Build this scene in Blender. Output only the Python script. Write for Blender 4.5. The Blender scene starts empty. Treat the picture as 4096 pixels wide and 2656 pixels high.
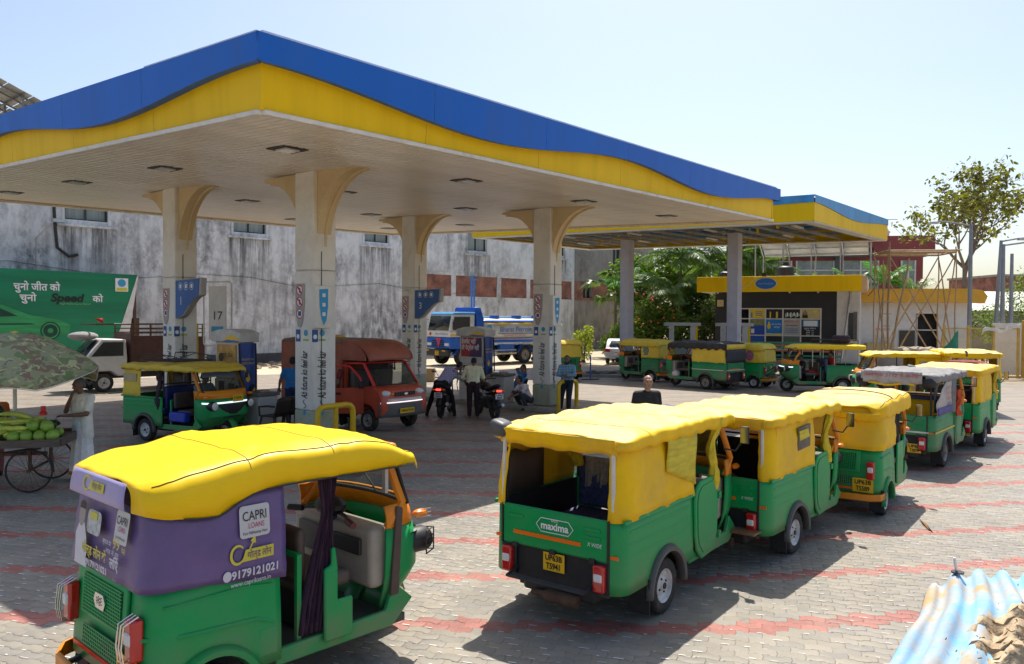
import bpy, bmesh, math, random
import numpy as np
from mathutils import Vector, Matrix
random.seed(7); RNG = np.random.default_rng(7)
R = math.radians
S = bpy.context.scene
COL = S.collection

# ------------------------------------------------------------------ camera
cam_d = bpy.data.cameras.new('camera'); cam = bpy.data.objects.new('camera', cam_d); COL.objects.link(cam)
cam_d.sensor_fit = 'HORIZONTAL'; cam_d.sensor_width = 36; cam_d.lens = 27.6
cam_d.clip_start = 0.1; cam_d.clip_end = 3000
cam.matrix_world = Matrix.Translation((0, 0, 2.8)) @ (Matrix.Rotation(math.pi/2 - 0.02006, 4, 'X') @ Matrix.Rotation(0.006, 4, 'Z'))
S.camera = cam
# ------------------------------------------------------------------ sky and sun
SUN_EL, SUN_AZ = R(61), R(12)          # elevation, angle from +Y towards +X
W = bpy.data.worlds.new('World'); S.world = W; W.use_nodes = True
nt = W.node_tree; nt.nodes.clear()
sky = nt.nodes.new('ShaderNodeTexSky'); sky.sky_type = 'NISHITA'; sky.sun_disc = False
sky.sun_elevation = SUN_EL; sky.sun_rotation = SUN_AZ; sky.altitude = 100
sky.air_density = 1.0; sky.dust_density = 2.4; sky.ozone_density = 1.0
bg = nt.nodes.new('ShaderNodeBackground'); bg.inputs[1].default_value = 0.083
wo = nt.nodes.new('ShaderNodeOutputWorld')
nt.links.new(sky.outputs[0], bg.inputs[0]); nt.links.new(bg.outputs[0], wo.inputs[0])
sd = bpy.data.lights.new('sun', 'SUN'); sd.energy = 2.9; sd.angle = R(0.5); sd.color = (1, .94, .84)
so = bpy.data.objects.new('sun', sd); COL.objects.link(so)
sdir = Vector((math.sin(SUN_AZ)*math.cos(SUN_EL), math.cos(SUN_AZ)*math.cos(SUN_EL), math.sin(SUN_EL)))
so.rotation_euler = sdir.to_track_quat('Z', 'Y').to_euler(); so.location = (0, 0, 40)
vs = S.view_settings; vs.view_transform = 'Standard'; vs.look = 'None'; vs.gamma = 1; vs.use_curve_mapping = False
vs.exposure = 1.12
S.cycles.max_bounces = 6; S.cycles.diffuse_bounces = 5; S.cycles.glossy_bounces = 3; S.cycles.transparent_max_bounces = 8
S.cycles.transmission_bounces = 4; S.cycles.caustics_reflective = False; S.cycles.caustics_refractive = False
S.cycles.sample_clamp_indirect = 6; S.cycles.use_denoising = True

# ------------------------------------------------------------------ materials
MATS = {}
def srgb(h):
    h = h.lstrip('#'); c = [int(h[i:i+2], 16)/255 for i in (0, 2, 4)]
    return tuple(x/12.92 if x < .04045 else ((x+.055)/1.055)**2.4 for x in c)
def mat(name, col, rough=.6, metal=0., var=.12, scale=3., dirt=None, dirt_amt=.35, dscale=1.2, bump=0., bscale=40., spec=.5, coat=0., stretch=None, obj=False, emit=None, trans=0., alpha=1., attr=None, island=0., top=None, low=None, dlo=.48):
    """procedural surface: base colour with noise variation, dirt blotches and fine bump"""
    if name in MATS: return MATS[name]
    m = bpy.data.materials.new(name); m.use_nodes = True; N = m.node_tree.nodes; L = m.node_tree.links
    b = N['Principled BSDF']
    if isinstance(col, str): col = srgb(col)
    b.inputs['Roughness'].default_value = rough; b.inputs['Metallic'].default_value = metal
    b.inputs['Specular IOR Level'].default_value = spec
    if coat: b.inputs['Coat Weight'].default_value = coat; b.inputs['Coat Roughness'].default_value = .12
    if trans: b.inputs['Transmission Weight'].default_value = trans
    if alpha < 1: b.inputs['Alpha'].default_value = alpha
    tc = N.new('ShaderNodeTexCoord'); src = tc.outputs['Object']
    if stretch:
        mp = N.new('ShaderNodeMapping'); mp.inputs['Scale'].default_value = stretch; L.new(src, mp.inputs[0]); src = mp.outputs[0]
    base = N.new('ShaderNodeRGB'); base.outputs[0].default_value = (*col, 1); cur = base.outputs[0]
    if attr:
        a = N.new('ShaderNodeAttribute'); a.attribute_name = attr; cur = a.outputs['Color']
    if island:
        g = N.new('ShaderNodeNewGeometry'); oi = N.new('ShaderNodeObjectInfo')
        ad = N.new('ShaderNodeMath'); ad.operation = 'ADD'; L.new(g.outputs['Random Per Island'], ad.inputs[0]); L.new(oi.outputs['Random'], ad.inputs[1])
        fr = N.new('ShaderNodeMath'); fr.operation = 'FRACT'; L.new(ad.outputs[0], fr.inputs[0])
        mr = N.new('ShaderNodeMapRange'); mr.inputs[3].default_value = 1-island; mr.inputs[4].default_value = 1+island; L.new(fr.outputs[0], mr.inputs[0])
        mx = N.new('ShaderNodeVectorMath'); mx.operation = 'SCALE'; L.new(cur, mx.inputs[0]); L.new(mr.outputs[0], mx.inputs['Scale']); cur = mx.outputs[0]
    if var:
        n = N.new('ShaderNodeTexNoise'); n.inputs['Scale'].default_value = scale; n.inputs['Detail'].default_value = 6; n.inputs['Roughness'].default_value = .65
        L.new(src, n.inputs[0])
        mr = N.new('ShaderNodeMapRange'); mr.inputs[1].default_value = .3; mr.inputs[2].default_value = .7; mr.inputs[3].default_value = 1-var; mr.inputs[4].default_value = 1+var
        L.new(n.outputs[0], mr.inputs[0])
        mx = N.new('ShaderNodeVectorMath'); mx.operation = 'SCALE'; L.new(cur, mx.inputs[0]); L.new(mr.outputs[0], mx.inputs['Scale']); cur = mx.outputs[0]
    if dirt:
        if isinstance(dirt, str): dirt = srgb(dirt)
        n = N.new('ShaderNodeTexNoise'); n.inputs['Scale'].default_value = dscale; n.inputs['Detail'].default_value = 9; n.inputs['Roughness'].default_value = .7
        L.new(src, n.inputs[0])
        mr = N.new('ShaderNodeMapRange'); mr.inputs[1].default_value = dlo; mr.inputs[2].default_value = dlo+.24; mr.inputs[4].default_value = dirt_amt
        L.new(n.outputs[0], mr.inputs[0])
        mx = N.new('ShaderNodeMix'); mx.data_type = 'RGBA'; L.new(mr.outputs[0], mx.inputs[0]); L.new(cur, mx.inputs[6]); mx.inputs[7].default_value = (*dirt, 1); cur = mx.outputs[2]
        rr = N.new('ShaderNodeMapRange'); rr.inputs[3].default_value = rough; rr.inputs[4].default_value = min(1, rough+.35); L.new(mr.outputs[0], rr.inputs[0]); L.new(rr.outputs[0], b.inputs['Roughness'])
    if low:
        sp = N.new('ShaderNodeSeparateXYZ'); L.new(tc.outputs['Object'], sp.inputs[0]); n = N.new('ShaderNodeTexNoise'); n.inputs['Scale'].default_value = 5; n.inputs['Detail'].default_value = 8; L.new(src, n.inputs[0])
        mr = N.new('ShaderNodeMapRange'); mr.inputs[1].default_value = low[1]; mr.inputs[2].default_value = low[2]; mr.inputs[3].default_value = 1.; mr.inputs[4].default_value = 0.; L.new(sp.outputs[2], mr.inputs[0])
        m2 = N.new('ShaderNodeMapRange'); m2.inputs[1].default_value = .3; m2.inputs[2].default_value = .7; m2.inputs[4].default_value = low[3]; L.new(n.outputs[0], m2.inputs[0])
        mu = N.new('ShaderNodeMath'); mu.operation = 'MULTIPLY'; L.new(mr.outputs[0], mu.inputs[0]); L.new(m2.outputs[0], mu.inputs[1])
        mx = N.new('ShaderNodeMix'); mx.data_type = 'RGBA'; L.new(mu.outputs[0], mx.inputs[0]); L.new(cur, mx.inputs[6]); mx.inputs[7].default_value = (*srgb(low[0]), 1); cur = mx.outputs[2]
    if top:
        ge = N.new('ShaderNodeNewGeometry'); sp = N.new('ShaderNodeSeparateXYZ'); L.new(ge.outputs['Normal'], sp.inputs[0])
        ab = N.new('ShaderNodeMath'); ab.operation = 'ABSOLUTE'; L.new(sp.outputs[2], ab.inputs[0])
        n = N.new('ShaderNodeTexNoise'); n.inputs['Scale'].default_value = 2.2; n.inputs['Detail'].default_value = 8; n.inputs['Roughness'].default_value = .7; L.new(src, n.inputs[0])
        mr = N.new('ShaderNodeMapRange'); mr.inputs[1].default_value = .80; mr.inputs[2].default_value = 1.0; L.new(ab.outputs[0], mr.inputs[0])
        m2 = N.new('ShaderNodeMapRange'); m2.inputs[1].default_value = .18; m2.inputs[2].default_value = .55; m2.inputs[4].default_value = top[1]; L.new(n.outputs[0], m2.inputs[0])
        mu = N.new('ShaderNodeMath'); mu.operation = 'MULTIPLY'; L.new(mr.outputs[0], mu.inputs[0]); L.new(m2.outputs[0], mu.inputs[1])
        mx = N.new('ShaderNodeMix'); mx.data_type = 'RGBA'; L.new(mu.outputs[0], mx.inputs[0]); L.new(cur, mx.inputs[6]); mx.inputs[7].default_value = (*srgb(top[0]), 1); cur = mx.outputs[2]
    L.new(cur, b.inputs['Base Color'])
    if emit:
        b.inputs['Emission Color'].default_value = (*(srgb(emit[0]) if isinstance(emit[0], str) else emit[0]), 1); b.inputs['Emission Strength'].default_value = emit[1]
    if bump:
        n = N.new('ShaderNodeTexNoise'); n.inputs['Scale'].default_value = bscale; n.inputs['Detail'].default_value = 5; L.new(src, n.inputs[0])
        bp = N.new('ShaderNodeBump'); bp.inputs['Strength'].default_value = bump; bp.inputs['Distance'].default_value = .01; L.new(n.outputs[0], bp.inputs['Height']); L.new(bp.outputs[0], b.inputs['Normal'])
    MATS[name] = m; return m
def glass(name='glass', tint=(.75, .85, .82), alpha=.35, rough=.05):
    """thin pane: mostly clear, tinted, with sharp reflections"""
    if name in MATS: return MATS[name]
    m = bpy.data.materials.new(name); m.use_nodes = True; N = m.node_tree.nodes; L = m.node_tree.links; N.clear()
    t = N.new('ShaderNodeBsdfTransparent'); t.inputs[0].default_value = (*tint, 1)
    p = N.new('ShaderNodeBsdfPrincipled'); p.inputs['Base Color'].default_value = (.03, .04, .04, 1); p.inputs['Roughness'].default_value = rough; p.inputs['Specular IOR Level'].default_value = .8
    mx = N.new('ShaderNodeMixShader'); mx.inputs[0].default_value = alpha; o = N.new('ShaderNodeOutputMaterial')
    L.new(t.outputs[0], mx.inputs[1]); L.new(p.outputs[0], mx.inputs[2]); L.new(mx.outputs[0], o.inputs[0]); MATS[name] = m; return m

# ------------------------------------------------------------------ mesh helpers
class MB:
    """collects faces; .build links them as one mesh object"""
    def __init__(s): s.v = []; s.f = []
    def add(s, vs, fs):
        o = len(s.v); s.v += [tuple(p) for p in vs]; s.f += [tuple(i+o for i in q) for q in fs]; return s
    def box(s, x0, x1, y0, y1, z0, z1):
        return s.add([(x0,y0,z0),(x1,y0,z0),(x1,y1,z0),(x0,y1,z0),(x0,y0,z1),(x1,y0,z1),(x1,y1,z1),(x0,y1,z1)],
                     [(0,3,2,1),(4,5,6,7),(0,1,5,4),(1,2,6,5),(2,3,7,6),(3,0,4,7)])
    def bar(s, p, q, w, h=None, up=(0,0,1)):
        h = h or w; p = Vector(p); q = Vector(q); d = (q-p).normalized(); u = Vector(up)
        if abs(d.dot(u)) > .98: u = Vector((1,0,0))
        a = d.cross(u).normalized(); b = a.cross(d).normalized(); vs = []
        for c in (p, q):
            for i, j in ((-1,-1),(1,-1),(1,1),(-1,1)): vs.append(c+a*(i*w/2)+b*(j*h/2))
        return s.add(vs, [(0,1,2,3),(7,6,5,4),(0,4,5,1),(1,5,6,2),(2,6,7,3),(3,7,4,0)])
    def tube(s, pts, r, n=8, closed=False, caps=True):
        pts = [Vector(p) for p in pts]; m = len(pts); rs = r if isinstance(r, (list, tuple)) else [r]*m
        t0 = (pts[1]-pts[0]).normalized(); u = t0.orthogonal().normalized(); vs = []
        for i, p in enumerate(pts):
            if closed: t = (pts[(i+1) % m]-pts[i-1]).normalized()
            else: t = (pts[min(i+1, m-1)]-pts[max(i-1, 0)]).normalized()
            u = (u - t*u.dot(t)).normalized(); w = t.cross(u)
            for k in range(n):
                a = 2*math.pi*k/n; vs.append(p+(u*math.cos(a)+w*math.sin(a))*rs[i])
        fs = []
        for i in range(m if closed else m-1):
            j = (i+1) % m
            for k in range(n): fs.append((i*n+k, i*n+(k+1) % n, j*n+(k+1) % n, j*n+k))
        if caps and not closed: fs.append(tuple(range(n))[::-1]); fs.append(tuple((m-1)*n+k for k in range(n)))
        return s.add(vs, fs)
    def cyl(s, p, q, r, n=12, r2=None): return s.tube([p, q], [r, r if r2 is None else r2], n)
    def prism(s, poly, a0, a1, axis='y'):
        """extrude a 2D polygon; axis y: poly in (x,z); x: (y,z); z: (x,y)"""
        def P(u, v, a): return {'y': (u, a, v), 'x': (a, u, v), 'z': (u, v, a)}[axis]
        n = len(poly); vs = [P(u, v, a0) for u, v in poly]+[P(u, v, a1) for u, v in poly]
        return s.add(vs, [tuple(range(n)), tuple(range(2*n-1, n-1, -1))]+[(i, i+n, (i+1) % n+n, (i+1) % n) for i in range(n)])
    def grid(s, rows, closed_u=False, closed_v=False):
        nu, nv = len(rows), len(rows[0]); vs = [p for r in rows for p in r]; fs = []
        for i in range(nu if closed_u else nu-1):
            for j in range(nv if closed_v else nv-1):
                i2, j2 = (i+1) % nu, (j+1) % nv; fs.append((i*nv+j, i2*nv+j, i2*nv+j2, i*nv+j2))
        return s.add(vs, fs)
    def loft(s, rings, caps=True):
        n = len(rings[0]); o = len(s.v); s.grid(rings, closed_v=True)
        if caps: s.f.append(tuple(o+k for k in range(n))); s.f.append(tuple(o+(len(rings)-1)*n+k for k in range(n-1, -1, -1)))
        return s
    def lathe(s, prof, c=(0,0,0), axis='z', n=20, a0=0, a1=2*math.pi):
        full = abs(a1-a0-2*math.pi) < 1e-6; m = n if full else n+1; rows = []
        for k in range(m):
            a = a0+(a1-a0)*k/n; ca, sa = math.cos(a), math.sin(a); row = []
            for r, h in prof:
                p = {'z': (r*ca, r*sa, h), 'y': (r*ca, h, r*sa), 'x': (h, r*ca, r*sa)}[axis]; row.append((p[0]+c[0], p[1]+c[1], p[2]+c[2]))
            rows.append(row)
        return s.grid(rows, closed_u=full)
    def sphere(s, c, r, n=12, m=8):
        r = r if isinstance(r, (tuple, list)) else (r, r, r); rows = []
        for i in range(m+1):
            t = math.pi*(i/m*.998+.001); rows.append([(c[0]+r[0]*math.sin(t)*math.cos(2*math.pi*k/n), c[1]+r[1]*math.sin(t)*math.sin(2*math.pi*k/n), c[2]+r[2]*math.cos(t)) for k in range(n)])
        return s.grid(rows, closed_v=True)
    def limb(s, pts, rs, n=10):
        """tapered tube with round ends, for bodies that are remeshed into one surface"""
        s.tube(pts, list(rs), n)
        for p, r in zip(pts, rs): s.sphere(p, r, n, 6)
        return s
    def xf(s, mtx): s.v = [tuple(mtx @ Vector(p)) for p in s.v]; return s
    def jitter(s, a, seed=0):
        g = np.random.default_rng(seed); s.v = [(p[0]+g.normal(0, a), p[1]+g.normal(0, a), p[2]+g.normal(0, a)) for p in s.v]; return s
    def mesh(s, name):
        me = bpy.data.meshes.new(name); me.from_pydata(s.v, [], s.f); return me
    def build(s, name, m, parent=None, bevel=0, ang=32, smooth=True, sub=0, solid=0, loc=None, rz=None, seg=2, recalc=True):
        me = s.mesh(name)
        if recalc:
            bm = bmesh.new(); bm.from_mesh(me); bmesh.ops.recalc_face_normals(bm, faces=bm.faces); bm.to_mesh(me); bm.free()
        return link(name, me, m, parent, bevel, ang, smooth, sub, solid, loc, rz, seg)
def link(name, me, m, parent=None, bevel=0, ang=32, smooth=True, sub=0, solid=0, loc=None, rz=None, seg=2):
    if m is not None and not me.materials: me.materials.append(m)
    if smooth:
        me.polygons.foreach_set('use_smooth', [True]*len(me.polygons)); me.set_sharp_from_angle(angle=R(ang))
    o = bpy.data.objects.new(name, me); COL.objects.link(o)
    if parent is not None: o.parent = parent
    if loc is not None: o.location = loc
    if rz is not None: o.rotation_euler = (0, 0, rz)
    if solid: k = o.modifiers.new('solidify', 'SOLIDIFY'); k.thickness = solid; k.offset = 0
    if bevel:
        k = o.modifiers.new('bevel', 'BEVEL'); k.width = bevel; k.segments = seg; k.limit_method = 'ANGLE'; k.angle_limit = R(40); k.harden_normals = False
    if sub: k = o.modifiers.new('subsurf', 'SUBSURF'); k.levels = sub; k.render_levels = sub
    return o
def tag(o, label=None, cat=None, group=None, kind=None):
    if label: o['label'] = label
    if cat: o['category'] = cat
    if group: o['group'] = group
    if kind: o['kind'] = kind
    return o
def thing(name, label, cat, loc=(0,0,0), rz=0, group=None, sc=1):
    o = bpy.data.objects.new(name, None); COL.objects.link(o); o.location = loc; o.rotation_euler = (0, 0, rz); o.scale = (sc, sc, sc)
    o.empty_display_size = .2
    return tag(o, label, cat, group)
def copy_tree(o, parent=None, loc=None, rz=None, label=None):
    c = o.copy(); COL.objects.link(c); c.parent = parent
    if loc is not None: c.location = loc
    if rz is not None: c.rotation_euler = (0, 0, rz)
    if label: c['label'] = label
    for ch in list(o.children): copy_tree(ch, c)
    return c
_tc = {}
def text_mesh(body, size=1., align='CENTER', shear=0., bold=0., space=1.):
    cu = bpy.data.curves.new('t', 'FONT'); cu.body = body; cu.size = size; cu.align_x = align; cu.align_y = 'CENTER'; cu.shear = shear; cu.offset = bold; cu.space_character = space; cu.resolution_u = 3
    cu.fill_mode = 'FRONT'
    ob = bpy.data.objects.new('t', cu); COL.objects.link(ob)
    me = bpy.data.meshes.new_from_object(ob.evaluated_get(bpy.context.evaluated_depsgraph_get()))
    v = [tuple(p.co) for p in me.vertices]; f = [tuple(p.vertices) for p in me.polygons]
    bpy.data.objects.remove(ob); bpy.data.curves.remove(cu); bpy.data.meshes.remove(me); return v, f
def letter(body, m, parent, O, U, V, size, name='lettering', off=.004, fit=None, fn=None, **k):
    """flat lettering on the plane O + U*x + V*y (or mapped through fn); fit = full width in metres"""
    v, f = text_mesh(body, size, **k)
    if not v: return None
    sx = 1.
    if fit:
        xs = [p[0] for p in v]; sx = fit/max(1e-6, max(xs)-min(xs))
    mb = MB()
    if fn: mb.add([fn(p[0]*sx, p[1]) for p in v], f)
    else:
        O = Vector(O); U = Vector(U).normalized(); V = Vector(V).normalized(); Nn = U.cross(V)
        mb.add([O+U*(p[0]*sx)+V*p[1]+Nn*off for p in v], f)
    return mb.build(name, m, parent, smooth=False, recalc=False)
def plate(O, U, V, w, h, t=.004, mb=None):
    """thin board centred at O in the U,V plane"""
    O = Vector(O); U = Vector(U).normalized(); V = Vector(V).normalized(); N = U.cross(V); mb = mb or MB()
    vs = [O+U*(a*w/2)+V*(b*h/2)+N*c for c in (0, t) for a, b in ((-1,-1),(1,-1),(1,1),(-1,1))]
    return mb.add(vs, [(0,3,2,1),(4,5,6,7),(0,1,5,4),(1,2,6,5),(2,3,7,6),(3,0,4,7)])
def disc(O, U, V, r, t=.004, n=20, r0=0, ry=None):
    O = Vector(O); U = Vector(U).normalized(); V = Vector(V).normalized(); N = U.cross(V); mb = MB(); ry = ry or r
    A = [O+U*(r*math.cos(2*math.pi*k/n))+V*(ry*math.sin(2*math.pi*k/n)) for k in range(n)]
    if r0:
        B = [O+U*(r0*math.cos(2*math.pi*k/n))+V*(r0*ry/r*math.sin(2*math.pi*k/n)) for k in range(n)]
        return mb.add([p+N*t for p in A]+[p+N*t for p in B], [(k, (k+1) % n, (k+1) % n+n, k+n) for k in range(n)])
    return mb.add(A+[p+N*t for p in A], [tuple(range(n-1, -1, -1)), tuple(range(n, 2*n))]+[(k, (k+1) % n, (k+1) % n+n, k+n) for k in range(n)])
def poly3(pts2, O, U, V, t=.004):
    """flat polygon given in (u,v) on a plane"""
    O = Vector(O); U = Vector(U).normalized(); V = Vector(V).normalized(); N = U.cross(V); n = len(pts2)
    A = [O+U*a+V*b for a, b in pts2]
    return MB().add(A+[p+N*t for p in A], [tuple(range(n-1, -1, -1)), tuple(range(n, 2*n))]+[(k, (k+1) % n, (k+1) % n+n, k+n) for k in range(n)])
def arc(cx, cy, r, a0, a1, n=8): return [(cx+r*math.cos(R(a0+(a1-a0)*k/n)), cy+r*math.sin(R(a0+(a1-a0)*k/n))) for k in range(n+1)]
def rrect(x0, x1, y0, y1, r, n=4): return arc(x1-r, y1-r, r, 0, 90, n)+arc(x0+r, y1-r, r, 90, 180, n)+arc(x0+r, y0+r, r, 180, 270, n)+arc(x1-r, y0+r, r, 270, 360, n)
def lerp(a, b, t): return a+(b-a)*t
def smooth01(t): t = max(0, min(1, t)); return t*t*(3-2*t)
def interp(x, xs, ys): return float(np.interp(x, xs, ys))
UX, UY, UZ = Vector((1,0,0)), Vector((0,1,0)), Vector((0,0,1))
YAW = 0.893
A2 = Vector((math.cos(YAW), math.sin(YAW), 0)); B2 = Vector((-math.sin(YAW), math.cos(YAW), 0))

# palette
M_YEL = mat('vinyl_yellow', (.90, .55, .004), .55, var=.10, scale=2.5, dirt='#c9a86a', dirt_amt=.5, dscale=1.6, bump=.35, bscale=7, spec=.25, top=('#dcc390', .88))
M_YEL2 = mat('vinyl_yellow_clean', (.92, .60, .004), .42, var=.06, scale=2, bump=.2, bscale=5, spec=.3)
M_YELD = mat('vinyl_yellow_faded', (.78, .56, .05), .6, var=.1, scale=3, dirt='#b59c5c', dirt_amt=.5, bump=.2, bscale=20)
M_GRN = mat('paint_green', (.001, .33, .085), .40, var=.12, scale=2.2, dirt='#5a7058', dirt_amt=.4, dscale=2.2, bump=.05, bscale=8, spec=.35, low=('#8a7f68', .25, .75, .75))
M_GRN2 = mat('paint_green_worn', (.008, .26, .09), .5, var=.16, scale=4, dirt='#6b6a55', dirt_amt=.5, dscale=2.3, bump=.06, low=('#8a7f68', .25, .85, .9))
M_ORG = mat('paint_orange', (.80, .26, .008), .4, var=.08, dirt='#8a5a20', dirt_amt=.3)
M_BLK = mat('black_plastic', (.018, .018, .02), .5, var=.2, dirt='#3a3632', dirt_amt=.4)
M_BLKG = mat('black_rubbery', (.02, .02, .022), .75, var=.2, dirt='#4a4238', dirt_amt=.55, dscale=5)
M_TYRE = mat('tyre_rubber', (.028, .027, .026), .85, var=.25, scale=12, dirt='#6d6252', dirt_amt=.5, dscale=6, bump=.3, bscale=60)
M_RIM = mat('rim_white_paint', (.62, .62, .60), .45, var=.1, dirt='#5a5046', dirt_amt=.6, dscale=8)
M_RIMD = mat('rim_dusty', (.33, .31, .28), .6, var=.15, dirt='#54483a', dirt_amt=.6, dscale=9)
M_STEEL = mat('steel', (.5, .5, .5), .35, .8, var=.12, dirt='#4a4038', dirt_amt=.4)
M_CHROME = mat('chrome', (.75, .75, .75), .15, 1., var=.05)
M_RED = mat('lamp_red', (.55, .012, .012), .15, var=.05, spec=.7, coat=.5)
M_WHT = mat('lamp_clear', (.75, .75, .74), .15, var=.05, coat=.5)
M_AMB = mat('lamp_amber', (.9, .25, .01), .2, var=.05, coat=.5)
M_REFL = mat('reflector_orange', (.95, .18, .01), .3, var=.1, scale=60)
M_PLATE = mat('number_plate_yellow', (.85, .50, .01), .4, var=.06)
M_PLATEW = mat('number_plate_white', (.8, .8, .8), .4, var=.05)
M_INK = mat('ink_black', (.012, .012, .012), .6, var=0)
M_WINK = mat('ink_white', (.82, .82, .82), .6, var=0)
M_GREY = mat('grey_plastic', (.12, .115, .11), .6, var=.15, dirt='#5a5248', dirt_amt=.4)
M_BEIGE = mat('beige_plastic', (.42, .38, .31), .6, var=.1, dirt='#6e6250', dirt_amt=.4)
M_SEAT = mat('seat_brown', (.10, .075, .062), .55, var=.15, bump=.2, bscale=25)
M_DKSTEEL = mat('dark_steel', (.05, .048, .046), .55, .4, var=.2, dirt='#5e4a38', dirt_amt=.5)
M_RUST = mat('rusty_steel', (.13, .075, .05), .8, .2, var=.3, scale=9, dirt='#3a2a20', dirt_amt=.6, dscale=5)
M_BROWN = mat('brown_trim', (.10, .07, .055), .6, var=.2, dirt='#5a4c40', dirt_amt=.4)
M_GLASS = glass()
M_GLASSD = glass('glass_dark', (.45, .5, .5), .6)
# ================================================================== GROUND AND PAVING
def paving_material(name, paver=True):
    m = bpy.data.materials.new(name); m.use_nodes = True; N = m.node_tree.nodes; L = m.node_tree.links; b = N['Principled BSDF']
    tc = N.new('ShaderNodeNewGeometry'); pos = tc.outputs['Position']
    def noise(sc, det=6, rough=.6):
        n = N.new('ShaderNodeTexNoise'); n.inputs['Scale'].default_value = sc; n.inputs['Detail'].default_value = det; n.inputs['Roughness'].default_value = rough; L.new(pos, n.inputs[0]); return n.outputs[0]
    def rng(v, a, b_, c, d):
        r = N.new('ShaderNodeMapRange'); r.inputs[1].default_value = a; r.inputs[2].default_value = b_; r.inputs[3].default_value = c; r.inputs[4].default_value = d; L.new(v, r.inputs[0]); return r.outputs[0]
    def mix(f, a, c):
        x = N.new('ShaderNodeMix'); x.data_type = 'RGBA'; L.new(f, x.inputs[0]) if not isinstance(f, float) else x.inputs[0].__setattr__('default_value', f)
        for i, q in ((6, a), (7, c)):
            if isinstance(q, tuple): x.inputs[i].default_value = (*q, 1)
            else: L.new(q, x.inputs[i])
        return x.outputs[2]
    if paver:
        at = N.new('ShaderNodeAttribute'); at.attribute_name = 'tone'; cur = at.outputs['Color']
    else:
        # zigzag pavers too far off to tell apart: brick pattern and stripes in world position
        mp = N.new('ShaderNodeMapping'); mp.inputs['Rotation'].default_value = (0, 0, R(17)); L.new(pos, mp.inputs[0])
        br = N.new('ShaderNodeTexBrick'); br.inputs['Scale'].default_value = 1; br.inputs['Brick Width'].default_value = .225; br.inputs['Row Height'].default_value = .112; br.inputs['Mortar Size'].default_value = .004
        br.inputs['Color1'].default_value = (.225, .20, .16, 1); br.inputs['Color2'].default_value = (.27, .24, .195, 1); br.inputs['Mortar'].default_value = (.12, .10, .08, 1); L.new(mp.outputs[0], br.inputs[0])
        sx = N.new('ShaderNodeSeparateXYZ'); L.new(pos, sx.inputs[0])
        def math_(op, a, c):
            q = N.new('ShaderNodeMath'); q.operation = op
            for i, z in ((0, a), (1, c)):
                if isinstance(z, (int, float)): q.inputs[i].default_value = z
                else: L.new(z, q.inputs[i])
            return q.outputs[0]
        xr = math_('MAXIMUM', math_('SUBTRACT', sx.outputs[0], 2.), 0.)
        t = math_('SUBTRACT', sx.outputs[1], math_('MULTIPLY', xr, .17))
        fr = math_('FRACT', math_('DIVIDE', math_('SUBTRACT', t, 6.94), 1.32), 0)
        st = math_('LESS_THAN', fr, .17)
        cur = mix(math_('MULTIPLY', st, .6), br.outputs[0], (.24, .095, .075))
    cur2 = N.new('ShaderNodeVectorMath'); cur2.operation = 'SCALE'; L.new(cur, cur2.inputs[0]); L.new(rng(noise(1.1, 8, .7), .3, .7, .82, 1.16), cur2.inputs['Scale']); cur = cur2.outputs[0]
    cur = mix(rng(noise(.55, 7, .62), .52, .78, 0., .5), cur, (.33, .28, .20))       # blown sand
    cur = mix(rng(noise(2.6, 6, .7),   .60, .74, 0., .6), cur, (.10, .09, .08))        # oil and tyre dirt
    cur = mix(rng(noise(38, 4, .6), .45, .75, 0., .3), cur, (.36, .33, .28))
    L.new(cur, b.inputs['Base Color']); L.new(rng(noise(3), .3, .7, .42, .72), b.inputs['Roughness']); b.inputs['Specular IOR Level'].default_value = .45
    bp = N.new('ShaderNodeBump'); bp.inputs['Strength'].default_value = .35; bp.inputs['Distance'].default_value = .004; L.new(noise(90, 4), bp.inputs['Height']); L.new(bp.outputs[0], b.inputs['Normal'])
    return m
M_SAND = mat('ground_sand', (.30, .245, .175), .9, var=.2, scale=.6, dirt='#6b5b44', dirt_amt=.6, dscale=.25, bump=.5, bscale=9)
M_PAVE = paving_material('pavers'); M_PAVEF = paving_material('pavers_far', False)
g = MB(); g.add([(-900,-300,-.06),(900,-300,-.06),(900,1200,-.06),(-900,1200,-.06)], [(0,1,2,3)])
tag(g.build('ground', M_SAND), kind='structure')
# the paved forecourt as one sheet (joint bed); blocks stand 4 mm proud of it near the camera
fore = MB(); fore.add([(-26,-2,-.0045),(26,-2,-.0045),(26,30,-.0045),(12,42,-.0045),(4,44,-.0045),(-26,30,-.0045)], [(0,1,2,3,4,5)])
paving = tag(fore.build('forecourt_paving', M_PAVEF), kind='structure')
PL, PW = .225, .1125
def paver_outline(sg=1):
    a, e, gp = .011*sg, .010, .0009
    xs = [0, PL*.2, PL*.3, PL*.7, PL*.8, PL]; ws = [a, a, -a, -a, a, a]
    bot = [(x+(gp if i == 0 else -gp if i == 5 else 0), w+gp) for i, (x, w) in enumerate(zip(xs, ws))]
    topp = [(x, w+PW-2*gp) for x, w in bot]
    end_r = [(PL-gp+e, a+PW*.5)]; end_l = [(gp+e, a+PW*.5)]
    return bot+end_r+topp[::-1]+end_l
PO = np.array(paver_outline(1))-np.array([PL/2, PW/2]); PO2 = np.array(paver_outline(-1))-np.array([PL/2, PW/2]); NP = len(PO)
def stripe_red(x, y):
    t = y-(max(x-2., 0)*.17)-(-.03*min(x, 2)); return ((t-6.94)/1.32) % 1 < .185
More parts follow.
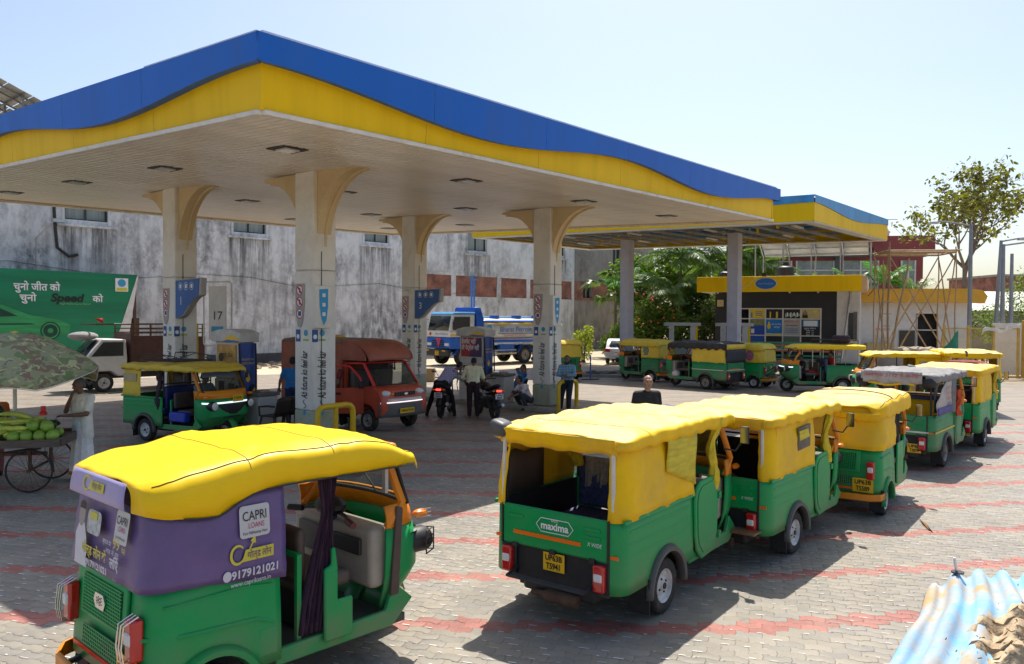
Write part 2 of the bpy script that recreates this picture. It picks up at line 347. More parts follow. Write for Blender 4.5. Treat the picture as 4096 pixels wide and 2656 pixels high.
def paver_ring(PO):
    inner = PO-np.sign(PO)*np.array([.0045, .0045]); th = R(-17); RM = np.array([[math.cos(th), -math.sin(th)], [math.sin(th), math.cos(th)]])
    r = np.concatenate([np.c_[inner, np.zeros(NP)], np.c_[PO, np.full(NP, -.0014)], np.c_[PO, np.full(NP, -.012)]]); r[:, :2] = r[:, :2] @ RM.T; return r
def lay():
    th = R(-17); c, s = math.cos(th), math.sin(th); out = []
    for j in range(-220, 260):
        off = (j % 2)*PL*.5
        for i in range(-120, 130):
            u, v = i*PL+off, j*PW; x, y = u*c-v*s, u*s+v*c
            if y < 3.9 or y > 21 or abs(x) > .70*y+.4 or x < -15: continue
            out.append((x, y, j % 2))
    return np.array(out)
PAV = lay(); PAR = PAV[:, 2].astype(int); PAV = PAV[:, :2]; rg = np.random.default_rng(3)
GREYS = np.array([(.265,.235,.188),(.248,.226,.187),(.278,.246,.195),(.238,.22,.19),(.262,.236,.197)])*1.0
REDS = np.array([(.34,.115,.09),(.31,.11,.088),(.37,.13,.10)])
red = np.array([stripe_red(x, y) for x, y in PAV]); tone = np.where(red[:, None], REDS[rg.integers(0, 3, len(PAV))], GREYS[rg.integers(0, 5, len(PAV))])*rg.uniform(.93, 1.07, (len(PAV), 1))
RINGS = np.array([paver_ring(PO), paver_ring(PO2)]); nvp = RINGS.shape[1]
pf = [tuple(range(NP))]+[(k, NP+k, NP+(k+1) % NP, (k+1) % NP) for k in range(NP)]+[(NP+k, 2*NP+k, 2*NP+(k+1) % NP, NP+(k+1) % NP) for k in range(NP)]
# the 300 blocks that show largest stand as objects of their own
dist = np.hypot(PAV[:, 0], PAV[:, 1]); vis = (np.abs(PAV[:, 0]) < .645*PAV[:, 1]-.05) & ((PAV[:, 0] > -.62) & (PAV[:, 1] > 6.45)) & (PAV[:, 0] < 2.9)
order = np.argsort(np.where(vis, dist, 99)); single = set(order[:300].tolist())
def block_mesh(col, par):
    me = bpy.data.meshes.new('paver'); me.from_pydata(RINGS[par].tolist(), [], pf)
    at = me.color_attributes.new('tone', 'FLOAT_COLOR', 'POINT'); at.data.foreach_set('color', np.tile([*col, 1.], nvp).astype('f4')); me.materials.append(M_PAVE); return me
bmesh_pool = {(k, q, pr): block_mesh(c*f, pr) for pr in (0, 1) for k, cs in (('g', GREYS), ('r', REDS)) for q, (c, f) in enumerate((c, f) for c in cs for f in (.93, 1.05))}
for n_, i in enumerate(order[:300]):
    k = 'r' if red[i] else 'g'; o = bpy.data.objects.new('paver', bmesh_pool[(k, int(rg.integers(0, 6 if k == 'r' else 10)), int(PAR[i]))]); COL.objects.link(o); o.parent = paving
    o.location = (PAV[i, 0], PAV[i, 1], float(rg.normal(0, .0007))); o.rotation_euler = (float(rg.normal(0, .004)), float(rg.normal(0, .004)), float(rg.normal(0, .008)))
rest = np.array([i for i in range(len(PAV)) if i not in single]); n = len(rest)
tl = rg.normal(0, .004, (n, 2)); V = RINGS[PAR[rest]].copy(); dz = V[:, :, 0]*tl[:, :1]+V[:, :, 1]*tl[:, 1:]+rg.normal(0, .0007, (n, 1)); V[:, :, 2] += dz; V[:, :, :2] += PAV[rest][:, None, :]
me = bpy.data.meshes.new('paver_field'); loops = np.concatenate([np.array(q) for q in pf]); sizes = np.array([len(q) for q in pf])
me.vertices.add(n*nvp); me.vertices.foreach_set('co', V.astype('f4').ravel())
LL = (loops[None, :]+(np.arange(n)*nvp)[:, None]).ravel(); me.loops.add(len(LL)); me.loops.foreach_set('vertex_index', LL.astype('i4'))
SZ = np.tile(sizes, n); me.polygons.add(len(SZ)); me.polygons.foreach_set('loop_start', np.concatenate([[0], np.cumsum(SZ)[:-1]]).astype('i4'))
me.update(calc_edges=True); at = me.color_attributes.new('tone', 'FLOAT_COLOR', 'POINT')
at.data.foreach_set('color', np.repeat(np.c_[tone[rest], np.ones(n)], nvp, 0).astype('f4').ravel()); me.materials.append(M_PAVE)
tag(link('paver_field', me, None, paving, smooth=False), 'grey and red zigzag paving blocks of the forecourt', kind='stuff')
# sun glints along some joints, put in as small white flecks
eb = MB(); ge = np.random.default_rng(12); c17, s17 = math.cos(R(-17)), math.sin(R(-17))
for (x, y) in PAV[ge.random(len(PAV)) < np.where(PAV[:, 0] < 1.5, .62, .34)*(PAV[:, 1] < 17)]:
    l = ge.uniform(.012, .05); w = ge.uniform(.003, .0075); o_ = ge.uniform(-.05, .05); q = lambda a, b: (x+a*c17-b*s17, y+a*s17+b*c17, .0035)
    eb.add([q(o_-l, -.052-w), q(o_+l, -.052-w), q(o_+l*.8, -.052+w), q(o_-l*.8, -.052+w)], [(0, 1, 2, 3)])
tag(eb.build('painted_glints', mat('painted_glints', (.74, .72, .68), .5, var=.1), paving, smooth=False, recalc=False), kind='stuff')
# litter on the paving
M_LIT = mat('paper_litter', (.7, .68, .64), .8, var=.1); M_LITB = mat('litter_brown', (.35, .16, .06), .9, var=.3)
for k, (x, y, w, m_, lb) in enumerate(((6.0, 12.35, .16, M_LIT, 'crumpled white paper scrap on a red paving stripe'), (-5.9, 7.75, .12, M_LIT, 'torn white scrap lying left of the purple banner rickshaw'), (8.3, 9.95, .05, M_LIT, 'small pale pebble of litter on the paving at far right'), (5.6, 10.55, .4, M_LITB, 'thin dry brown stick lying along a red stripe'), (4.55, 11.4, .09, M_LITB, 'small brown leaf on the grey paving behind the rickshaw queue'))):
    mb = MB(); q = [(-w, -.03, .006), (w*.2, -.05, .02), (w, .0, .008), (w*.3, .05, .03), (-w*.6, .04, .012)]; mb.add([(a*(1 if m_ is M_LIT else .9), b*(1.4 if m_ is M_LIT else .4), c) for a, b, c in q]+[(0, 0, .035)], [(0,1,5),(1,2,5),(2,3,5),(3,4,5),(4,0,5)])
    tag(mb.build('litter', m_, loc=(x, y, .002), rz=k*.5-.2, solid=.004), lb, 'litter')
# public road strip and dusty verge beyond the station
M_DUST = mat('dusty_verge', (.52, .44, .32), .95, var=.15, scale=1.2, dirt='#7a6a50', dirt_amt=.4, dscale=.7, bump=.4, bscale=12)
v = MB(); v.add([(-70,24,-.022),(-26.1,30,-.022),(4,44.2,-.022),(12,42.2,-.022),(30,44,-.022),(60,80,-.022),(0,90,-.022),(-70,60,-.022)], [tuple(range(8))]); tag(v.build('verge', M_DUST), kind='structure')

# ================================================================== MAIN FUEL CANOPY
CN = Vector((-3.426, 10.766, 0)); CA, CB, CH, TA, TB = 18.774, 17.893, 5.605, .020, .035
def cs(u, v, dz=0.): p = CN+A2*u+B2*v; return Vector((p.x, p.y, CH+TA*u+TB*v+dz))
M_FBLUE = mat('fascia_blue', (.004, .13, .60), .45, var=.05, scale=.8, dirt='#4a6ba4', dirt_amt=.4, dscale=1.2, stretch=(1.2, 1.2, .12), spec=.3)
M_FYEL = mat('fascia_yellow', (.90, .58, .002), .5, var=.04, spec=.2, scale=.8, dirt='#b8921c', dirt_amt=.28, dscale=1.4, stretch=(1.2, 1.2, .12))
M_SOFF = mat('soffit_strip', (.80, .75, .66), .30, var=.06, scale=1.5, dirt='#a8977a', dirt_amt=.35, dscale=.5, stretch=(1, .25, 1), spec=.6)
M_TRIM = mat('white_trim', (.72, .70, .66), .5, var=.08, dirt='#8a7c66', dirt_amt=.4, dscale=2)
M_CONC = mat('concrete', (.34, .325, .29), .85, var=.15, scale=4, dirt='#57504a', dirt_amt=.5, dscale=1.5, bump=.3, bscale=30)
canopy = thing('fuel_canopy', 'large fuel canopy with wavy blue and yellow fascia and ribbed soffit', 'canopy', (CN+A2*CA/2+B2*CB/2))
inv = Vector(canopy.location)
def cl(p): return Vector(p)-inv
nst = 124; sw = CA/nst
smb = MB()
prof = [(0, .03), (.006, .004), (.014, 0), (sw-.040, 0), (sw-.032, .004), (sw-.026, .03)]
rows = []
for v_ in (.03, CB-.03): rows.append([A2*a+B2*v_+Vector((0, 0, TA*a+TB*v_+b)) for a, b in prof])
smb.grid(rows); sme = smb.mesh('soffit_strip'); sme.materials.append(M_SOFF)
for i in range(nst):
    o = bpy.data.objects.new('soffit_strip', sme); COL.objects.link(o); o.parent = canopy; o.location = cl(cs(i*sw, 0, 0)+Vector((0, 0, random.uniform(-.003, .003))))
mb = MB(); mb.grid([[cl(cs(u, v_, .034)) for v_ in (0, CB)] for u in (0, CA)]); mb.grid([[cl(cs(u, v_, .16)) for v_ in (0, CB)] for u in (0, CA)]); mb.build('soffit_backing', M_TRIM, canopy)
mb = MB(); mb.grid([[cl(cs(u, v_, .93)) for v_ in (-.05, CB+.05)] for u in (-.05, CA+.05)]); mb.build('roof_sheet', M_TRIM, canopy, solid=.04)
HF = .93
def frac(t, period): return .545-.175*math.cos(2*math.pi*t/period)
# sides: origin corner uv, direction, outward normal, length, period
def side(fn, length, period, np_, out):
    for k in range(np_):
        a0, a1 = length*k/np_, length*(k+1)/np_; n_ = 14
        ts = [lerp(a0+.003, a1-.003, j/n_) for j in range(n_+1)]
        ext = lambda t: t+(-.2 if t < .01 else .2 if t > length-.01 else 0)
        # yellow band, full height behind the blue
        mb = MB(); r0 = [cl(fn(t)+Vector((0, 0, -.02))) for t in ts]; r1 = [cl(fn(t)+out*.03+Vector((0, 0, HF*.72))) for t in ts]
        mb.grid([r0, r1]); mb.build('yellow_fascia_panel', M_FYEL, canopy)
        # blue band proud of it with a real return lip along the wave
        mb = MB(); lo = []; hi = []; lip = []
        for t in ts:
            z = HF*(1-frac(t, period)); e = ext(t)
            lo.append(cl(fn(e)+out*.20+Vector((0, 0, z)))); hi.append(cl(fn(e)+out*.22+Vector((0, 0, HF+.03)))); lip.append(cl(fn(t)+out*.02+Vector((0, 0, z+.03))))
        top = [cl(fn(t)-out*.1+Vector((0, 0, HF+.035))) for t in ts]
        mb.grid([lip, lo, hi, top]); mb.build('blue_fascia_panel', M_FBLUE, canopy, ang=30)
side(lambda t: cs(t, 0), CA, CA/2, 6, -B2); side(lambda t: cs(0, t), CB, CB/2, 6, -A2)
side(lambda t: cs(t, CB), CA, CA/2, 6, B2); side(lambda t: cs(CA, t), CB, CB/2, 6, A2)
for u_, v_, dx, dy in ((0, 0, -1, -1), (CA, 0, 1, -1), (0, CB, -1, 1), (CA, CB, 1, 1)):
    q = [cs(u_, v_)+A2*(dx*a)+B2*(dy*b) for a, b in ((-.02, -.02), (.032, -.02), (.032, .032), (-.02, .032))]; MB().add([cl(k+UZ*z) for z in (-.02, HF*.72) for k in q], [(0,3,2,1),(4,5,6,7),(0,1,5,4),(1,2,6,5),(2,3,7,6),(3,0,4,7)]).build('fascia_corner', M_FYEL, canopy)
    q = [cs(u_, v_)+A2*(dx*a)+B2*(dy*b) for a, b in ((.17, .17), (.212, .17), (.212, .212), (.17, .212))]; MB().add([cl(k+UZ*z) for z in (HF*(1-frac(0, 1))+.004, HF+.028) for k in q], [(0,3,2,1),(4,5,6,7),(0,1,5,4),(1,2,6,5),(2,3,7,6),(3,0,4,7)]).build('fascia_corner', M_FBLUE, canopy)
mb = MB()
for p, q, o_ in ((cs(0,0), cs(CA,0), -B2), (cs(0,0), cs(0,CB), -A2), (cs(0,CB), cs(CA,CB), B2), (cs(CA,0), cs(CA,CB), A2)): mb.bar(cl(p+o_*.035+Vector((0,0,-.05))), cl(q+o_*.035+Vector((0,0,-.05))), .09, .07)
mb.build('edge_gutter', M_TRIM, canopy, bevel=.01)
mb = MB(); mb.bar(cl(cs(-.1,-.1,HF+.06)), cl(cs(CA,-.1,HF+.06)), .12, .05); mb.bar(cl(cs(-.1,-.1,HF+.06)), cl(cs(-.1,3.,HF+.06)), .12, .05); mb.build('roof_capping', M_TRIM, canopy)
for iu in range(4):
    for iv in range(4):
        u, v_ = 2.1+iu*4.7, 2.4+iv*4.3; c = cl(cs(u, v_, -.012))
        l = MB(); l.bar(c-A2*.26, c+A2*.26, .52, .02); f = l.build('downlight', M_DKSTEEL, canopy); l = MB(); l.bar(c-A2*.15-UZ*.02, c+A2*.15-UZ*.02, .3, .03); l.build('lens', mat('lamp_lens', (.55, .56, .58), .2, var=.1), f)
# columns ----------------------------------------------------------
M_COLW = mat('column_cladding_white', (.80, .78, .72), .45, var=.05, dirt='#a39a84', dirt_amt=.35, dscale=1.3)
M_COLB = mat('column_flare_cream', (.70, .55, .32), .5, var=.08, dirt='#8a6a40', dirt_amt=.4, dscale=1.5)
M_COLBASE = mat('column_base_stained', (.42, .46, .36), .7, var=.2, scale=6, dirt='#7a7a3a', dirt_amt=.6, dscale=3)
M_SGREY = mat('sign_grey', (.40, .39, .38), .5, var=.06); M_SCYAN = mat('sign_cyan', (.02, .32, .62), .4, var=.06); M_SBLUE = mat('sign_blue', (.012, .10, .34), .4, var=.25, scale=1.2)
M_NORED = mat('no_sign_red', (.5, .03, .04), .5, var=0); M_TEAL = mat('sticker_teal', (.05, .33, .52), .5, var=0); M_STBLUE = mat('sticker_blue', (.02, .09, .30), .5, var=0)
COLS = {1: (-9.13, 20.51), 2: (-4.69, 16.94), 3: (-3.82, 27.11), 4: (.62, 23.53)}
cw, cd = .635, .354
ISL = .15
for k, (lx, ly) in COLS.items():
    c = Vector((lx, ly, 0))-B2*(cw/2)+A2*(cd/2); d = c-CN; u, v_ = d.dot(A2), d.dot(B2); zt = CH+TA*u+TB*v_
    P = lambda a, b, z: cl(c+A2*a+B2*b+UZ*z)          # a along A (front face at -cd/2), b along B
    col = MB(); 
    def cbox(mb, a0, a1, b0, b1, z0, z1):
        vs = [P(a, b, z) for z in (z0, z1) for a, b in ((a0,b0),(a1,b0),(a1,b1),(a0,b1))]; return mb.add(vs, [(0,3,2,1),(4,5,6,7),(0,1,5,4),(1,2,6,5),(2,3,7,6),(3,0,4,7)])
    cbox(col, -cd/2, cd/2+.25, -cw/2, cw/2, ISL+.62, 3.75); cbox(col, -cd/2, cd/2+.25, -cw/2, cw/2, 3.756, zt)
    col = col.build('column', M_COLW, canopy, bevel=.03)
    b_ = MB(); cbox(b_, -cd/2-.004, cd/2+.254, -cw/2-.004, cw/2+.004, ISL, ISL+.615); b_.build('column_base', M_COLBASE, col, bevel=.03)
    # flare brackets to both sides, one moulded plate each
    for s_ in (-1, 1):
        pr = [(cw/2-.02, zt-.002), (cw/2+1.28, zt-.002), (cw/2+1.30, zt-.07)]
        for j in range(1, 11):
            t = j/10*math.pi/2; pr.append((cw/2-.02+1.30*(1-math.sin(t)), zt-.08-(1.5 if s_ < 0 else 1.25)*(1-math.cos(t))))
        mb = MB(); n_ = len(pr); vs = [P(a, s_*b, z) for a in (-cd/2+.10, cd/2+.12) for b, z in pr]; mb.add(vs, [tuple(range(n_)), tuple(range(2*n_-1, n_-1, -1))]+[(i, i+n_, (i+1) % n_+n_, (i+1) % n_) for i in range(n_)])
        mb.build('flare_bracket', M_COLB, col, bevel=.012)
        mb = MB(); pts = [P(cd/2-.03, s_*(b+.012), z-.01) for b, z in pr[2:]]; mb.tube(pts, .03, 6); mb.build('bracket_moulding', M_COLB, col)
    # trim joints, cable
    mb = MB(); mb.tube([P(cd*.1, -cw/2-.012, z) for z in (zt-1.7, 3.5, 2.0, .8)], .008, 5); mb.build('cable', M_DKSTEEL, col)
    # prohibition signs on the front face (normal -A), left third
    U, V = -B2, UZ; O = P(-cd/2-.004, cw*.18, 3.05)
    poly = [(-.155, .52), (.165, .52), (.155, .1), (.10, -.28), (.03, -.42), (-.07, -.40), (-.13, -.2), (-.155, .1)]
    poly3([(a, b-.1) for a, b in poly], O, U, V, .012).build('sign_panel', M_SGREY, col)
    for j, dz in enumerate((.28, .03, -.22)):
        disc(O+UZ*dz-A2*.012, U, V, .115, .004, 20).build('sign_disc', M_WINK, col); disc(O+UZ*dz-A2*.017, U, V, .115, .002, 20, .092).build('sign_ring', M_NORED, col)
        poly3([(-.02, -.06), (.02, -.06), (.02, .05), (-.02, .05)] if j < 2 else [(-.05, -.05), (.05, -.05), (.05, .05), (-.05, .05)], O+UZ*dz-A2*.017, U, V, .002).build('sign_symbol', M_STBLUE, col)
        if j < 2: poly3([(-.085, .06), (.06, -.085), (.085, -.06), (-.06, .085)], O+UZ*dz-A2*.020, U, V, .002).build('sign_bar', M_NORED, col)
    # stickers and the hand-lettered slogan on both visible faces
    FACES = ((P(-cd/2-.004, 0, 0), -B2, .46), (P(cd*.05, -cw/2-.004, 0), A2, .30))
    for q, (O, U, w) in enumerate(FACES):
        poly3([(-.02, -.13), (.13, -.13), (.13, .13), (-.02, .13)], O-U*(.24 if q == 0 else .2)+UZ*2.36, U, UZ, .004).build('sticker', M_STBLUE, col)
        disc(O-U*(.185 if q == 0 else .145)+UZ*2.34+U.cross(UZ)*.005, U, UZ, .05, .002, 12).build('sticker_drop', M_WINK, col)
        disc(O+U*(.08 if q == 0 else .04)+UZ*2.42, U, UZ, .068, .004, 16).build('emblem', M_TEAL, col)
        poly3([(-.09, -.02), (.09, -.02), (.09, .02), (-.09, .02)], O+U*(.08 if q == 0 else .04)+UZ*2.27, U, UZ, .003).build('emblem_caption', mat('sticker_green', (.35, .5, .1), .6, var=0), col)
        O2 = O+UZ*1.52+U*.04
        letter('Ab future ko feel kar', M_INK, col, O2, UZ, -U, .30, fit=1.02, shear=.3, bold=.004, off=.006)
        mb = MB(); pts = [O2+UZ*(-.53-.012*j)-U*(.05*math.sin(j*.45)) + U.cross(UZ)*.006 for j in range(16)]; mb.tube(pts, .006, 4); mb.build('hose_doodle', M_INK, col)
        poly3([(-.05, -.05), (.04, -.06), (.05, .03), (-.03, .05)], O2+UZ*-.80, U, UZ, .004).build('nozzle_doodle', M_TEAL, col)
    if k in (1, 3):
        # wave shaped bay sign reaching out sideways
        pr = [(0, .62), (1.22, .66), (1.18, .22)]+[(1.1-.95*t, .20-.55*smooth01(t)) for t in [j/8 for j in range(1, 9)]]+[(0, -.36)]
        O = P(-cd/2+.03, -cw/2, 3.05); U = -B2
        poly3(pr, O+A2*.16, U, UZ, .17).build('bay_sign', M_SGREY, col, bevel=.02)
        poly3([(a*.94+.01, b-.02 if b > 0 else b+.02) for a, b in pr], O-A2*.012, U, UZ, .006).build('bay_sign_face', M_SBLUE, col)
        letter(str(k), M_WINK, col, O+U*.28+UZ*.08-A2*.018, U, UZ, .30)
        for j in range(3): disc(O+U*(.25+.27*j)+UZ*.46-A2*.018, U, UZ, .10, .002, 18, .09).build('pictogram_ring', M_WINK, col); poly3(rrect(-.045, .045, -.05, .05, .015, 2), O+U*(.25+.27*j)+UZ*.46-A2*.018, U, UZ, .002).build('pictogram', M_WINK, col)
    else:
        O = P(0, -cw/2, 3.05); mb = MB(); cbox(mb, -cd/2-.02, cd/2+.02, -cw/2-.13, -cw/2-.003, 2.52, 3.42); mb.build('sign_box', M_COLW, col, bevel=.015)
        poly = [(-.115, .36), (.115, .38), (.11, 0), (.07, -.28), (.0, -.40), (-.06, -.25), (-.105, .0)]
        O = P(0, -cw/2-.134, 2.98); poly3(poly, O, A2, UZ, .004).build('sign_face', M_SCYAN, col)
        for j in range(3): poly3(rrect(-.04, .04, -.04, .04, .01, 2), O+UZ*(.24-.2*j)-B2*.005, A2, UZ, .003).build('pictogram', M_WINK, col)
    if k in (3, 4):
        mb = MB(); p = P(-cd/2-.02, .05, 3.68); mb.cyl(p, p-A2*.18-B2*.08-UZ*.05, .04, 10); mb.tube([p, p-B2*.12-UZ*.1, p-B2*.3-UZ*.12], .008, 5); mb.build('security_camera', M_TRIM, col)
# islands and their kerbs
for a, b, lb in ((1, 2, 'concrete pump island under the front pair of columns'), (3, 4, 'concrete pump island under the rear pair of columns')):
    ca, cb = [Vector((*COLS[k], 0))-B2*(cw/2)+A2*(cd/2+.06) for k in (a, b)]
    L_ = (cb-ca).length/2+1.35; m_ = (ca+cb)/2; o = MB(); pts = [(x, y) for x, y in arc(L_-.5, 0, .56, -90, 90, 8)+arc(-L_+.5, 0, .56, 90, 270, 8)]
    o.prism(pts, 0, ISL, 'z'); tag(o.build('pump_island', M_CONC, loc=(m_.x, m_.y, -.013), rz=YAW+math.pi/2, bevel=.02), kind='structure')
# yellow crash hoops
M_HOOP = mat('hoop_yellow', (.72, .46, .01), .4, var=.1, dirt='#5a4a20', dirt_amt=.45, dscale=3)
for k, lb in ((2, 'yellow steel crash hoop before the nearest column behind the purple rickshaw'), (4, 'yellow steel crash hoop the leaning man rests against')):
    c = Vector((*COLS[k], 0))-B2*(cw/2+.85)+A2*(cd/2); t = thing('crash_hoop', lb, 'barrier', c)
    mb = MB(); path = [A2*-.46, A2*-.46+UZ*.75]+[A2*(-.46+.16*(1-math.cos(R(a))))+UZ*(.75+.16*math.sin(R(a))) for a in (30, 60, 90)]+[A2*(.46-.16*(1-math.cos(R(a))))+UZ*(.75+.16*math.sin(R(a))) for a in (90, 60, 30)]+[A2*.46+UZ*.75, A2*.46]
    mb.tube(path, .062, 12); mb.build('hoop', M_HOOP, t); mb = MB(); mb.cyl(Vector((0,0,0)), UZ*.9, .055, 12); mb.build('middle_post', M_HOOP, t)
# ================================================================== PLASTERED BUILDINGS BEHIND
def plaster(name, base, stain, amt=.75, light=(.8, .8, .8), seed=0., sills=()):
    """old limewash: vertical run-off stains, mould blotches, patches of fresh white"""
    m = bpy.data.materials.new(name); m.use_nodes = True; N = m.node_tree.nodes; L = m.node_tree.links; b = N['Principled BSDF']
    tc = N.new('ShaderNodeTexCoord')
    def noise(scale, vec, det=8, rough=.65):
        mp = N.new('ShaderNodeMapping'); mp.inputs['Scale'].default_value = vec; mp.inputs['Location'].default_value = (seed, seed*.7, seed*.3); L.new(tc.outputs['Object'], mp.inputs[0])
        n = N.new('ShaderNodeTexNoise'); n.inputs['Scale'].default_value = scale; n.inputs['Detail'].default_value = det; n.inputs['Roughness'].default_value = rough; L.new(mp.outputs[0], n.inputs[0]); return n.outputs[0]
    def rng(v, a, b_, c, d):
        r = N.new('ShaderNodeMapRange'); r.inputs[1].default_value = a; r.inputs[2].default_value = b_; r.inputs[3].default_value = c; r.inputs[4].default_value = d; L.new(v, r.inputs[0]); return r.outputs[0]
    def mix(f, a, c):
        x = N.new('ShaderNodeMix'); x.data_type = 'RGBA'; L.new(f, x.inputs[0])
        for i, q in ((6, a), (7, c)):
            if isinstance(q, tuple): x.inputs[i].default_value = (*q, 1)
            else: L.new(q, x.inputs[i])
        return x.outputs[2]
    def mul(a, c):
        q = N.new('ShaderNodeMath'); q.operation = 'MULTIPLY'; L.new(a, q.inputs[0]); L.new(c, q.inputs[1]); return q.outputs[0]
    c = mix(rng(noise(.5, (1, 1, 1)), .35, .65, 0, .8), base, light)
    c = mix(rng(noise(1.2, (1, 1, .5), 10, .74), .46, .68, 0, amt), c, stain)
    c = mix(mul(rng(noise(.22, (1, 1, 1), 4), .42, .6, 0, 1), rng(noise(2.4, (1, 1, .55), 10, .75), .40, .62, 0, amt*1.15)), c, tuple(x*.55 for x in stain))
    c = mix(rng(noise(.8, (1.6, 1.6, .10), 7, .6), .60, .76, 0, amt*.7), c, tuple(x*.75 for x in stain))
    if sills:       # rain streaks that run down from every window ledge
        sp = N.new('ShaderNodeSeparateXYZ'); L.new(tc.outputs['Object'], sp.inputs[0]); tot = None
        for a, b_, z in sills:
            lo = rng(sp.outputs[0], a-.55, a-.15, 0, 1); hi = rng(sp.outputs[0], b_+.15, b_+.55, 1, 0); dn = rng(sp.outputs[2], z-4.2, z-.1, 0, 1); cut = rng(sp.outputs[2], z-.06, z-.02, 1, 0); q = mul(mul(lo, hi), mul(dn, cut))
            if tot is None: tot = q
            else: ad = N.new('ShaderNodeMath'); ad.operation = 'ADD'; L.new(tot, ad.inputs[0]); L.new(q, ad.inputs[1]); tot = ad.outputs[0]
        c = mix(mul(tot, rng(noise(2.6, (1.5, 1.5, .10), 8, .7), .40, .60, 0, .95)), c, tuple(x*.4 for x in stain))
    L.new(c, b.inputs['Base Color']); b.inputs['Roughness'].default_value = .9
    bp = N.new('ShaderNodeBump'); bp.inputs['Strength'].default_value = .3; bp.inputs['Distance'].default_value = .03; L.new(noise(6, (1, 1, 1)), bp.inputs['Height']); L.new(bp.outputs[0], b.inputs['Normal'])
    return m
def brickmat(name, c1, c2, mortar, bw=.23, bh=.075):
    m = bpy.data.materials.new(name); m.use_nodes = True; N = m.node_tree.nodes; L = m.node_tree.links; b = N['Principled BSDF']
    tc = N.new('ShaderNodeTexCoord'); mp = N.new('ShaderNodeMapping'); mp.inputs['Rotation'].default_value = (R(90), 0, 0); L.new(tc.outputs['Object'], mp.inputs[0])
    br = N.new('ShaderNodeTexBrick'); br.inputs['Scale'].default_value = 1; br.inputs['Brick Width'].default_value = bw; br.inputs['Row Height'].default_value = bh; br.inputs['Mortar Size'].default_value = .008
    for i, c in (('Color1', c1), ('Color2', c2), ('Mortar', mortar)): br.inputs[i].default_value = (*c, 1)
    L.new(mp.outputs[0], br.inputs[0]); n = N.new('ShaderNodeTexNoise'); n.inputs['Scale'].default_value = 1.3; n.inputs['Detail'].default_value = 8; L.new(tc.outputs['Object'], n.inputs[0])
    r = N.new('ShaderNodeMapRange'); r.inputs[1].default_value = .35; r.inputs[2].default_value = .7; r.inputs[3].default_value = 1.25; r.inputs[4].default_value = .5; L.new(n.outputs[0], r.inputs[0])
    s = N.new('ShaderNodeVectorMath'); s.operation = 'SCALE'; L.new(br.outputs[0], s.inputs[0]); L.new(r.outputs[0], s.inputs['Scale']); L.new(s.outputs[0], b.inputs['Base Color']); b.inputs['Roughness'].default_value = .9
    bp = N.new('ShaderNodeBump'); bp.inputs['Strength'].default_value = .5; bp.inputs['Distance'].default_value = .01; L.new(br.outputs['Fac'], bp.inputs['Height']); bp.invert = True; L.new(bp.outputs[0], b.inputs['Normal']); return m
M_PLAS = plaster('plaster_white_mouldy', (.72, .71, .69), (.20, .195, .195), .80, (.86, .85, .83), 0., ((-10.65, -8.67, 7.1), (-2.03, -.02, 7.2), (6.86, 8.81, 7.3)))
M_PLASW = plaster('plaster_whitewash', (.76, .75, .73), (.30, .29, .28), .6, (.86, .86, .85), 5., ((15.86, 17.8, 7.3), (25.7, 26.72, 7.5)))
M_PLASG = plaster('plaster_grey_bare', (.34, .305, .26), (.16, .145, .13), .6, (.40, .365, .32), 9.)
M_BRK = brickmat('old_brick', (.40, .13, .075), (.27, .105, .07), (.28, .21, .17))
M_CURT = mat('curtain', (.30, .33, .30), .8, var=.25, scale=2, stretch=(6, 6, .2)); M_WDARK = mat('window_dark', (.03, .035, .035), .2, var=.2)
WD = Vector((.70, .714, 0)).normalized(); WN = Vector((WD.y, -WD.x, 0))     # along the wall, outward (towards the station)
WO = Vector((-14.4, 46., 0)); WA = math.atan2(WD.y, WD.x)
wall = thing('apartment_building', 'long mouldy white plastered building with a row of small windows', 'building', WO, WA)
# local frame: x along the wall, y = -outward distance, z up.  Real openings are cut by building the wall in strips
WZ = lambda t, y=0, z=0: (t, y, z)
wins = [(-10.65, -8.67, 7.42, 8.9), (-2.03, -.02, 7.5, 9.0), (6.86, 8.81, 7.6, 9.1), (15.86, 17.8, 7.6, 9.2), (25.7, 26.72, 7.8, 9.2)]
def strips(x0, x1, z0, z1, ops, y0, y1):
    """solid panel with rectangular openings left out"""
    mb = MB(); x = x0
    for a, b, c, d in sorted(ops):
        mb.box(x, a, y0, y1, z0, z1); mb.box(a, b, y0, y1, z0, c); mb.box(a, b, y0, y1, d, z1); x = b
    mb.box(x, x1, y0, y1, z0, z1); return mb
X0, X1 = -34, 28.0
strips(X0, 9.99, 0, 10, wins[:3], 0, .35).build('wall', M_PLAS, wall, smooth=False)
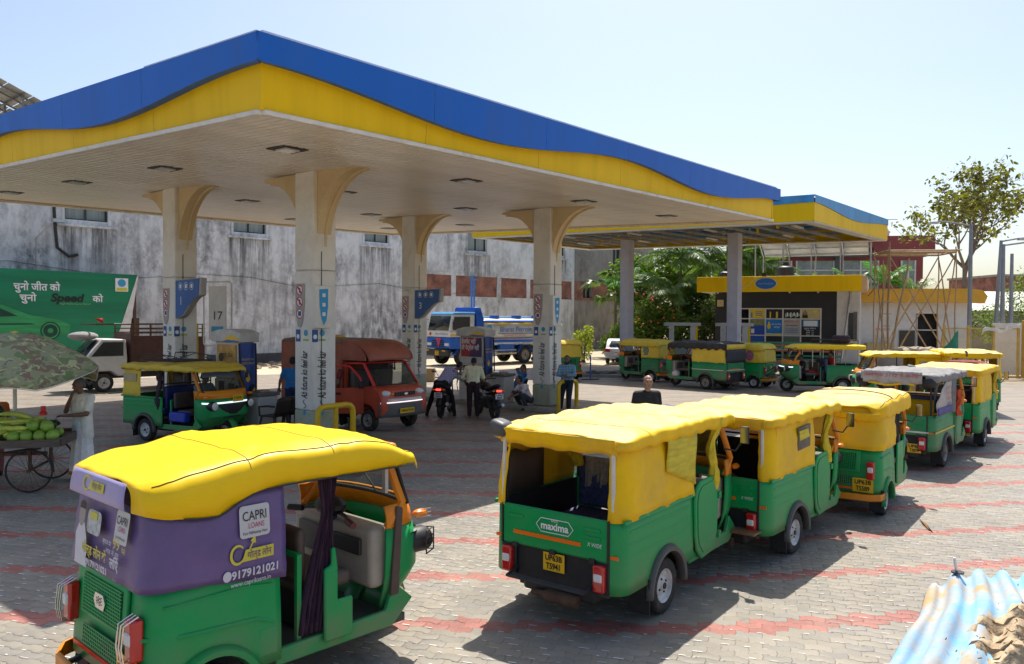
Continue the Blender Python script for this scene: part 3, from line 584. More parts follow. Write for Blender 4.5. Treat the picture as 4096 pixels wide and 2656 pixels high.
# right part of the wall has a frame of whitewashed piers with brick infill
bp = [(10.4, 14.34), (14.78, 18.93), (19.36, 22.2), (22.6, 25.3), (25.74, 27.69)]
strips(10., X1, 5.95, 10, wins[3:], 0, .35).build('upper_wall', M_PLASW, wall, smooth=False)
strips(10., X1, 0, 5.94, [(a, b, 4.22, 5.72) for a, b in bp], 0, .35).build('lower_wall', M_PLASW, wall, smooth=False)
for a, b in bp: MB().box(a+.002, b-.002, .06, .3, 4.222, 5.718).build('brick_panel', M_BRK, wall, smooth=False)
MB().box(X0, X1, .36, 9, 0, 9.98).build('rear_block', M_PLASG, wall, smooth=False)
for a, b, c, d in wins:
    w = MB(); w.box(a-.0, b, .24, .28, c, d); w = w.build('window', M_CURT, wall)
    mb = MB()
    for x in (a+.04, b-.04, (a+b)/2): mb.box(x-.04, x+.04, .16, .239, c, d)
    mb.box(a, b, .161, .238, c, c+.07); mb.build('frame', M_WDARK, w)
    mb = MB(); mb.box(a-.35, b+.35, -.14, 0, c-.34, c-.24); mb.build('ledge', M_PLAS, w); [MB().box(x, x+.12, -.05, -.002, c-.2, d).build('surround', M_PLASW, w) for x in (a-.122, b+.002)]
mb = MB(); mb.tube([(-11.2, -.06, 10), (-11.1, -.06, 7.2), (-11.0, -.07, 6.0), (-10.5, -.1, 5.6), (-10.1, -.1, 5.7)], .07, 6); mb.build('drain_pipe', M_DKSTEEL, wall)
mb = MB(); mb.box(X0, 9.9, -.12, 0, 0, .55); mb.build('plinth', mat('plinth_dark', (.10, .095, .09), .95, var=.3, scale=2), wall)
mb = MB(); mb.tube([(-4.24, -.05, 10), (-4.24, -.05, 3.2)], .05, 6); mb.build('waste_pipe', mat('pipe_lilac', (.35, .33, .5), .5, var=.1), wall)
mb = MB(); mb.tube([(-11.9, -.05, 4.9), (-11.9, -.05, 6.4), (-11.3, -.7, 7.2)], .03, 6); mb.box(-11.4, -10.9, -.95, -.6, 7.15, 7.3); mb.build('wall_light', M_STEEL, wall)
mb = MB(); mb.tube([(-34+i*3, -.05, 5.6-.5*math.sin(i*.9)**2-(.05*i)) for i in range(18)], .012, 4); mb.build('slack_cable', M_DKSTEEL, wall)
# bare grey building to the right of it
gb = thing('grey_building', 'bare grey plastered building with a brick band beside the palms', 'building', WO, WA)
strips(28.02, 40, 0, 10, [(29.43, 30.7, 4.4, 5.3), (33.6, 34.9, 7.4, 9.2)], .25, .6).build('wall', M_PLASG, gb, smooth=False)
MB().box(28.03, 39.9, .61, 9, 0, 9.9).build('rear_block', M_PLASG, gb, smooth=False)
strips(28.03, 36, 4.2, 5.8, [(29.43, 30.7, 4.4, 5.3)], .20, .249).build('brick_band', M_BRK, gb, smooth=False)
for a, b, c, d in ((29.43, 30.7, 4.4, 5.3), (33.6, 34.9, 7.4, 9.2)):
    w = MB().box(a, b, .5, .54, c, d).build('window', M_WDARK, gb); mb = MB(); mb.box((a+b)/2-.05, (a+b)/2+.05, .4, .499, c, d); mb.box(a, a+.08, .4, .499, c, d); mb.box(b-.08, b, .4, .499, c, d); mb.build('frame', M_CONC, w)
# rooftop solar rack above the canopy at the left
M_GALV0 = mat('galvanised_rack', (.22, .22, .21), .5, .3, var=.2)
M_PVB = mat('solar_back', (.42, .41, .36), .5, var=.1); M_PVF = mat('solar_front', (.015, .02, .05), .15, var=.1)
sol = thing('rooftop_solar_array', 'rooftop rack of solar panels seen from below over the canopy at far left', 'solar panels', WO+UZ*10, WA)
stz = lambda x, y: 2.5+.42*(-9.6-x)+.05*(y-1)
for r_ in range(2):
    for i in range(9):
        x1, y0 = -9.6-i*1.05, 1.2+r_*4.4; x0 = x1-1.0
        MB().add([(x0, y0, stz(x0, y0)), (x1, y0, stz(x1, y0)), (x1, y0+4, stz(x1, y0+4)), (x0, y0+4, stz(x0, y0+4))], [(0,1,2,3)]).build('panel', M_PVB, sol, solid=.04)
mb = MB()
for i in range(5):
    x = -9.9-i*2.1
    for y in (1.6, 5., 9.): mb.bar((x, y, -.02), (x, y, stz(x, y)-.06), .1)
    mb.bar((x, 1.2, stz(x, 1.2)-.08), (x, 9.6, stz(x, 9.6)-.08), .1)
for y in (1.8, 3., 4.6, 6.2, 7.4, 9.): mb.bar((-9.5, y, stz(-9.5, y)-.14), (-19.2, y, stz(-19.2, y)-.14), .08)
mb.build('rack', M_GALV0, sol)
# big green advertising hoarding in front of the wall
hb = thing('advertising_hoarding', 'green advertising hoarding with Hindi lettering and a car picture', 'billboard', WO+WN*1.6, WA)
M_HG = mat('hoarding_green', (.006, .20, .09), .5, var=.35, scale=.35, stretch=(.25, 1, 2.5)); M_HG2 = mat('hoarding_lightgreen', (.03, .30, .10), .5, var=.35, scale=1.5, stretch=(.3, 1, 3)); M_HG3 = mat('hoarding_darkgreen', (.004, .05, .03), .5, var=.3, scale=1)
HR = -7.85; HT, HBm = 4.75, 1.1
mb = MB(); mb.prism([(-19, HBm), (HR-1.1, HBm), (HR-.05, HT-.15), (HR, HT), (-19, HT+.12)], -.06, 0); mb.build('board', M_HG, hb)
mb = MB(); mb.prism([(HR-1.1, HBm+.1), (HR-.5, HBm+.1), (HR+.02, HT-.1), (HR-.03, HT-.1)], -.09, -.061); mb.build('loose_flap', M_TRIM, hb)
for x in (-17, -13.5, -10, HR-.1): MB().box(x-.06, x+.06, .002, .12, 0, HT).build('post', M_RUST, hb)
MB().box(HR-1.6, HR+.15, .13, .9, 0, 2.6).build('rusty_cabinet', M_RUST, hb)
hy = -.075
def hl(t, x, z, s, m=M_WINK, **k): return letter(t, m, hb, (x, hy, z), UX, UZ, s, off=.003, **k)
hl('चुनो जीत को', -12.28, 4.0, .46, bold=.010, fit=1.9); hl('चुनो', -12.65, 3.5, .44, bold=.010, fit=.68); hl('को', -9.7, 3.5, .44, bold=.010)
hl('Speed', -11.05, 3.52, .52, fit=1.45, m=mat('hoarding_black', (.012, .02, .015), .5, var=0), bold=.02, shear=.2); hl('High Performance Petrol', -10.7, 3.26, .13, m=mat('hoarding_lime', (.25, .5, .2), .5, var=0), shear=.2)
mb = MB(); mb.box(HR-1.05, HR-.45, hy-.004, hy, 3.9, 4.55); mb.build('logo_plate', M_WINK, hb); disc((HR-.75, hy-.005, 4.32), UX, UZ, .19, .004).build('logo_disc', M_TEAL, hb); mb = MB(); mb.box(HR-1.0, HR-.5, hy-.009, hy-.0045, 3.93, 4.08); mb.build('logo_caption', mat('logo_yellow', (.7, .6, .05), .5, var=0), hb)
# the printed car: silhouette, windows, wheel
car = [(-9.9, 1.25), (-9.9, 2.2), (-9.2, 2.55), (-8.3, 2.72), (-7.2, 2.68), (-6.2, 2.25), (-4.9, 2.0), (-4.45, 1.75), (-4.5, 1.3)]
poly3([(a+HR+1.4, b+.5) for a, b in car], (0, hy, 0), UX, UZ, .004).build('car_print', M_HG2, hb)
poly3([(a+HR+1.4, b+.5) for a, b in [(-9.7, 2.12), (-9.1, 2.42), (-8.2, 2.58), (-7.3, 2.52), (-6.6, 2.18), (-8.2, 2.1)]], (0, hy-.005, 0), UX, UZ, .003).build('car_print_glass', M_HG3, hb)
for dx in (-5.3, -9.2): disc((HR+1.4+dx, hy-.005, 2.0), UX, UZ, .42, .003, 24).build('car_print_wheel', M_HG3, hb); disc((HR+1.4+dx, hy-.009, 2.0), UX, UZ, .36, .003, 24, .3).build('car_print_rim', M_HG2, hb); disc((HR+1.4+dx, hy-.009, 2.0), UX, UZ, .12, .003, 12).build('car_print_hub', M_HG2, hb)
for z in (1.8, 2.25): poly3([(HR-8, z), (HR-4.5, z+.04), (HR-4.7, z+.1), (HR-8, z+.09)], (0, hy-.005, 0), UX, UZ, .003).build('car_print_shade', M_HG3, hb)

# ================================================================== SECOND CANOPY AND KIOSK
M_F2B = mat('fascia2_blue', (.025, .27, .62), .4, var=.25, scale=.8, dirt='#7fb2d8', dirt_amt=.4, dscale=.7, stretch=(2, 2, .5))
C2N = Vector((11.76, 30.7, 0)); C2L, C2W = 17.85, 11.2
def c2(a, b, z): p = C2N+A2*a+B2*b; return Vector((p.x, p.y, z+.022*b+.012*a))
k2 = thing('second_canopy', 'smaller canopy behind with pale blue wave fascia and bare steel underside', 'canopy', C2N+A2*5.6+B2*9)
i2 = Vector(k2.location)
def side2(fn, length, np_, out):
    for k in range(np_):
        ts = [lerp(length*k/np_+.003, length*(k+1)/np_-.003, j/12) for j in range(13)]
        wv = [.42-.13*math.cos(2*math.pi*t/length*1.0) for t in ts]
        MB().grid([[fn(t, 6.6)-i2 for t in ts], [fn(t, 7.62-1.02*f)-i2 for t, f in zip(ts, wv)]]).build('yellow_fascia_panel', M_FYEL, k2)
        MB().grid([[fn(t, 7.62-1.02*f)+out*.03-i2 for t, f in zip(ts, wv)], [fn(t, 7.62)+out*.03-i2 for t in ts], [fn(t, 7.63)-out*.2-i2 for t in ts]]).build('blue_fascia_panel', M_F2B, k2)
side2(lambda t, z: c2(0, t, z), C2L, 5, -A2); side2(lambda t, z: c2(t, 0, z), C2W, 3, -B2); side2(lambda t, z: c2(C2W, t, z), C2L, 5, A2); side2(lambda t, z: c2(t, C2L, z), C2W, 3, B2)
MB().grid([[c2(a, b, 7.5)-i2 for a in (0, C2W)] for b in (0, C2L)]).build('roof_sheet', mat('sheet_underside', (.20, .20, .20), .6, var=.2, scale=1.2, stretch=(1, 1, 1)), k2)
mb = MB()
for p, q in ((c2(.25, .1, 6.57), c2(.25, C2L, 6.57)), (c2(.1, .25, 6.57), c2(C2W, .25, 6.57)), (c2(C2W-.25, .1, 6.57), c2(C2W-.25, C2L, 6.57)), (c2(.1, C2L-.25, 6.57), c2(C2W, C2L-.25, 6.57))): mb.bar(p-i2, q-i2, .45, .05)
mb.build('edge_soffit', M_TRIM, k2)
M_GALV = mat('galvanised', (.33, .33, .32), .5, .3, var=.2, dirt='#5a5650', dirt_amt=.4)
for i in range(14):
    b = .9+i*1.24; mb = MB(); mb.bar(c2(.4, b, 6.72)-i2, c2(C2W-.4, b, 6.72)-i2, .07, .10); mb.bar(c2(.4, b+.35, 6.78)-i2, c2(C2W-.4, b+.35, 6.78)-i2, .04, .06); mb.build('purlin', M_GALV, k2)
for i in range(4):
    a = 1.6+i*2.7; mb = MB(); mb.bar(c2(a, .3, 6.9)-i2, c2(a, C2L-.3, 6.9)-i2, .08, .14); mb.bar(c2(a, .3, 7.4)-i2, c2(a, C2L-.3, 7.4)-i2, .08, .1)
    for j in range(15): mb.bar(c2(a, .5+j*1.15, 6.95 if j % 2 else 7.38)-i2, c2(a, 1.65+j*1.15, 7.38 if j % 2 else 6.95)-i2, .05)
    mb.build('truss', M_GALV, k2)
for j in range(8):
    mb = MB(); p = c2(2.2+(j % 2)*4.5, 1.6+j*2.0, 6.66)-i2; mb.bar(p, p+A2*1.2, .14, .06); mb.build('tube_light', M_TRIM, k2)
for j in range(10):
    mb = MB(); p = c2(2.+(j*1.7) % 8, 1.2+j*1.6, 6.7)-i2; mb.bar(p, p+UZ*.5, .05, .12); mb.build('hanger', M_FYEL, k2)
M_LIL = mat('pillar_lilac_white', (.55, .53, .57), .6, var=.06, dirt='#8d8792', dirt_amt=.3)
for b in (5.05, 10.9, 15.6):
    p = C2N+A2*4.3+B2*b; mb = MB(); mb.bar(p-i2, p+UZ*6.78-i2, .52, .52, up=A2); mb.build('column', M_LIL, k2, bevel=.01)
# fuel shop -----------------------------------------------------------------
SL, SR = Vector((11., 46.2, 0)), Vector((18.9, 42.5, 0)); sd_ = (SR-SL).normalized(); SA = math.atan2(sd_.y, sd_.x); SLN = (SR-SL).length
shop = thing('fuel_shop', 'single storey fuel shop with yellow fascia and poster covered windows', 'building', SL, SA)
# local: x along front, y into the building (front wall at y=1.0 under the overhanging fascia)
M_BLKW = mat('black_cladding', (.022, .022, .024), .55, var=.15, dirt='#33322f', dirt_amt=.4); M_WWALL = mat('white_wall', (.72, .71, .69), .8, var=.06, dirt='#9a9184', dirt_amt=.35, dscale=.8); M_PEACH = mat('peach_wall', (.72, .50, .34), .8, var=.08)
MB().box(-.15, SLN, 0, .25, 4.28, 5.16).build('fascia', M_FYEL, shop, bevel=.02)
MB().box(-.1, SLN-.03, .251, 8, 4.30, 4.5).build('roof_slab', M_WWALL, shop)
strips(.75, 7.45, 0, 4.3, [(2.1, 6.65, .35, 3.36)], 1., 1.25).build('front_wall', M_BLKW, shop, smooth=False)
MB().box(7.451, SLN-.1, .9, 8, 0, 4.3).build('side_block', M_WWALL, shop, smooth=False); MB().box(.8, 7.45, 1.8, 8, 0, 4.3).build('interior_block', mat('interior_dark', (.05, .05, .05), .9, var=.3), shop, smooth=False)
MB().box(SLN+.001, SLN+.25, .1, 7.2, 4.30, 5.10).build('parapet', M_PEACH, shop)
MB().box(.3, SLN+.4, .2, 1.79, -.05, .34).build('plinth', M_CONC, shop)
mb = MB(); XS = [2.1, 2.72, 3.62, 4.58, 5.55, 6.62]; ZS = [.35, 1.0, 1.78, 2.74, 3.33]
for x in XS: mb.box(x-.035, x+.035, .985, 1.08, .35, 3.36)
for z in ZS: mb.box(2.1, 6.65, .988, 1.077, z-.03, z+.03)
mb.build('window_frame', M_TRIM, shop)
POST = {(1, 3): ('poster_yellow', '#e8c81a'), (2, 3): ('poster_black', '#201d1a'), (3, 3): ('poster_black', '#1c1f1c'), (4, 3): ('poster_cream', '#c9b878'), (1, 2): ('poster_blue', '#1f4fae'), (2, 2): ('poster_sky', '#1d7fd0'), (3, 2): ('poster_grey', '#b8b6b0'), (4, 2): ('poster_black', '#1b1b1e'), (1, 1): ('poster_blue', '#1f4fae'), (2, 1): ('poster_black', '#201d1a'), (3, 1): ('poster_green', '#5f6f62'), (4, 1): ('poster_black', '#1b1b1e')}
def stext(t, x, z, s, m=M_WINK, y=1.035, **k): return letter(t, m, shop, (x, y, z), UX, UZ, s, off=.004, **k)
for (i, j), (n_, c_) in POST.items():
    x0, x1, z0, z1 = XS[i]+.04, XS[i+1]-.04, ZS[j]+.035, ZS[j+1]-.035
    MB().box(x0, x1, 1.04, 1.06, z0, z1).build('poster', mat(n_, c_, .5, var=.15, scale=4), shop)
M_PY = mat('poster_ink_yellow', (.8, .62, .05), .5, var=0); M_PR = mat('poster_ink_red', (.6, .06, .05), .5, var=0); M_PB = mat('poster_ink_blue', (.03, .12, .42), .5, var=0)
for z in (3.14, 3.04, 2.94): MB().box(3.05, 3.45, 1.032, 1.039, z-.02, z+.02).build('poster_line', M_PB, shop)
MB().box(2.80, 2.9, 1.03, 1.039, 2.8, 3.1).build('poster_figure', M_TEAL, shop)
for x, w in ((3.85, .07), (4.2, .1)): MB().box(x, x+w, 1.03, 1.039, 2.8, 3.15).build('poster_bottle', M_PY, shop)
for q in range(9): MB().box(4.7+q*.09, 4.77+q*.09, 1.03, 1.039, 2.83+(q % 3)*.04, 3.05+(q % 2)*.06).build('poster_figure', M_WINK if q % 2 else mat('poster_ink_mint', (.3, .5, .42), .5, var=0), shop)
disc((5.78, 1.033, 3.08), UX, UZ, .12, .004).build('poster_face', mat('poster_skin', (.35, .2, .13), .6, var=0), shop); poly3([(5.62, 2.8), (5.95, 2.8), (5.9, 3.0), (5.78, 3.26), (5.66, 3.05)], (0, 1.036, 0), UX, UZ, .003).build('poster_hair', M_INK, shop); disc((6.3, 1.033, 3.18), UX, UZ, .1, .004, 14, 0, .05).build('poster_badge', M_PY, shop)
MB().box(2.76, 3.58, 1.03, 1.039, 2.35, 2.68).build('poster_photo', mat('poster_olive', (.25, .27, .12), .6, var=.5, scale=8), shop); MB().box(2.82, 3.0, 1.03, 1.039, 1.9, 2.16).build('poster_tag', M_WINK, shop)
poly3([(3.7, 2.3), (3.78, 2.14), (3.9, 2.2), (3.92, 2.34), (3.82, 2.62)], (0, 1.036, 0), UX, UZ, .004).build('poster_drop', M_PY, shop)
stext('नई तकनीक', 4.22, 2.42, .13); stext('भरोसा', 4.25, 2.25, .15); MB().box(3.66, 4.54, 1.03, 1.039, 1.82, 1.9).build('poster_band', M_PY, shop)
stext('जाँचिए और भरिए', 5.06, 2.58, .16, m=M_PR, fit=.78); MB().box(4.75, 5.38, 1.03, 1.039, 2.35, 2.38).build('poster_line', M_INK, shop)
for z in (2.17, 2.07, 1.97): MB().box(4.72, 5.42, 1.03, 1.039, z-.015, z+.015).build('poster_line', M_PB, shop)
MB().box(5.65, 6.5, 1.03, 1.039, 2.3, 2.68).build('notice_frame', M_SCYAN, shop); MB().box(5.71, 6.44, 1.022, 1.0295, 2.34, 2.64).build('notice', M_WINK, shop)
stext('सुझाव निवारण', 6.05, 2.2, .12); stext('पेट्रोल  101', 6.05, 2.08, .1); stext('पुलिस  112', 6.05, 1.96, .1); stext('फायर  102', 6.05, 1.84, .1)
disc((3.75, -.012, 4.74), UX, UZ, .60, .03, 32, 0, .34).build('oval_sign_rim', M_TRIM, shop); disc((3.75, -.043, 4.74), UX, UZ, .56, .02, 32, 0, .305).build('oval_sign', mat('oval_blue', (.02, .15, .52), .35, var=.05), shop); stext('Fuel Shoppee', 3.75, 4.74, .15, m=mat('oval_text', (.3, .45, .75), .5, var=0), y=-.066)
mb = MB(); mb.box(.86, 1.24, .93, .999, 3.45, 3.85); mb.build('clock', mat('clock_cream', (.6, .48, .22), .5, var=.1), shop, bevel=.03); stext('. 1 .', 1.05, 3.68, .12, m=M_INK, y=.925)
for x in (1.0, 1.9, 5.0, 6.5): MB().box(x-.05, x+.05, .3, .4, 4.2, 4.279).build('ceiling_lamp', M_TRIM, shop)
mb = MB(); mb.tube([(3.3, -.03, 5.16), (2.9, -.05, 4.75), (2.3, -.08, 4.35), (1.95, -.1, 4.25)], .014, 5); mb.build('loose_cable', M_TRIM, shop)
mb = MB(); mb.box(3.5, 3.75, .05, .3, 5.16, 5.36); mb.build('flood_light', M_DKSTEEL, shop)
w = MB().box(8.05, 8.3, .86, .899, 1.6, 3.1).build('window', M_WDARK, shop); mb = MB(); mb.box(8.301, 8.5, .82, .898, 1.55, 3.15); mb.build('shutter', M_GREY, w)
mb = MB(); mb.bar((7.7, .1, .1), (8.15, .85, 4.3), .09); mb.build('leaning_pipe', M_STEEL, shop)
mb = MB()
for q in range(3): mb.tube([(SLN+.27, -.1+.1*q, 5.1)]+[(SLN+.3+.35*math.sin(math.pi*t/6), -.1+.1*q, 5.2-.2*t) for t in range(7)], .02, 5)
mb.build('cable_loops', M_DKSTEEL, shop)
# roof clutter: water tanks, solar rack
for x, r_, h, lb in ((4.6, .48, .75, 'black plastic water tank on the fuel shop roof'), (1.2, .42, .5, 'low black water tank at the left end of the shop roof')):
    p = SL+sd_*x+Vector((-sd_.y, sd_.x, 0))*2.0+UZ*4.5; tk = thing('water_tank', lb, 'water tank', p)
    MB().lathe([(.001, 0), (r_, 0), (r_, .1), (r_*1.03, .15), (r_, .2), (r_, .4), (r_*1.03, .45), (r_, .5), (r_, h+.35), (r_*.9, h+.5), (r_*.4, h+.62), (r_*.38, h+.72), (.001, h+.74)], n=20).build('body', M_BLK, tk); MB().lathe([(.001, h+.8), (r_*.36, h+.8), (r_*.36, h+.741), (.001, h+.741)], n=14).build('lid', M_BLK, tk)
sp = SL+sd_*5.4+Vector((-sd_.y, sd_.x, 0))*4.6+UZ*4.5; s2 = thing('shop_solar_array', 'tilted solar panel rack on posts above the fuel shop', 'solar panels', sp, SA)
for i in range(4):
    for j in range(2):
        x0 = -2.6+i*1.55; y0 = -1.4+j*1.95; zz = lambda y: 2.25+(2.5-y)*.36
        MB().add([(x0, y0, zz(y0)), (x0+1.5, y0, zz(y0)), (x0+1.5, y0+1.9, zz(y0+1.9)), (x0, y0+1.9, zz(y0+1.9))], [(0,1,2,3)]).build('panel', M_PVB, s2, solid=.04)
mb = MB()
for i in range(5):
    x = -2.7+i*1.6
    for y in (-1.3, 2.3): mb.bar((x, y, 0), (x, y, 2.2+(2.5-y)*.36), .07)
    mb.bar((x, -1.4, 2.18+3.9*.36), (x, 2.5, 2.18), .06)
for y in (-.9, .4, 1.2, 2.1): mb.bar((-2.7, y, 2.17+(2.5-y)*.36), (3.7, y, 2.17+(2.5-y)*.36), .05)
mb.build('rack', M_GALV, s2)
# low annexe with its orange canopy, further right
an = thing('annexe', 'low white annexe with an orange yellow canopy and dark doorway', 'building', Vector((19.9, 46.5, 0)), R(-14))
strips(.2, 6.4, 0, 4.1, [(3.9, 5.1, 0, 3.1)], 1.0, 1.25).build('wall', M_WWALL, an, smooth=False); MB().box(.21, 6.39, 1.9, 6, 0, 4.1).build('rear_block', mat('interior_dark', (.05,.05,.05)), an, smooth=False)
MB().box(6.4, 6.65, 1.0, 6, 0, 4.1).build('side_wall', M_WWALL, an, smooth=False)
mb = MB(); mb.prism([(0, 3.75), (6.5, 3.75), (7.3, 3.7), (7.45, 4.1), (7.2, 4.45), (6.5, 4.55), (0, 4.55)], .2, 1.0); mb.build('canopy', mat('annexe_orange', (.70, .36, .02), .5, var=.08), an)
MB().box(0, 6.5, 1.001, 6, 4.12, 4.4).build('roof_slab', M_WWALL, an)
d = MB().box(3.95, 4.0, 1.02, 1.2, 0, 3.05).build('door_frame', M_TRIM, an); MB().box(3.95, 5.05, 1.1, 1.16, 2.1, 2.16).build('transom', M_TRIM, an); MB().box(3.0, 3.85, .93, .995, .9, 2.1).build('side_window', M_WDARK, an)
mb = MB(); mb.box(1.6, 2.6, .95, .995, 1.5, 2.3); mb.build('danger_board', M_TRIM, an); letter('DANGER', M_PR, an, (2.1, .945, 2.15), UX, UZ, .2)
mb = MB(); mb.box(1.1, 2.6, .3, .9, 0, 1.35); mb.build('switch_cabinet', mat('cabinet_cream', (.5, .42, .2), .6, var=.1), an, bevel=.02)
# red three storey house behind
rh = thing('red_house', 'maroon and grey house with an arched balcony behind the shop', 'building', Vector((22.6, 62, 0)), R(-8))
M_MAR = mat('maroon_wall', (.30, .07, .07), .8, var=.1, dirt='#5a2a26', dirt_amt=.3); M_HGREY = mat('house_grey', (.10, .10, .11), .7, var=.1)
MB().box(-3, 9.2, 0, 9, 0, 7.6).build('wall', M_MAR, rh, smooth=False); MB().box(-3.3, 5.4, -.5, 9, 8.3, 9.4).build('parapet', M_MAR, rh, smooth=False); MB().box(5.5, 10, -.2, 9, 8.0, 9.2).build('parapet', M_MAR, rh, smooth=False); MB().box(-3, 9.5, 0, 9, 7.6, 8.3).build('upper_wall', M_HGREY, rh, smooth=False)
mb = MB(); mb.prism([(-1.2, 7.55)]+[(-1.2+6.4*k/10, 7.55+.75*math.sin(math.pi*k/10)) for k in range(11)]+[(5.2, 7.55)], -.5, -.3); mb.prism([(-1.2+6.4*k/10, 7.55+.75*math.sin(math.pi*k/10)) for k in range(11)]+[(-1.2+6.4*k/10, 7.72+.8*math.sin(math.pi*k/10)) for k in range(10, -1, -1)], -.7, -.3); mb.build('arch', M_HGREY, rh)
for x0, x1 in ((-2.4, -.6), (-.2, 2.6), (3.3, 5.9), (7.6, 8.6)):
    w = MB().box(x0, x1, -.06, -.005, 4.6, 7.3).build('window', mat('house_window', (.28, .31, .30), .25, var=.3, scale=2), rh); mb = MB()
    for t in (0, .5, 1): mb.box(lerp(x0, x1, t)-.06, lerp(x0, x1, t)+.06, -.12, -.061, 4.6, 7.3)
    mb.box(x0, x1, -.118, -.062, 6.5, 6.6); mb.build('frame', M_TRIM, w)
MB().box(2.65, 3.25, -.3, -.004, 4, 7.6).build('pier', M_HGREY, rh)
mb = MB(); mb.bar((6.2, 1, 9.2), (6.2, 1, 10.8), .06); mb.bar((6.7, 1, 9.2), (6.7, 1, 10.6), .06); mb.bar((6.7, 1, 10.6), (7.6, 1, 10.6), .05); mb.build('roof_pipes', M_STEEL, rh)
tk = thing('roof_tank', 'pale round water tank on the red house roof beside the tree', 'water tank', Vector((29.0, 62.5, 9.2))); MB().lathe([(.001, 0), (.8, 0), (.85, .3), (.8, .6), (.6, .9), (.001, 1.0)], n=18).build('body', M_TRIM, tk)
# distant sheds and flats at the right edge
for nm, lb, x, y, w, d_, h, m_ in (('long_shed', 'long low shed with a pale sheet roof beyond the lamp posts', 38, 66, 26, 10, 3.6, M_CONC), ('unfinished_flats', 'far unfinished brown brick flats at the right edge', 76, 105, 22, 12, 8.5, M_BRK), ('far_house', 'far pale house left of the unfinished flats', 46, 104, 9, 8, 5.5, M_PEACH)):
    t = thing(nm, lb, 'building', (x, y, 0)); MB().box(-w/2, w/2, 0, d_, 0, h).build('wall', m_, t, smooth=False)
    if nm == 'long_shed': mb = MB(); mb.prism([(-1.2, h-.1), (d_/2, h+1.7), (d_+1, h-.1)], -w/2-.5, w/2+.5, 'x'); mb.build('roof', mat('pale_sheet', (.62, .60, .56), .6, var=.1, stretch=(4, 1, 1)), t, smooth=False)
    else:
        MB().box(-w/2-.2, w/2+.2, -.2, d_+.2, h+.001, h+.3).build('roof', M_CONC, t, smooth=False)
        for i in range(int(w/3.2)):
            for z in (1., 4.6): MB().box(-w/2+.8+i*3.1, -w/2+2.2+i*3.1, -.06, -.003, z, z+1.6).build('window', M_WDARK, t)
# ================================================================== VEGETATION
def leafmat(name, c, var=.35, rough=.5, trans=.38):
    if name in MATS: return MATS[name]
    m = bpy.data.materials.new(name); m.use_nodes = True; N = m.node_tree.nodes; L = m.node_tree.links; b = N['Principled BSDF']
    g = N.new('ShaderNodeNewGeometry'); r = N.new('ShaderNodeValToRGB'); e = r.color_ramp.elements
    e[0].color = (*[x*(1-var) for x in c], 1); e[1].color = (*[min(1, x*(1+var*1.6)) for x in c], 1); L.new(g.outputs['Random Per Island'], r.inputs[0]); L.new(r.outputs[0], b.inputs['Base Color'])
    b.inputs['Roughness'].default_value = rough; b.inputs['Specular IOR Level'].default_value = .4
    t = N.new('ShaderNodeBsdfTranslucent'); sc = N.new('ShaderNodeVectorMath'); sc.operation = 'MULTIPLY'; sc.inputs[1].default_value = (1.3, 1.6, .5); L.new(r.outputs[0], sc.inputs[0]); L.new(sc.outputs[0], t.inputs[0])
    mx = N.new('ShaderNodeMixShader'); mx.inputs[0].default_value = trans; L.new(b.outputs[0], mx.inputs[1]); L.new(t.outputs[0], mx.inputs[2]); L.new(mx.outputs[0], N['Material Output'].inputs[0]); MATS[name] = m; return m
def leaf_cloud(pts, size, seed=0, aspect=2.2, droop=.3, name='foliage', m=None, parent=None, updir=.4):
    """one small bent leaf (4 triangles) at every point"""
    g = np.random.default_rng(seed); pts = np.asarray(pts, float); n = len(pts)
    d = g.normal(size=(n, 3)); d[:, 2] = d[:, 2]*.6-droop; d /= np.linalg.norm(d, axis=1)[:, None]
    q = g.normal(size=(n, 3))+np.array([0, 0, updir]); s = np.cross(d, q); s /= np.linalg.norm(s, axis=1)[:, None]+1e-9; u = np.cross(s, d)
    L_ = size*g.uniform(.6, 1.35, (n, 1)); w = L_/aspect
    V = np.stack([pts, pts+d*L_*.35+s*w*.5+u*L_*.06, pts+d*L_*.35-s*w*.5+u*L_*.06, pts+d*L_*.7+s*w*.42, pts+d*L_*.7-s*w*.42, pts+d*L_-u*L_*.08], 1).reshape(-1, 3)
    F = np.array([[0, 1, 2], [2, 1, 3], [2, 3, 4], [4, 3, 5]]); F = (F[None]+(np.arange(n)*6)[:, None, None]).reshape(-1, 3)
    me = bpy.data.meshes.new(name); me.from_pydata(V.tolist(), [], F.tolist()); return link(name, me, m, parent, smooth=False)
def blob_points(n, lobes, seed=0, shell=.55):
    g = np.random.default_rng(seed); w = np.array([l[1][0]*l[1][1]*l[1][2] for l in lobes])**.7; w /= w.sum(); out = []
    for (c, r), k in zip(lobes, (w*n).astype(int)):
        d = g.normal(size=(k, 3)); d /= np.linalg.norm(d, axis=1)[:, None]; rad = (shell+(1-shell)*g.random((k, 1)))*g.uniform(.85, 1.12, (k, 1)); out.append(np.array(c)+d*rad*np.array(r))
    return np.concatenate(out)
M_BARK = mat('bark', (.17, .13, .10), .9, var=.3, scale=8, bump=.5, bscale=25); M_LSH = leafmat('leaf_shrub', (.13, .19, .035)); M_LDK = leafmat('leaf_dark', (.055, .10, .028)); M_LYL = leafmat('leaf_yellow_green', (.34, .36, .03)); M_LCON = leafmat('leaf_conifer', (.12, .15, .05)); M_LPALM = leafmat('leaf_palm', (.12, .18, .05), .4, .4); M_LPALM2 = leafmat('leaf_areca', (.08, .22, .03), .4, .4); M_LTREE = leafmat('leaf_badam', (.15, .14, .025), .6, .45, .35); M_LDRY = leafmat('leaf_dry', (.24, .20, .12))
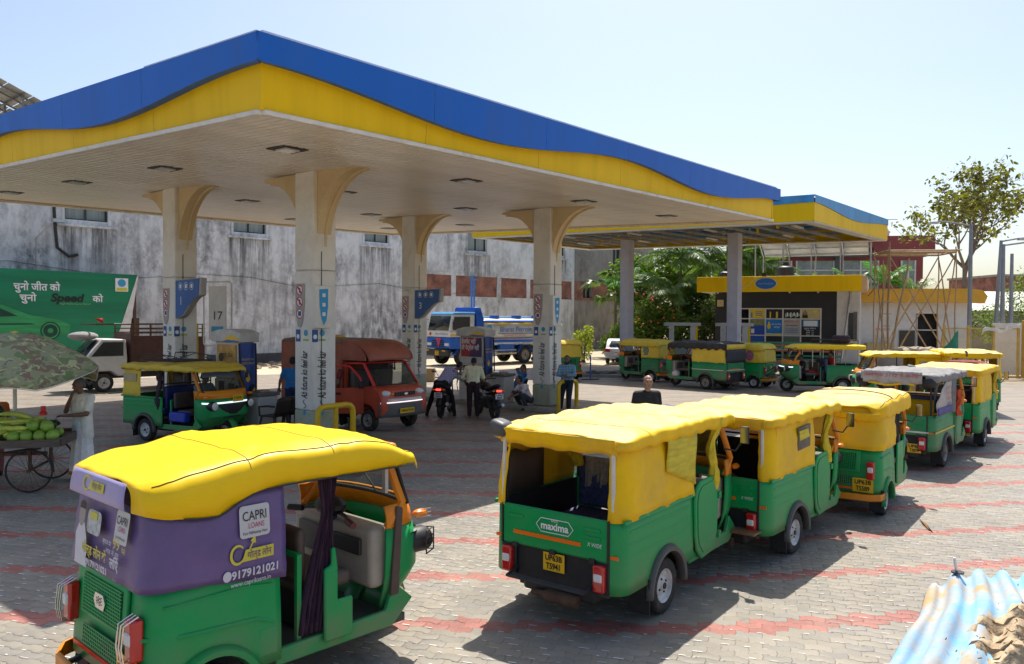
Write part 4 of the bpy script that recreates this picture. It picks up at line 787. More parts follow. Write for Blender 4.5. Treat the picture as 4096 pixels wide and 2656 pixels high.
def shrub(name, label, loc, lobes, n, size, m, seed, cat='shrub', group=None, stems=5):
    t = thing(name, label, cat, loc, 0, group); g = random.Random(seed); mb = MB()
    for i in range(stems):
        c, r = lobes[i % len(lobes)]; a = g.uniform(0, 6.28); mb.tube([(g.uniform(-.15, .15), g.uniform(-.15, .15), 0), (c[0]*.4, c[1]*.4, c[2]*.45), (c[0]+math.cos(a)*r[0]*.4, c[1]+math.sin(a)*r[1]*.4, c[2]+r[2]*.3)], [.06, .045, .015], 6)
    mb.build('stem', M_BARK, t); leaf_cloud(blob_points(n, lobes, seed), size, seed, m=m, parent=t); return t
# shrubs along the hedge between grey building and shop (ground points at 50-57 m)
shrub('hedge_shrub', 'bright green leafy shrub left of the white pillar beside the car', (8.0, 53, 0), [((0,0,1.4),(1.3,1.1,1.3)), ((1.3,.3,1.9),(1.2,1,1.2)), ((-1.2,0,.9),(.9,.8,.9))], 4200, .24, M_LSH, 1)
shrub('hedge_shrub', 'tall green shrub right of the white pillar with red blossoms', (10.3, 53.5, 0), [((0,0,2.0),(1.4,1.1,1.7)), ((-.6,0,3.2),(1.1,.9,1.0)), ((1.2,.2,1.6),(1,.9,1.3))], 4600, .24, M_LSH, 2)
shrub('hedge_shrub', 'dark olive shrub behind the empty pump frames', (13.3, 52.5, 0), [((0,0,1.6),(1.5,1.1,1.6)), ((.5,0,3.0),(1.2,1,1.5))], 4600, .2, M_LCON, 3)
shrub('hedge_shrub', 'dense dark shrub against the left end of the shop', (14.2, 54.5, 0), [((0,0,2.2),(1.9,1.2,2.2)), ((.8,.4,4.0),(1.5,1,1.4)), ((-1.3,.4,3.6),(1.2,1,1.4))], 5200, .26, M_LDK, 4)
for lb, loc, lobes, sd2 in (('tall leafy tree mass behind the palms at left', (11.5, 63, 0), [((0,0,4.2),(3.2,1.5,3.0)), ((2.2,0,6.4),(2.4,1.4,2.2)), ((-2,0,5.8),(2,1.3,2.2))], 51), ('tall leafy tree mass behind the shop roof', (16.8, 66, 0), [((0,0,4.4),(3.4,1.5,3.2)), ((2.4,0,6.2),(2.4,1.4,2.4)), ((-2.4,0,6.2),(2.4,1.4,2.2))], 52)):
    shrub('leafy_tree', lb, loc, lobes, 7000, .34, M_LSH, sd2, 'tree')
shrub('flowering_bush', 'yellow flowering bush left of the parked white car', (4.35, 48, 0), [((0,0,.9),(.55,.5,.9)), ((.3,0,1.7),(.35,.35,.7)), ((-.3,0,1.5),(.3,.3,.6))], 1100, .15, M_LYL, 5)
fl = MB()
for i in range(14): fl.sphere((9.2+random.uniform(-1, 2), 52.2+random.uniform(-.3, .3), 2.2+random.uniform(0, 2.2)), .07, 6, 4)
tag(fl.build('red_blossoms', mat('blossom_red', (.6, .06, .02), .6)), 'scattered red blossoms over the tall green shrub', kind='stuff')
# palms: every frond is a part
def frond_mesh(name, L_, nl, ll, arch, seed, m, fan=False):
    g = random.Random(seed); mb = MB(); N_ = 12
    pt = lambda t: Vector((L_*t*math.cos(arch*t*.5), 0, L_*(.55*t-arch*.62*t*t)))
    P_ = [pt(i/N_) for i in range(N_+1)]; mb.tube(P_, [lerp(.035, .008, i/N_) for i in range(N_+1)], 5)
    for i in range(nl):
        t = .18+.8*i/nl if not fan else .62+.3*i/nl; p = pt(t)
        for s in (-1, 1):
            l = ll*(math.sin(math.pi*min(1, t*.9+.08))*.8+.25)*g.uniform(.85, 1.1); ang = (1.05-.5*t) if not fan else (.15+2.5*i/nl)
            d = Vector((math.cos(ang), s*math.sin(ang), -.12)); dr = Vector((0, 0, -1)); w = .032 if not fan else .045
            a = p+d*l*.5+dr*l*.10*g.uniform(.5, 1.5); b = p+d*l*.95+dr*l*g.uniform(.35, .6); sd = d.cross(UZ).normalized()*w
            mb.add([p-sd*.5, p+sd*.5, a+sd, a-sd, b], [(0,1,2,3), (3,2,4)])
    me = mb.mesh(name); me.materials.append(m); return me
FM = {k: [frond_mesh('frond', L_, nl, ll, ar, s, m, fan) for s in range(3)] for k, (L_, nl, ll, ar, m, fan) in {'date': (2.6, 26, .75, .85, M_LPALM, False), 'areca': (2.2, 22, .6, .75, M_LPALM2, False), 'fan': (1.7, 16, 1.0, .5, M_LPALM, True)}.items()}
def palm(label, loc, h, kind, nf, sc, seed, trunks=1):
    t = thing('palm', label, 'palm tree', loc, seed*1.3, 'palms behind the pump frames'); g = random.Random(seed)
    for q in range(trunks):
        bx, by = (0, 0) if trunks == 1 else (g.uniform(-.5, .5), g.uniform(-.5, .5)); hh = h*(1 if q == 0 else g.uniform(.6, 1)); top = Vector((bx*1.6, by*1.6, hh))
        MB().tube([(bx, by, 0), (bx*1.2, by*1.2, hh*.5), top], [.13, .10, .09], 8).build('trunk', M_BARK, t)
        for i in range(nf//trunks):
            o = bpy.data.objects.new('frond', FM[kind][g.randrange(3)]); COL.objects.link(o); o.parent = t; o.location = top; s = sc*g.uniform(.8, 1.15); o.scale = (s, s, s)
            o.rotation_euler = (g.uniform(-.2, .2), g.uniform(-.75, .55), i*2.4+g.uniform(-.3, .3))
    return t
palm('broad date palm tallest over the hedge right of the pillar', (12.2, 57, 0), 7.2, 'date', 26, 1.35, 1)
palm('palm with drooping fronds over the shop roof left end', (15.8, 58, 0), 7.0, 'date', 26, 1.4, 2)
palm('palm half hidden behind the right white pillar', (18.2, 58.5, 0), 6.6, 'date', 24, 1.3, 3)
palm('short fan palm drooping in front of the hedge centre', (11.2, 54.8, 0), 4.6, 'date', 20, 1.1, 4)
palm('small palm in front of the grey brick band', (7.3, 55.5, 0), 4.6, 'fan', 16, 1.25, 5)
palm('bright green areca palm right beside the left pillar', (8.6, 56.5, 0), 5.2, 'areca', 12, 1.2, 6)
palm('small green palm behind the shop roof parapet', (23.0, 53, 0), 4.9, 'areca', 14, .8, 7)
palm('palm beside the arched red house window', (20.6, 55, 0), 4.9, 'date', 12, .75, 8)
palm('leafy palm between bamboo tower and red house', (25.6, 54, 0), 5.2, 'areca', 16, .95, 9)
palm('low wide palm over the annexe roof', (28.6, 56.0, 0), 4.6, 'date', 16, .85, 10)
# big-leaved tree at the right
def branch_tree(name, label, loc, h, seed, spread, leafm, leaf, per, trunk_r=.2, levels=4, base=.30):
    g = random.Random(seed); t = thing(name, label, 'tree', loc); limbs = MB(); tips = []
    def grow(p, d, l, r, lv):
        pts = [p]; q = p; dd = d
        for i in range(4): dd = (dd+Vector((g.uniform(-.22, .22), g.uniform(-.22, .22), g.uniform(-.05, .16)))).normalized(); q = q+dd*l/4; pts.append(q)
        limbs.tube(pts, [lerp(r, r*.55, i/4) for i in range(5)], 7 if lv < 2 else 5, caps=False)
        if lv >= levels-2: tips.extend(pts[1:])
        if lv < levels:
            n = 5 if lv == 0 else g.choice((3, 3, 4)) if lv < 3 else g.choice((2, 3))
            for k in range(n):
                a = 2*math.pi*(k+g.random()*.6)/n; el = g.uniform(.35, .95)*spread; o = dd.orthogonal().normalized(); w = dd.cross(o)
                nd = (dd*math.cos(el)+(o*math.cos(a)+w*math.sin(a))*math.sin(el)+UZ*.10-Vector((p.x, p.y, 0))*.04).normalized(); grow(pts[-1] if k else pts[3], nd, l*g.uniform(.62, .82), r*.52, lv+1)
    MB().tube([(0,0,-.05), (.05,0,h*base*.5), (.1,.05,h*base)], [trunk_r*1.3, trunk_r, trunk_r*.9], 10).build('trunk', M_BARK, t)
    grow(Vector((.1, .05, h*base)), Vector((.05, 0, 1)), h*.22, trunk_r*.85, 0); limbs.build('limbs', M_BARK, t)
    gg = np.random.default_rng(seed); T = np.array([tuple(p) for p in tips]); sel = T[gg.integers(0, len(T), per)]+gg.normal(0, leaf*.55, (per, 3))
    leaf_cloud(sel, leaf, seed, aspect=1.9, droop=.35, name='crown', m=leafm, parent=t); return t, T
tr, T = branch_tree('almond_tree', 'sparse big leaved tree with yellowing leaves behind the lamp posts', (28.9, 50.5, 0), 14.6, 4, .92, M_LTREE, .30, 2600, .24, 5, .20)
gg = np.random.default_rng(5); sel = T[gg.integers(0, len(T), 700)]+gg.normal(0, .3, (700, 3)); leaf_cloud(sel, .22, 77, m=M_LDRY, parent=tr, name='dry_leaves')
for lb, loc, lobes, n_, sz, m_, sd2 in (('dusty green creeper mound on the compound wall left', (30.5, 56, 0), [((0,0,2.2),(2.6,1,1.5)), ((2.8,0,2.5),(1.8,1,1.2))], 2600, .2, M_LCON, 21), ('wide green bush behind the white compound wall at right', (37, 58, 0), [((0,0,2.5),(2.6,1.2,2)), ((3.2,0,3.3),(2.2,1.2,2.4))], 3000, .2, M_LSH, 22), ('feathery pale tree at the far right edge', (43, 64, 0), [((0,0,4.6),(3,1.6,2.6)), ((2.5,0,3.4),(2.5,1.4,2.2))], 3600, .18, M_LSH, 23), ('far green tree behind the almond tree trunk', (33, 84, 0), [((0,0,4),(4,2,3))], 1800, .4, M_LSH, 24)):
    shrub('bush', lb, loc, lobes, n_, sz, m_, sd2, 'bush')
# ================================================================== POLES, FENCES, TOWER
M_POLE = mat('pole_grey', (.26, .28, .31), .5, .3, var=.1, dirt='#6a5a48', dirt_amt=.3)
def lamp_post(label, loc, h, arm, rz, lean=0):
    t = thing('lamp_post', label, 'lamp post', loc, rz, 'grey lamp posts by the compound fence')
    MB().tube([(0,0,0), (lean*.5,0,h*.5), (lean,0,h)], [.13, .11, .085], 8).build('pole', M_POLE, t)
    if arm: MB().tube([(lean,0,h-.06), (lean-arm*.7,0,h+.12), (lean-arm,0,h+.15)], .045, 6).build('arm', M_POLE, t); MB().box(lean-arm-.42, lean-arm+.02, -.14, .14, h+.02, h+.13).build('lamp_head', M_STEEL, t, bevel=.02)
lamp_post('thick grey lamp post in front of the tree trunk', (23.3, 40.0, 0), 7.6, 1.7, 0)
lamp_post('slender leaning lamp post right of the tree', (27.6, 45.0, 0), 7.3, -1.4, 0, .35)
lamp_post('grey lamp post with lamp arm reaching right', (24.9, 39.9, 0), 6.6, -1.8, 0)
lamp_post('thin far lamp post with small lamp near the right edge', (28.2, 44.4, 0), 6.5, 0, 0)
M_BAM = mat('bamboo', (.42, .28, .14), .6, var=.25, scale=6, stretch=(1, 1, .5))
bt = thing('bamboo_scaffold', 'bamboo pole scaffold tower with crossed braces in front of the annexe', 'scaffold', (19.8, 38.6, 0), R(-8))
def pole(p, q, r=.034):
    p, q = Vector(p), Vector(q); n_ = 6; MB().tube([p.lerp(q, i/n_)+Vector((math.sin(i*1.7)*.02, math.cos(i*2.1)*.02, 0)) for i in range(n_+1)], [r*(1.1-.25*i/n_) for i in range(n_+1)], 7).build('pole', M_BAM, bt)
q4 = [(-1.55, -.9), (1.5, -.9), (1.5, 1.2), (-1.55, 1.2)]; HZ = 6.0
for x, y in q4: pole((x, y, 0), (x, y, HZ+.25))
pole((-1.55, -.93, 0), (-1.5, -.93, HZ+.5))
for (a, b), (c, d) in ((q4[0], q4[1]), (q4[1], q4[2]), (q4[2], q4[3]), (q4[3], q4[0])): pole((a, b, HZ), (c, d, HZ), .05); pole((a, b, .4), (c, d, HZ-.1)); pole((c, d, .4), (a, b, HZ-.1))
pole((-1.5, -1.2, 1.2), (-.6, -.9, HZ-.3), .055); pole((-2.2, -.6, 0), (.2, .6, 4.2)); pole((1.5, -.9, 1.0), (-.2, -.9, 4.6))
for i in range(7): pole((-1.7, -.95+.33*i, HZ+.07), (1.75, -.95+.33*i, HZ+.09), .035)
for i in range(9): pole((-1.82, -.97, .7+i*.58), (-1.38, -.97, .7+i*.58), .02)
pole((-1.82, -.97, 0), (-1.80, -.97, 5.6), .04)
# compound fence, gate posts and mesh
M_FYE = mat('fence_yellow', (.62, .42, .10), .6, var=.15, dirt='#7a5a2a', dirt_amt=.4)
def meshfence(label, p, q, h, nx, post=True, m=M_FYE):
    p, q = Vector(p), Vector(q); d = q-p; l = d.length; t = thing('mesh_fence', label, 'fence', p, math.atan2(d.y, d.x))
    n_ = int(l/.11); wires = MB()
    for i in range(-int(h/.11), n_):
        x0 = i*.11; a0 = max(0, x0); a1 = min(l, x0+h)
        if a1 > a0: wires.bar((a0, 0, a0-x0), (a1, 0, a1-x0), .008); wires.bar((a0, .01, h-(a0-x0)), (a1, .01, h-(a1-x0)), .008)
    tag(wires.build('wire_mesh', m, t, smooth=False), kind='stuff')
    for i in range(nx+1): MB().bar((l*i/nx, 0, 0), (l*i/nx, 0, h+.15), .1).build('post', m, t)
    for z in (.06, h): MB().bar((0, 0, z), (l, 0, z), .06).build('rail', m, t)
    return t
meshfence('tall yellow chain mesh panel behind the lamp posts', (20.7, 37.6, 0), (24.0, 37.2, 0), 2.35, 3)
meshfence('yellow framed mesh gate at the right edge', (22.9, 33.8, 0), (27.5, 33.2, 0), 1.75, 2)
cwl = thing('compound_wall', 'white painted boundary wall behind the yellow mesh gate', 'wall', (24.2, 39.5, 0), R(-4))
for i in range(6): MB().box(i*1.5+.01, i*1.5+1.49, 0, .12, 0, 2.6+.05*(i % 2)).build('panel', M_WWALL, cwl, bevel=.01)
gp = thing('gate_post', 'wide orange yellow gate post beside the white boundary wall', 'post', (24.35, 37.1, 0)); MB().box(-.2, .2, -.12, .12, 0, 2.75).build('post', M_FYE, gp, bevel=.015); MB().box(-.03, .3, -.2, -.121, 1.2, 1.3).build('latch', M_DKSTEEL, gp)
bn = MB(); bn.grid([[(19.9+.9*i/6, 36.6+.06*math.sin(i), 1.0+1.35*(i/6)*(j/4)+.05*math.sin(i*2+j)) for j in range(5)] for i in range(7)]); tag(bn.build('green_netting', mat('netting_green', (.03, .22, .13), .7, var=.2), solid=.01), 'green net sheet hanging by the bamboo tower foot', 'netting')
bn = MB(); bn.grid([[(21.5+1.75*i/10, 35.9+.05*math.sin(i*1.3), 2.15+.02*i+.10*math.sin(i*.9)+.16*(j/3)*(1+.3*math.sin(i*2))) for j in range(4)] for i in range(11)]); tag(bn.build('white_banner', M_TRIM, solid=.006), 'torn white cloth strip tied across the lamp post', 'banner')
cc = thing('covered_car', 'car under a tan dust cover behind the rickshaw roofs', 'car', (18.9, 36.6, 0), R(-12))
rr = []
for i in range(15):
    t = i/14; x = -2+4*t; h = 1.45*(1-abs(2*t-1)**3.0)**.5+.05; w = .9*(1-abs(2*t-1)**5)**.4+.03; rr.append([(x, w*math.cos(math.pi*k/12)*(1+.03*math.sin(k*5+i)), max(.0, h*math.sin(math.pi*k/12)**.6)*(1+.02*math.sin(i*3+k))) for k in range(13)])
MB().grid(rr).build('cover', mat('cover_tan', (.40, .31, .22), .85, var=.12, bump=.3, bscale=6), cc, solid=.01)
for x in (-1.3, 1.3):
    for y in (-.72, .72): MB().lathe([(.001,-.09),(.28,-.09),(.3,-.05),(.3,.05),(.28,.09),(.001,.09)], (x, y, .3), 'y', 16).build('wheel', M_TYRE, cc)
# kerb and broken slab between the two forecourts
kb = MB(); kb.bar((2.4, 36.9, .05), (10.8, 35.0, .05), .35, .14); tag(kb.build('kerb', M_CONC, bevel=.02), kind='structure')
rb = MB()
for i in range(9): a = random.uniform(0, 6); rb.add([(4.2+random.uniform(-.9, .9)+math.cos(a+k*1.57)*.35, 36.9+random.uniform(-.1, .1)+math.sin(a+k*1.57)*.25, .06+.1*random.random()+.05*k) for k in range(4)], [(0,1,2,3)])
tag(rb.build('rubble_heap', M_CONC, solid=.06), 'broken concrete slabs heaped by the kerb', 'rubble')
# loose earth and bricks along the wall foot (left)
st = MB(); g_ = random.Random(4)
for i in range(260): x, y = g_.uniform(-22, -9), 0; p = WO+WD*(g_.uniform(-9, 6))+WN*g_.uniform(.6, 4.5); s = g_.uniform(.05, .22); st.sphere((p.x, p.y, 0), (s*1.4, s, s*.7), 6, 4)
tag(st.build('rubble_strip', mat('rubble', (.36, .27, .18), .95, var=.3), ), 'loose brick rubble and earth along the foot of the white wall', kind='stuff')
# ================================================================== AUTO RICKSHAWS
DIM = {'RE': dict(W=.635, xr=-.40, belt=1.0, xq=.48, wr=.215, ar=.30, xf=1.92, fx=1.76, fr=.215, crown=1.74, edge=1.50, rf=1.67, track=.565, sill=.34),
       'MX': dict(W=.70, xr=-.85, belt=1.03, xq=.60, wr=.262, ar=.34, xf=2.08, fx=1.86, fr=.262, crown=1.80, edge=1.68, rf=1.74, track=.625, sill=.38)}
M_SEAM = mat('seam_ochre', (.30, .20, .03), .8, var=.2)
M_GREYC = mat('cap_grey', (.075, .08, .09), .45, var=.15, dirt='#5a5a58', dirt_amt=.4)
M_GREYB = mat('rickshaw_floor', (.06, .08, .06), .8, var=.3, dirt='#6a5e4c', dirt_amt=.5)
M_BLUES = mat('seat_blue', (.015, .03, .16), .45, var=.25, scale=14); M_NAVY = mat('seat_navy_pattern', (.07, .08, .20), .7, var=.6, scale=26)
M_CURTAIN = mat('curtain_maroon', (.05, .022, .045), .85, var=.4, scale=18, stretch=(3, 3, .6)); M_CURTDK = mat('curtain_dark_dots', (.05, .04, .045), .9, var=.7, scale=45)
M_RAG = mat('grey_fringe', (.40, .36, .32), .95, var=.4, scale=20)
M_WDSEAL = mat('windscreen_seal', (.012, .012, .013), .6, var=.1)
def wheel(t, x, y, r, w, rimm=M_RIM, out=None, tread=True):
    """wheel part = tyre, with rim and hub as sub-parts"""
    o = out if out else (1 if y > 0 else -1); pr = [(r*.60, -w*.42), (r*.78, -w*.5), (r*.93, -w*.47), (r, -w*.30), (r, w*.30), (r*.93, w*.47), (r*.78, w*.5), (r*.60, w*.42), (r*.60, -w*.42)]
    tw = MB().lathe(pr, (x, y, r), 'y', 28); 
    tw = tw.build('wheel', M_TYRE, t, ang=50)
    s = o*w; rp = [(r*.615, s*.42), (r*.60, s*.46), (r*.56, s*.40), (r*.53, s*.22), (r*.40, s*.14), (r*.33, s*.26), (r*.20, s*.28), (r*.16, s*.40), (.001, s*.42)]
    MB().lathe(rp, (x, y, r), 'y', 24).build('rim', rimm, tw, ang=40)
    h = MB()
    for k in range(4): a = k*math.pi/2+.4; h.cyl((x+r*.27*math.cos(a), y+s*.25, r+r*.27*math.sin(a)), (x+r*.27*math.cos(a), y+s*.34, r+r*.27*math.sin(a)), r*.045, 6)
    h.cyl((x, y+s*.3, r), (x, y+s*.47, r), r*.12, 10); h.build('hub', M_DKSTEEL, tw); return tw
def wr_noise(x, y, s, amp): return amp*(math.sin(9*x+3*y+s)*math.sin(6.5*y-2.3*x+1.7*s)+.6*math.sin(17*x-5*y+2*s)*math.sin(4*x+9*y+s)+.5*math.sin(23*y+3.1*x+s))
def perim(D, x_end, inset=0., rc=.14, step=.06, rear_only=False):
    """plan path: right side from x_end back, round the tail, forward on the left"""
    W, xr = D['W']-inset, D['xr']+inset*.6; n = max(2, int((x_end-(xr+rc))/step)); P = [(lerp(x_end, xr+rc, i/n), -W) for i in range(n+1)]
    P += [(xr+rc-rc*math.sin(R(a)), -W+rc-rc*math.cos(R(a))) for a in (22, 45, 68)]
    m = max(2, int((2*W-2*rc)/.08)); P += [(xr, lerp(-W+rc, W-rc, i/m)) for i in range(m+1)]
    P += [(xr+rc-rc*math.cos(R(a)), W-rc+rc*math.sin(R(a))) for a in (22, 45, 68)]; P += [(lerp(xr+rc, x_end, i/n), W) for i in range(n+1)]; return P
def body_shell(D, kind):
    P = perim(D, D['xq']); Z = 7; rows = []
    for x, y in P:
        zb = D['sill']
        if abs(x) < D['ar'] and abs(y) > D['W']-.02: zb = max(zb, D['wr']+math.sqrt(max(0, D['ar']**2-x*x)))
        if kind == 'MX' and abs(y) < .50 and x < D['xr']+.05: zb = .66
        row = []
        for k in range(Z):
            z = lerp(zb, D['belt'], k/(Z-1)); t = (z-.4)/.6; ins = .035*max(0, t)**2 if kind == 'RE' else .012*max(0, t)
            xx = x+(max(0, z-.4)*.07 if kind == 'RE' and x < D['xr']+.3 else 0); f = 1-ins/D['W']; row.append((xx, y*f, z))
        # front quarter curves away above the sill at the door opening
        rows.append(row)
    return MB().grid(rows)
def roof_mesh(D, P):
    W = D['W']+.035; x0, x1 = D['xr']-.02, D['rf']; nx, ny = 56, 41; s = P.get('seed', 1); amp = P.get('wr', .012); rows = []
    ef, cf = P.get('edge_f'), P.get('crown_f')
    for i in range(nx+1):
        x = lerp(x0, x1, i/nx); rc = P.get('rc', .18); w = W
        if x < x0+rc: w = W-rc+math.sqrt(max(0, rc*rc-(x0+rc-x)**2))
        if x > x1-.25: w = W-.06*((x-(x1-.25))/.25)**2
        e = ef(x) if ef else D['edge']; c = cf(x) if cf else D['crown']
        back = smooth01((x-x0)/P.get('backlen', .22)); c = lerp(P.get('zback', e+.02), c, back**.6); fr = smooth01((x1-x)/.3); c = lerp(c-.10, c, fr)
        bow = P.get('bow', .62); c -= P.get('sag', .024)*abs(math.sin(math.pi*(x-x0)/bow))
        row = []
        for j in range(ny+1):
            ph = math.pi*(j/ny-.5); sy = math.sin(ph); y = w*math.copysign(abs(sy)**.42, sy); cz = abs(math.cos(ph))**.30
            if j in (0, ny): cz = 0
            z = e+(c-e)*cz+wr_noise(x, y, s, amp)*(.35+.65*cz)+P.get('edge_wave', .010)*math.sin(19*x+s)*(1-cz)+amp*P.get('fold', 1.1)*(max(0, 1-abs(math.sin(5.2*x+2.6*y+s))*2.2)**2-max(0, 1-abs(math.sin(4.1*x-3.7*y+2*s))*2.4)**2)
            row.append((x, y+(wr_noise(x*1.3, z*2, s+2, amp*.5)+math.copysign(amp*.9*max(0, 1-abs(math.sin(11*x+s))*1.6), y))*(1-cz)*(abs(sy) > .2), z))
        rows.append(row)
    # front lip turned down over the windscreen header
    lip = [(x+.03, y*.99, z-.06) for x, y, z in rows[-1]]; rows.append(lip)
    if P.get('drip', .05):
        for r_ in rows: r_.insert(0, (r_[0][0], r_[0][1]+.006, r_[0][2]-P.get('drip', .05))); r_.append((r_[-1][0], r_[-1][1]-.006, r_[-1][2]-P.get('drip', .05)))
    P['_rows'] = rows; return MB().grid(rows)
def seams(t, P):
    rows = P['_rows']; n = len(rows[0])
    for j in (8, n-9): MB().tube([Vector(r[j])+UZ*.004 for r in rows[2:-1]], .0045, 5).build('seam', M_DKSTEEL, t)
def cross_seams(t, P, idx=(15, 36)):
    rows = P['_rows']
    for i in idx: MB().tube([Vector(q)+UZ*.003 for q in rows[i][3:-3]], .004, 5).build('seam', M_SEAM, t)
def front_end(t, D, P, gm):
    """cowl, orange screen surround, windscreen, lamps, dash, handlebar, mudguard and front wheel"""
    W, xf, fx = D['W']-.06, D['xf'], D['fx']; big = D['W'] > .65; zt = 1.08 if big else 1.05; k = 1.08 if big else 1.
    def ring(z, w, x0, x1, n=18): return [(x0+(x1-x0)*max(0, math.cos(R(a)))**.55, w*math.copysign(abs(math.sin(R(a)))**.8, math.sin(R(a))), z) for a in [lerp(-90, 90, i/n) for i in range(n+1)]]
    xb = xf-.50
    MB().grid([ring(.30, W*.80, xb+.02, xb+.12), ring(.44, W*.88, xb, xf-.30), ring(.56, W*.95, xb, xf-.10), ring(.66, W*.98, xb, xf), ring(.85, W, xb, xf-.01), ring(zt-.04, W, xb, xf-.07)]).build('front_cowl', gm, t, solid=.02)
    om = P.get('frontm', M_ORG)
    MB().grid([ring(zt-.035, W+.004, xb, xf-.066), ring(zt+.06, W+.004, xb, xf-.10), ring(zt+.14, W, xb-.02, xf-.14)]).build('screen_base', om, t, solid=.02)
    top = D['crown']-.16; xa, xt = xf-.17, D['rf']-.06
    for s in (-1, 1):
        MB().tube([(xb+.02, s*(W-.01), zt-.03), (xa-.17, s*(W-.005), zt+.15), (xt-.16, s*(W-.03), top-.05), (xt-.2, s*(W-.06), top+.02)], .034, 8).build('screen_pillar', om, t)
    MB().bar((xt-.05, -W+.08, top+.02), (xt-.05, W-.08, top+.02), .07, .09).build('screen_header', om, t, bevel=.02)
    n = 12; ys = [lerp(-(W-.03), W-.03, i/n) for i in range(n+1)]; bul = lambda y: .055*math.cos(math.pi*y/(2*W))
    MB().grid([[(xa-.10+bul(y)*1.6, y, zt+.12) for y in ys], [((xa+xt)/2-.08+bul(y)*1.3, y, (zt+.12+top)/2) for y in ys], [(xt-.09+bul(y), y*.96, top+.0) for y in ys]]).build('windscreen', M_GLASS, t)
    pts = [(xa-.10+bul(y)*1.6, y, zt+.12) for y in ys]+[(xt-.09+bul(y), y*.96, top) for y in ys[::-1]]; MB().tube(pts, .017, 6, closed=True).build('screen_seal', M_WDSEAL, t)
    if P.get('strip'): MB().grid([[(xt-.085+bul(y)*1.02, y*.95, top-.02) for y in ys[1:-1]], [(xt-.055+bul(y)*1.1, y*.96, top-.13) for y in ys[1:-1]]]).build('sun_strip', mat('sun_strip', (.45, .42, .62), .4), t)
    # wiper, horn grille, lamp pods
    MB().tube([(xa-.02, -.05, zt+.14), (xa-.05, .22, zt+.40)], .008, 5).build('wiper', M_BLK, t)
    for s in (-1, 1):
        y = s*(W*.80); xx = xf-.12
        hp = MB().lathe([(.001, .13), (.09, .125), (.105, .09), (.10, -.02), (.07, -.12), (.001, -.13)], (xx, y, .83*k), 'x', 18).build('headlamp', M_BLK, t); MB().lathe([(.001, .145), (.06, .142), (.088, .128), (.001, .126)], (xx, y, .83*k), 'x', 18).build('lens', M_WHT, hp)
        ip = MB().sphere((xx-.02, s*W*.97, zt+.02), (.075, .045, .035), 10, 6).build('indicator', M_AMB, t)
        if P.get('guards'):
            g = MB()
            for dz in (-.09, -.03, .03, .09): g.tube([(xx-.1, y-s*.02, .83+dz), (xx+.10, y+s*.0, .83+dz), (xx+.16, y+s*.06, .83+dz), (xx+.02, y+s*.13, .83+dz)], .006, 5)
            for q in (0, 1, 2): g.tube([(xx+(.02, .11, .16)[q], y+s*(.13, .02, .06)[q], .74), (xx+(.02, .11, .16)[q], y+s*(.13, .02, .06)[q], .92)], .006, 5)
            g.build('lamp_guard', M_DKSTEEL, hp); g = MB()
            for dz in (-.03, .0, .03): g.tube([(xx-.04, s*W, zt+.02+dz), (xx+.07, s*W*1.02, zt+.02+dz)], .004, 4)
            g.build('lamp_guard', M_STEEL, ip)
    MB().grid([ring(.62, W*.60, xf-.35, xf+.005), ring(.80, W*.78, xf-.35, xf+.012), ring(.93, W*.98, xf-.35, xf-.01)]).build('black_mask', M_BLK, t)
    if P.get('led'):
        MB().grid([ring(.94, W*.985, xf-.3, xf+.01), ring(.975, W*.985, xf-.3, xf+.005)]).build('light_strip', mat('led_strip', (.8, .82, .85), .3, var=0, emit=((.8, .9, 1), .6)), t)
    if P.get('fplate'): 
        plate((xf+.02, .12, 1.04), UY, UZ, .30, .16).build('number_plate', M_PLATE, t); letter(P['fplate'], M_INK, t, (xf+.026, .12, 1.04), UY, UZ, .08, fit=.24)
    # dash, steering, seat
    MB().box(xb-.10, xb+.12, -W+.05, W-.05, .55, 1.02).build('dashboard', M_BEIGE, t, bevel=.05, seg=3); MB().box(xb-.13, xb-.101, -W+.16, -.06, .80, .93).build('glove_box', M_DKSTEEL, t, bevel=.01); MB().box(xb-.13, xb-.101, .1, W-.16, .72, .95).build('glove_box', M_GREY, t, bevel=.02)
    hb = MB(); hb.tube([(xb-.18, -.40, 1.05), (xb-.12, -.2, 1.08), (xb-.08, 0, 1.08), (xb-.12, .2, 1.08), (xb-.18, .40, 1.05)], .016, 7); hb.cyl((xb-.1, 0, 1.08), (xb+.15, 0, .5), .035, 8); hb = hb.build('handlebar', M_BLK, t)
    MB().sphere((xb-.10, 0, 1.12), (.11, .16, .08), 12, 7).build('instrument_pod', M_BLK, hb)
    for s in (-1, 1): MB().cyl((xb-.16, s*.30, 1.06), (xb-.20, s*.44, 1.05), .026, 8).build('grip', M_BLKG if s > 0 else mat('grip_red_end', (.1, .02, .02), .5), hb)
    sx = D['xq']+.28; MB().box(sx, sx+.42, -W+.10, W-.14, .63, .75).build('driver_seat', M_SEAT, t, bevel=.045, seg=3); MB().box(sx+.06, sx+.34, -W*.5, W*.5, .34, .629).build('seat_box', M_BLKG, t, bevel=.02)
    MB().box(sx-.07, sx+.0, -W+.06, W-.06, .78, 1.14).build('driver_backrest', M_BROWN, t, bevel=.04, seg=3)
    for s in (-1, 1): MB().bar((sx-.09, s*(W-.03), .36), (sx-.09, s*(W-.03), .98), .035).build('partition_post', gm, t)
    MB().bar((sx-.09, -W+.03, .97), (sx-.09, W-.03, .97), .03).build('partition_rail', gm, t)
    # floor, sill, running board
    fl = MB(); fl.box(D['xr']+.1, D['ar']+.02, -D['track']+.12, D['track']-.12, D['sill']-.07, D['sill']-.01).box(D['ar']+.021, xb+.18, -D['W']+.05, D['W']-.05, D['sill']-.07, D['sill']-.01); fl.build('floor', M_GREYB, t)
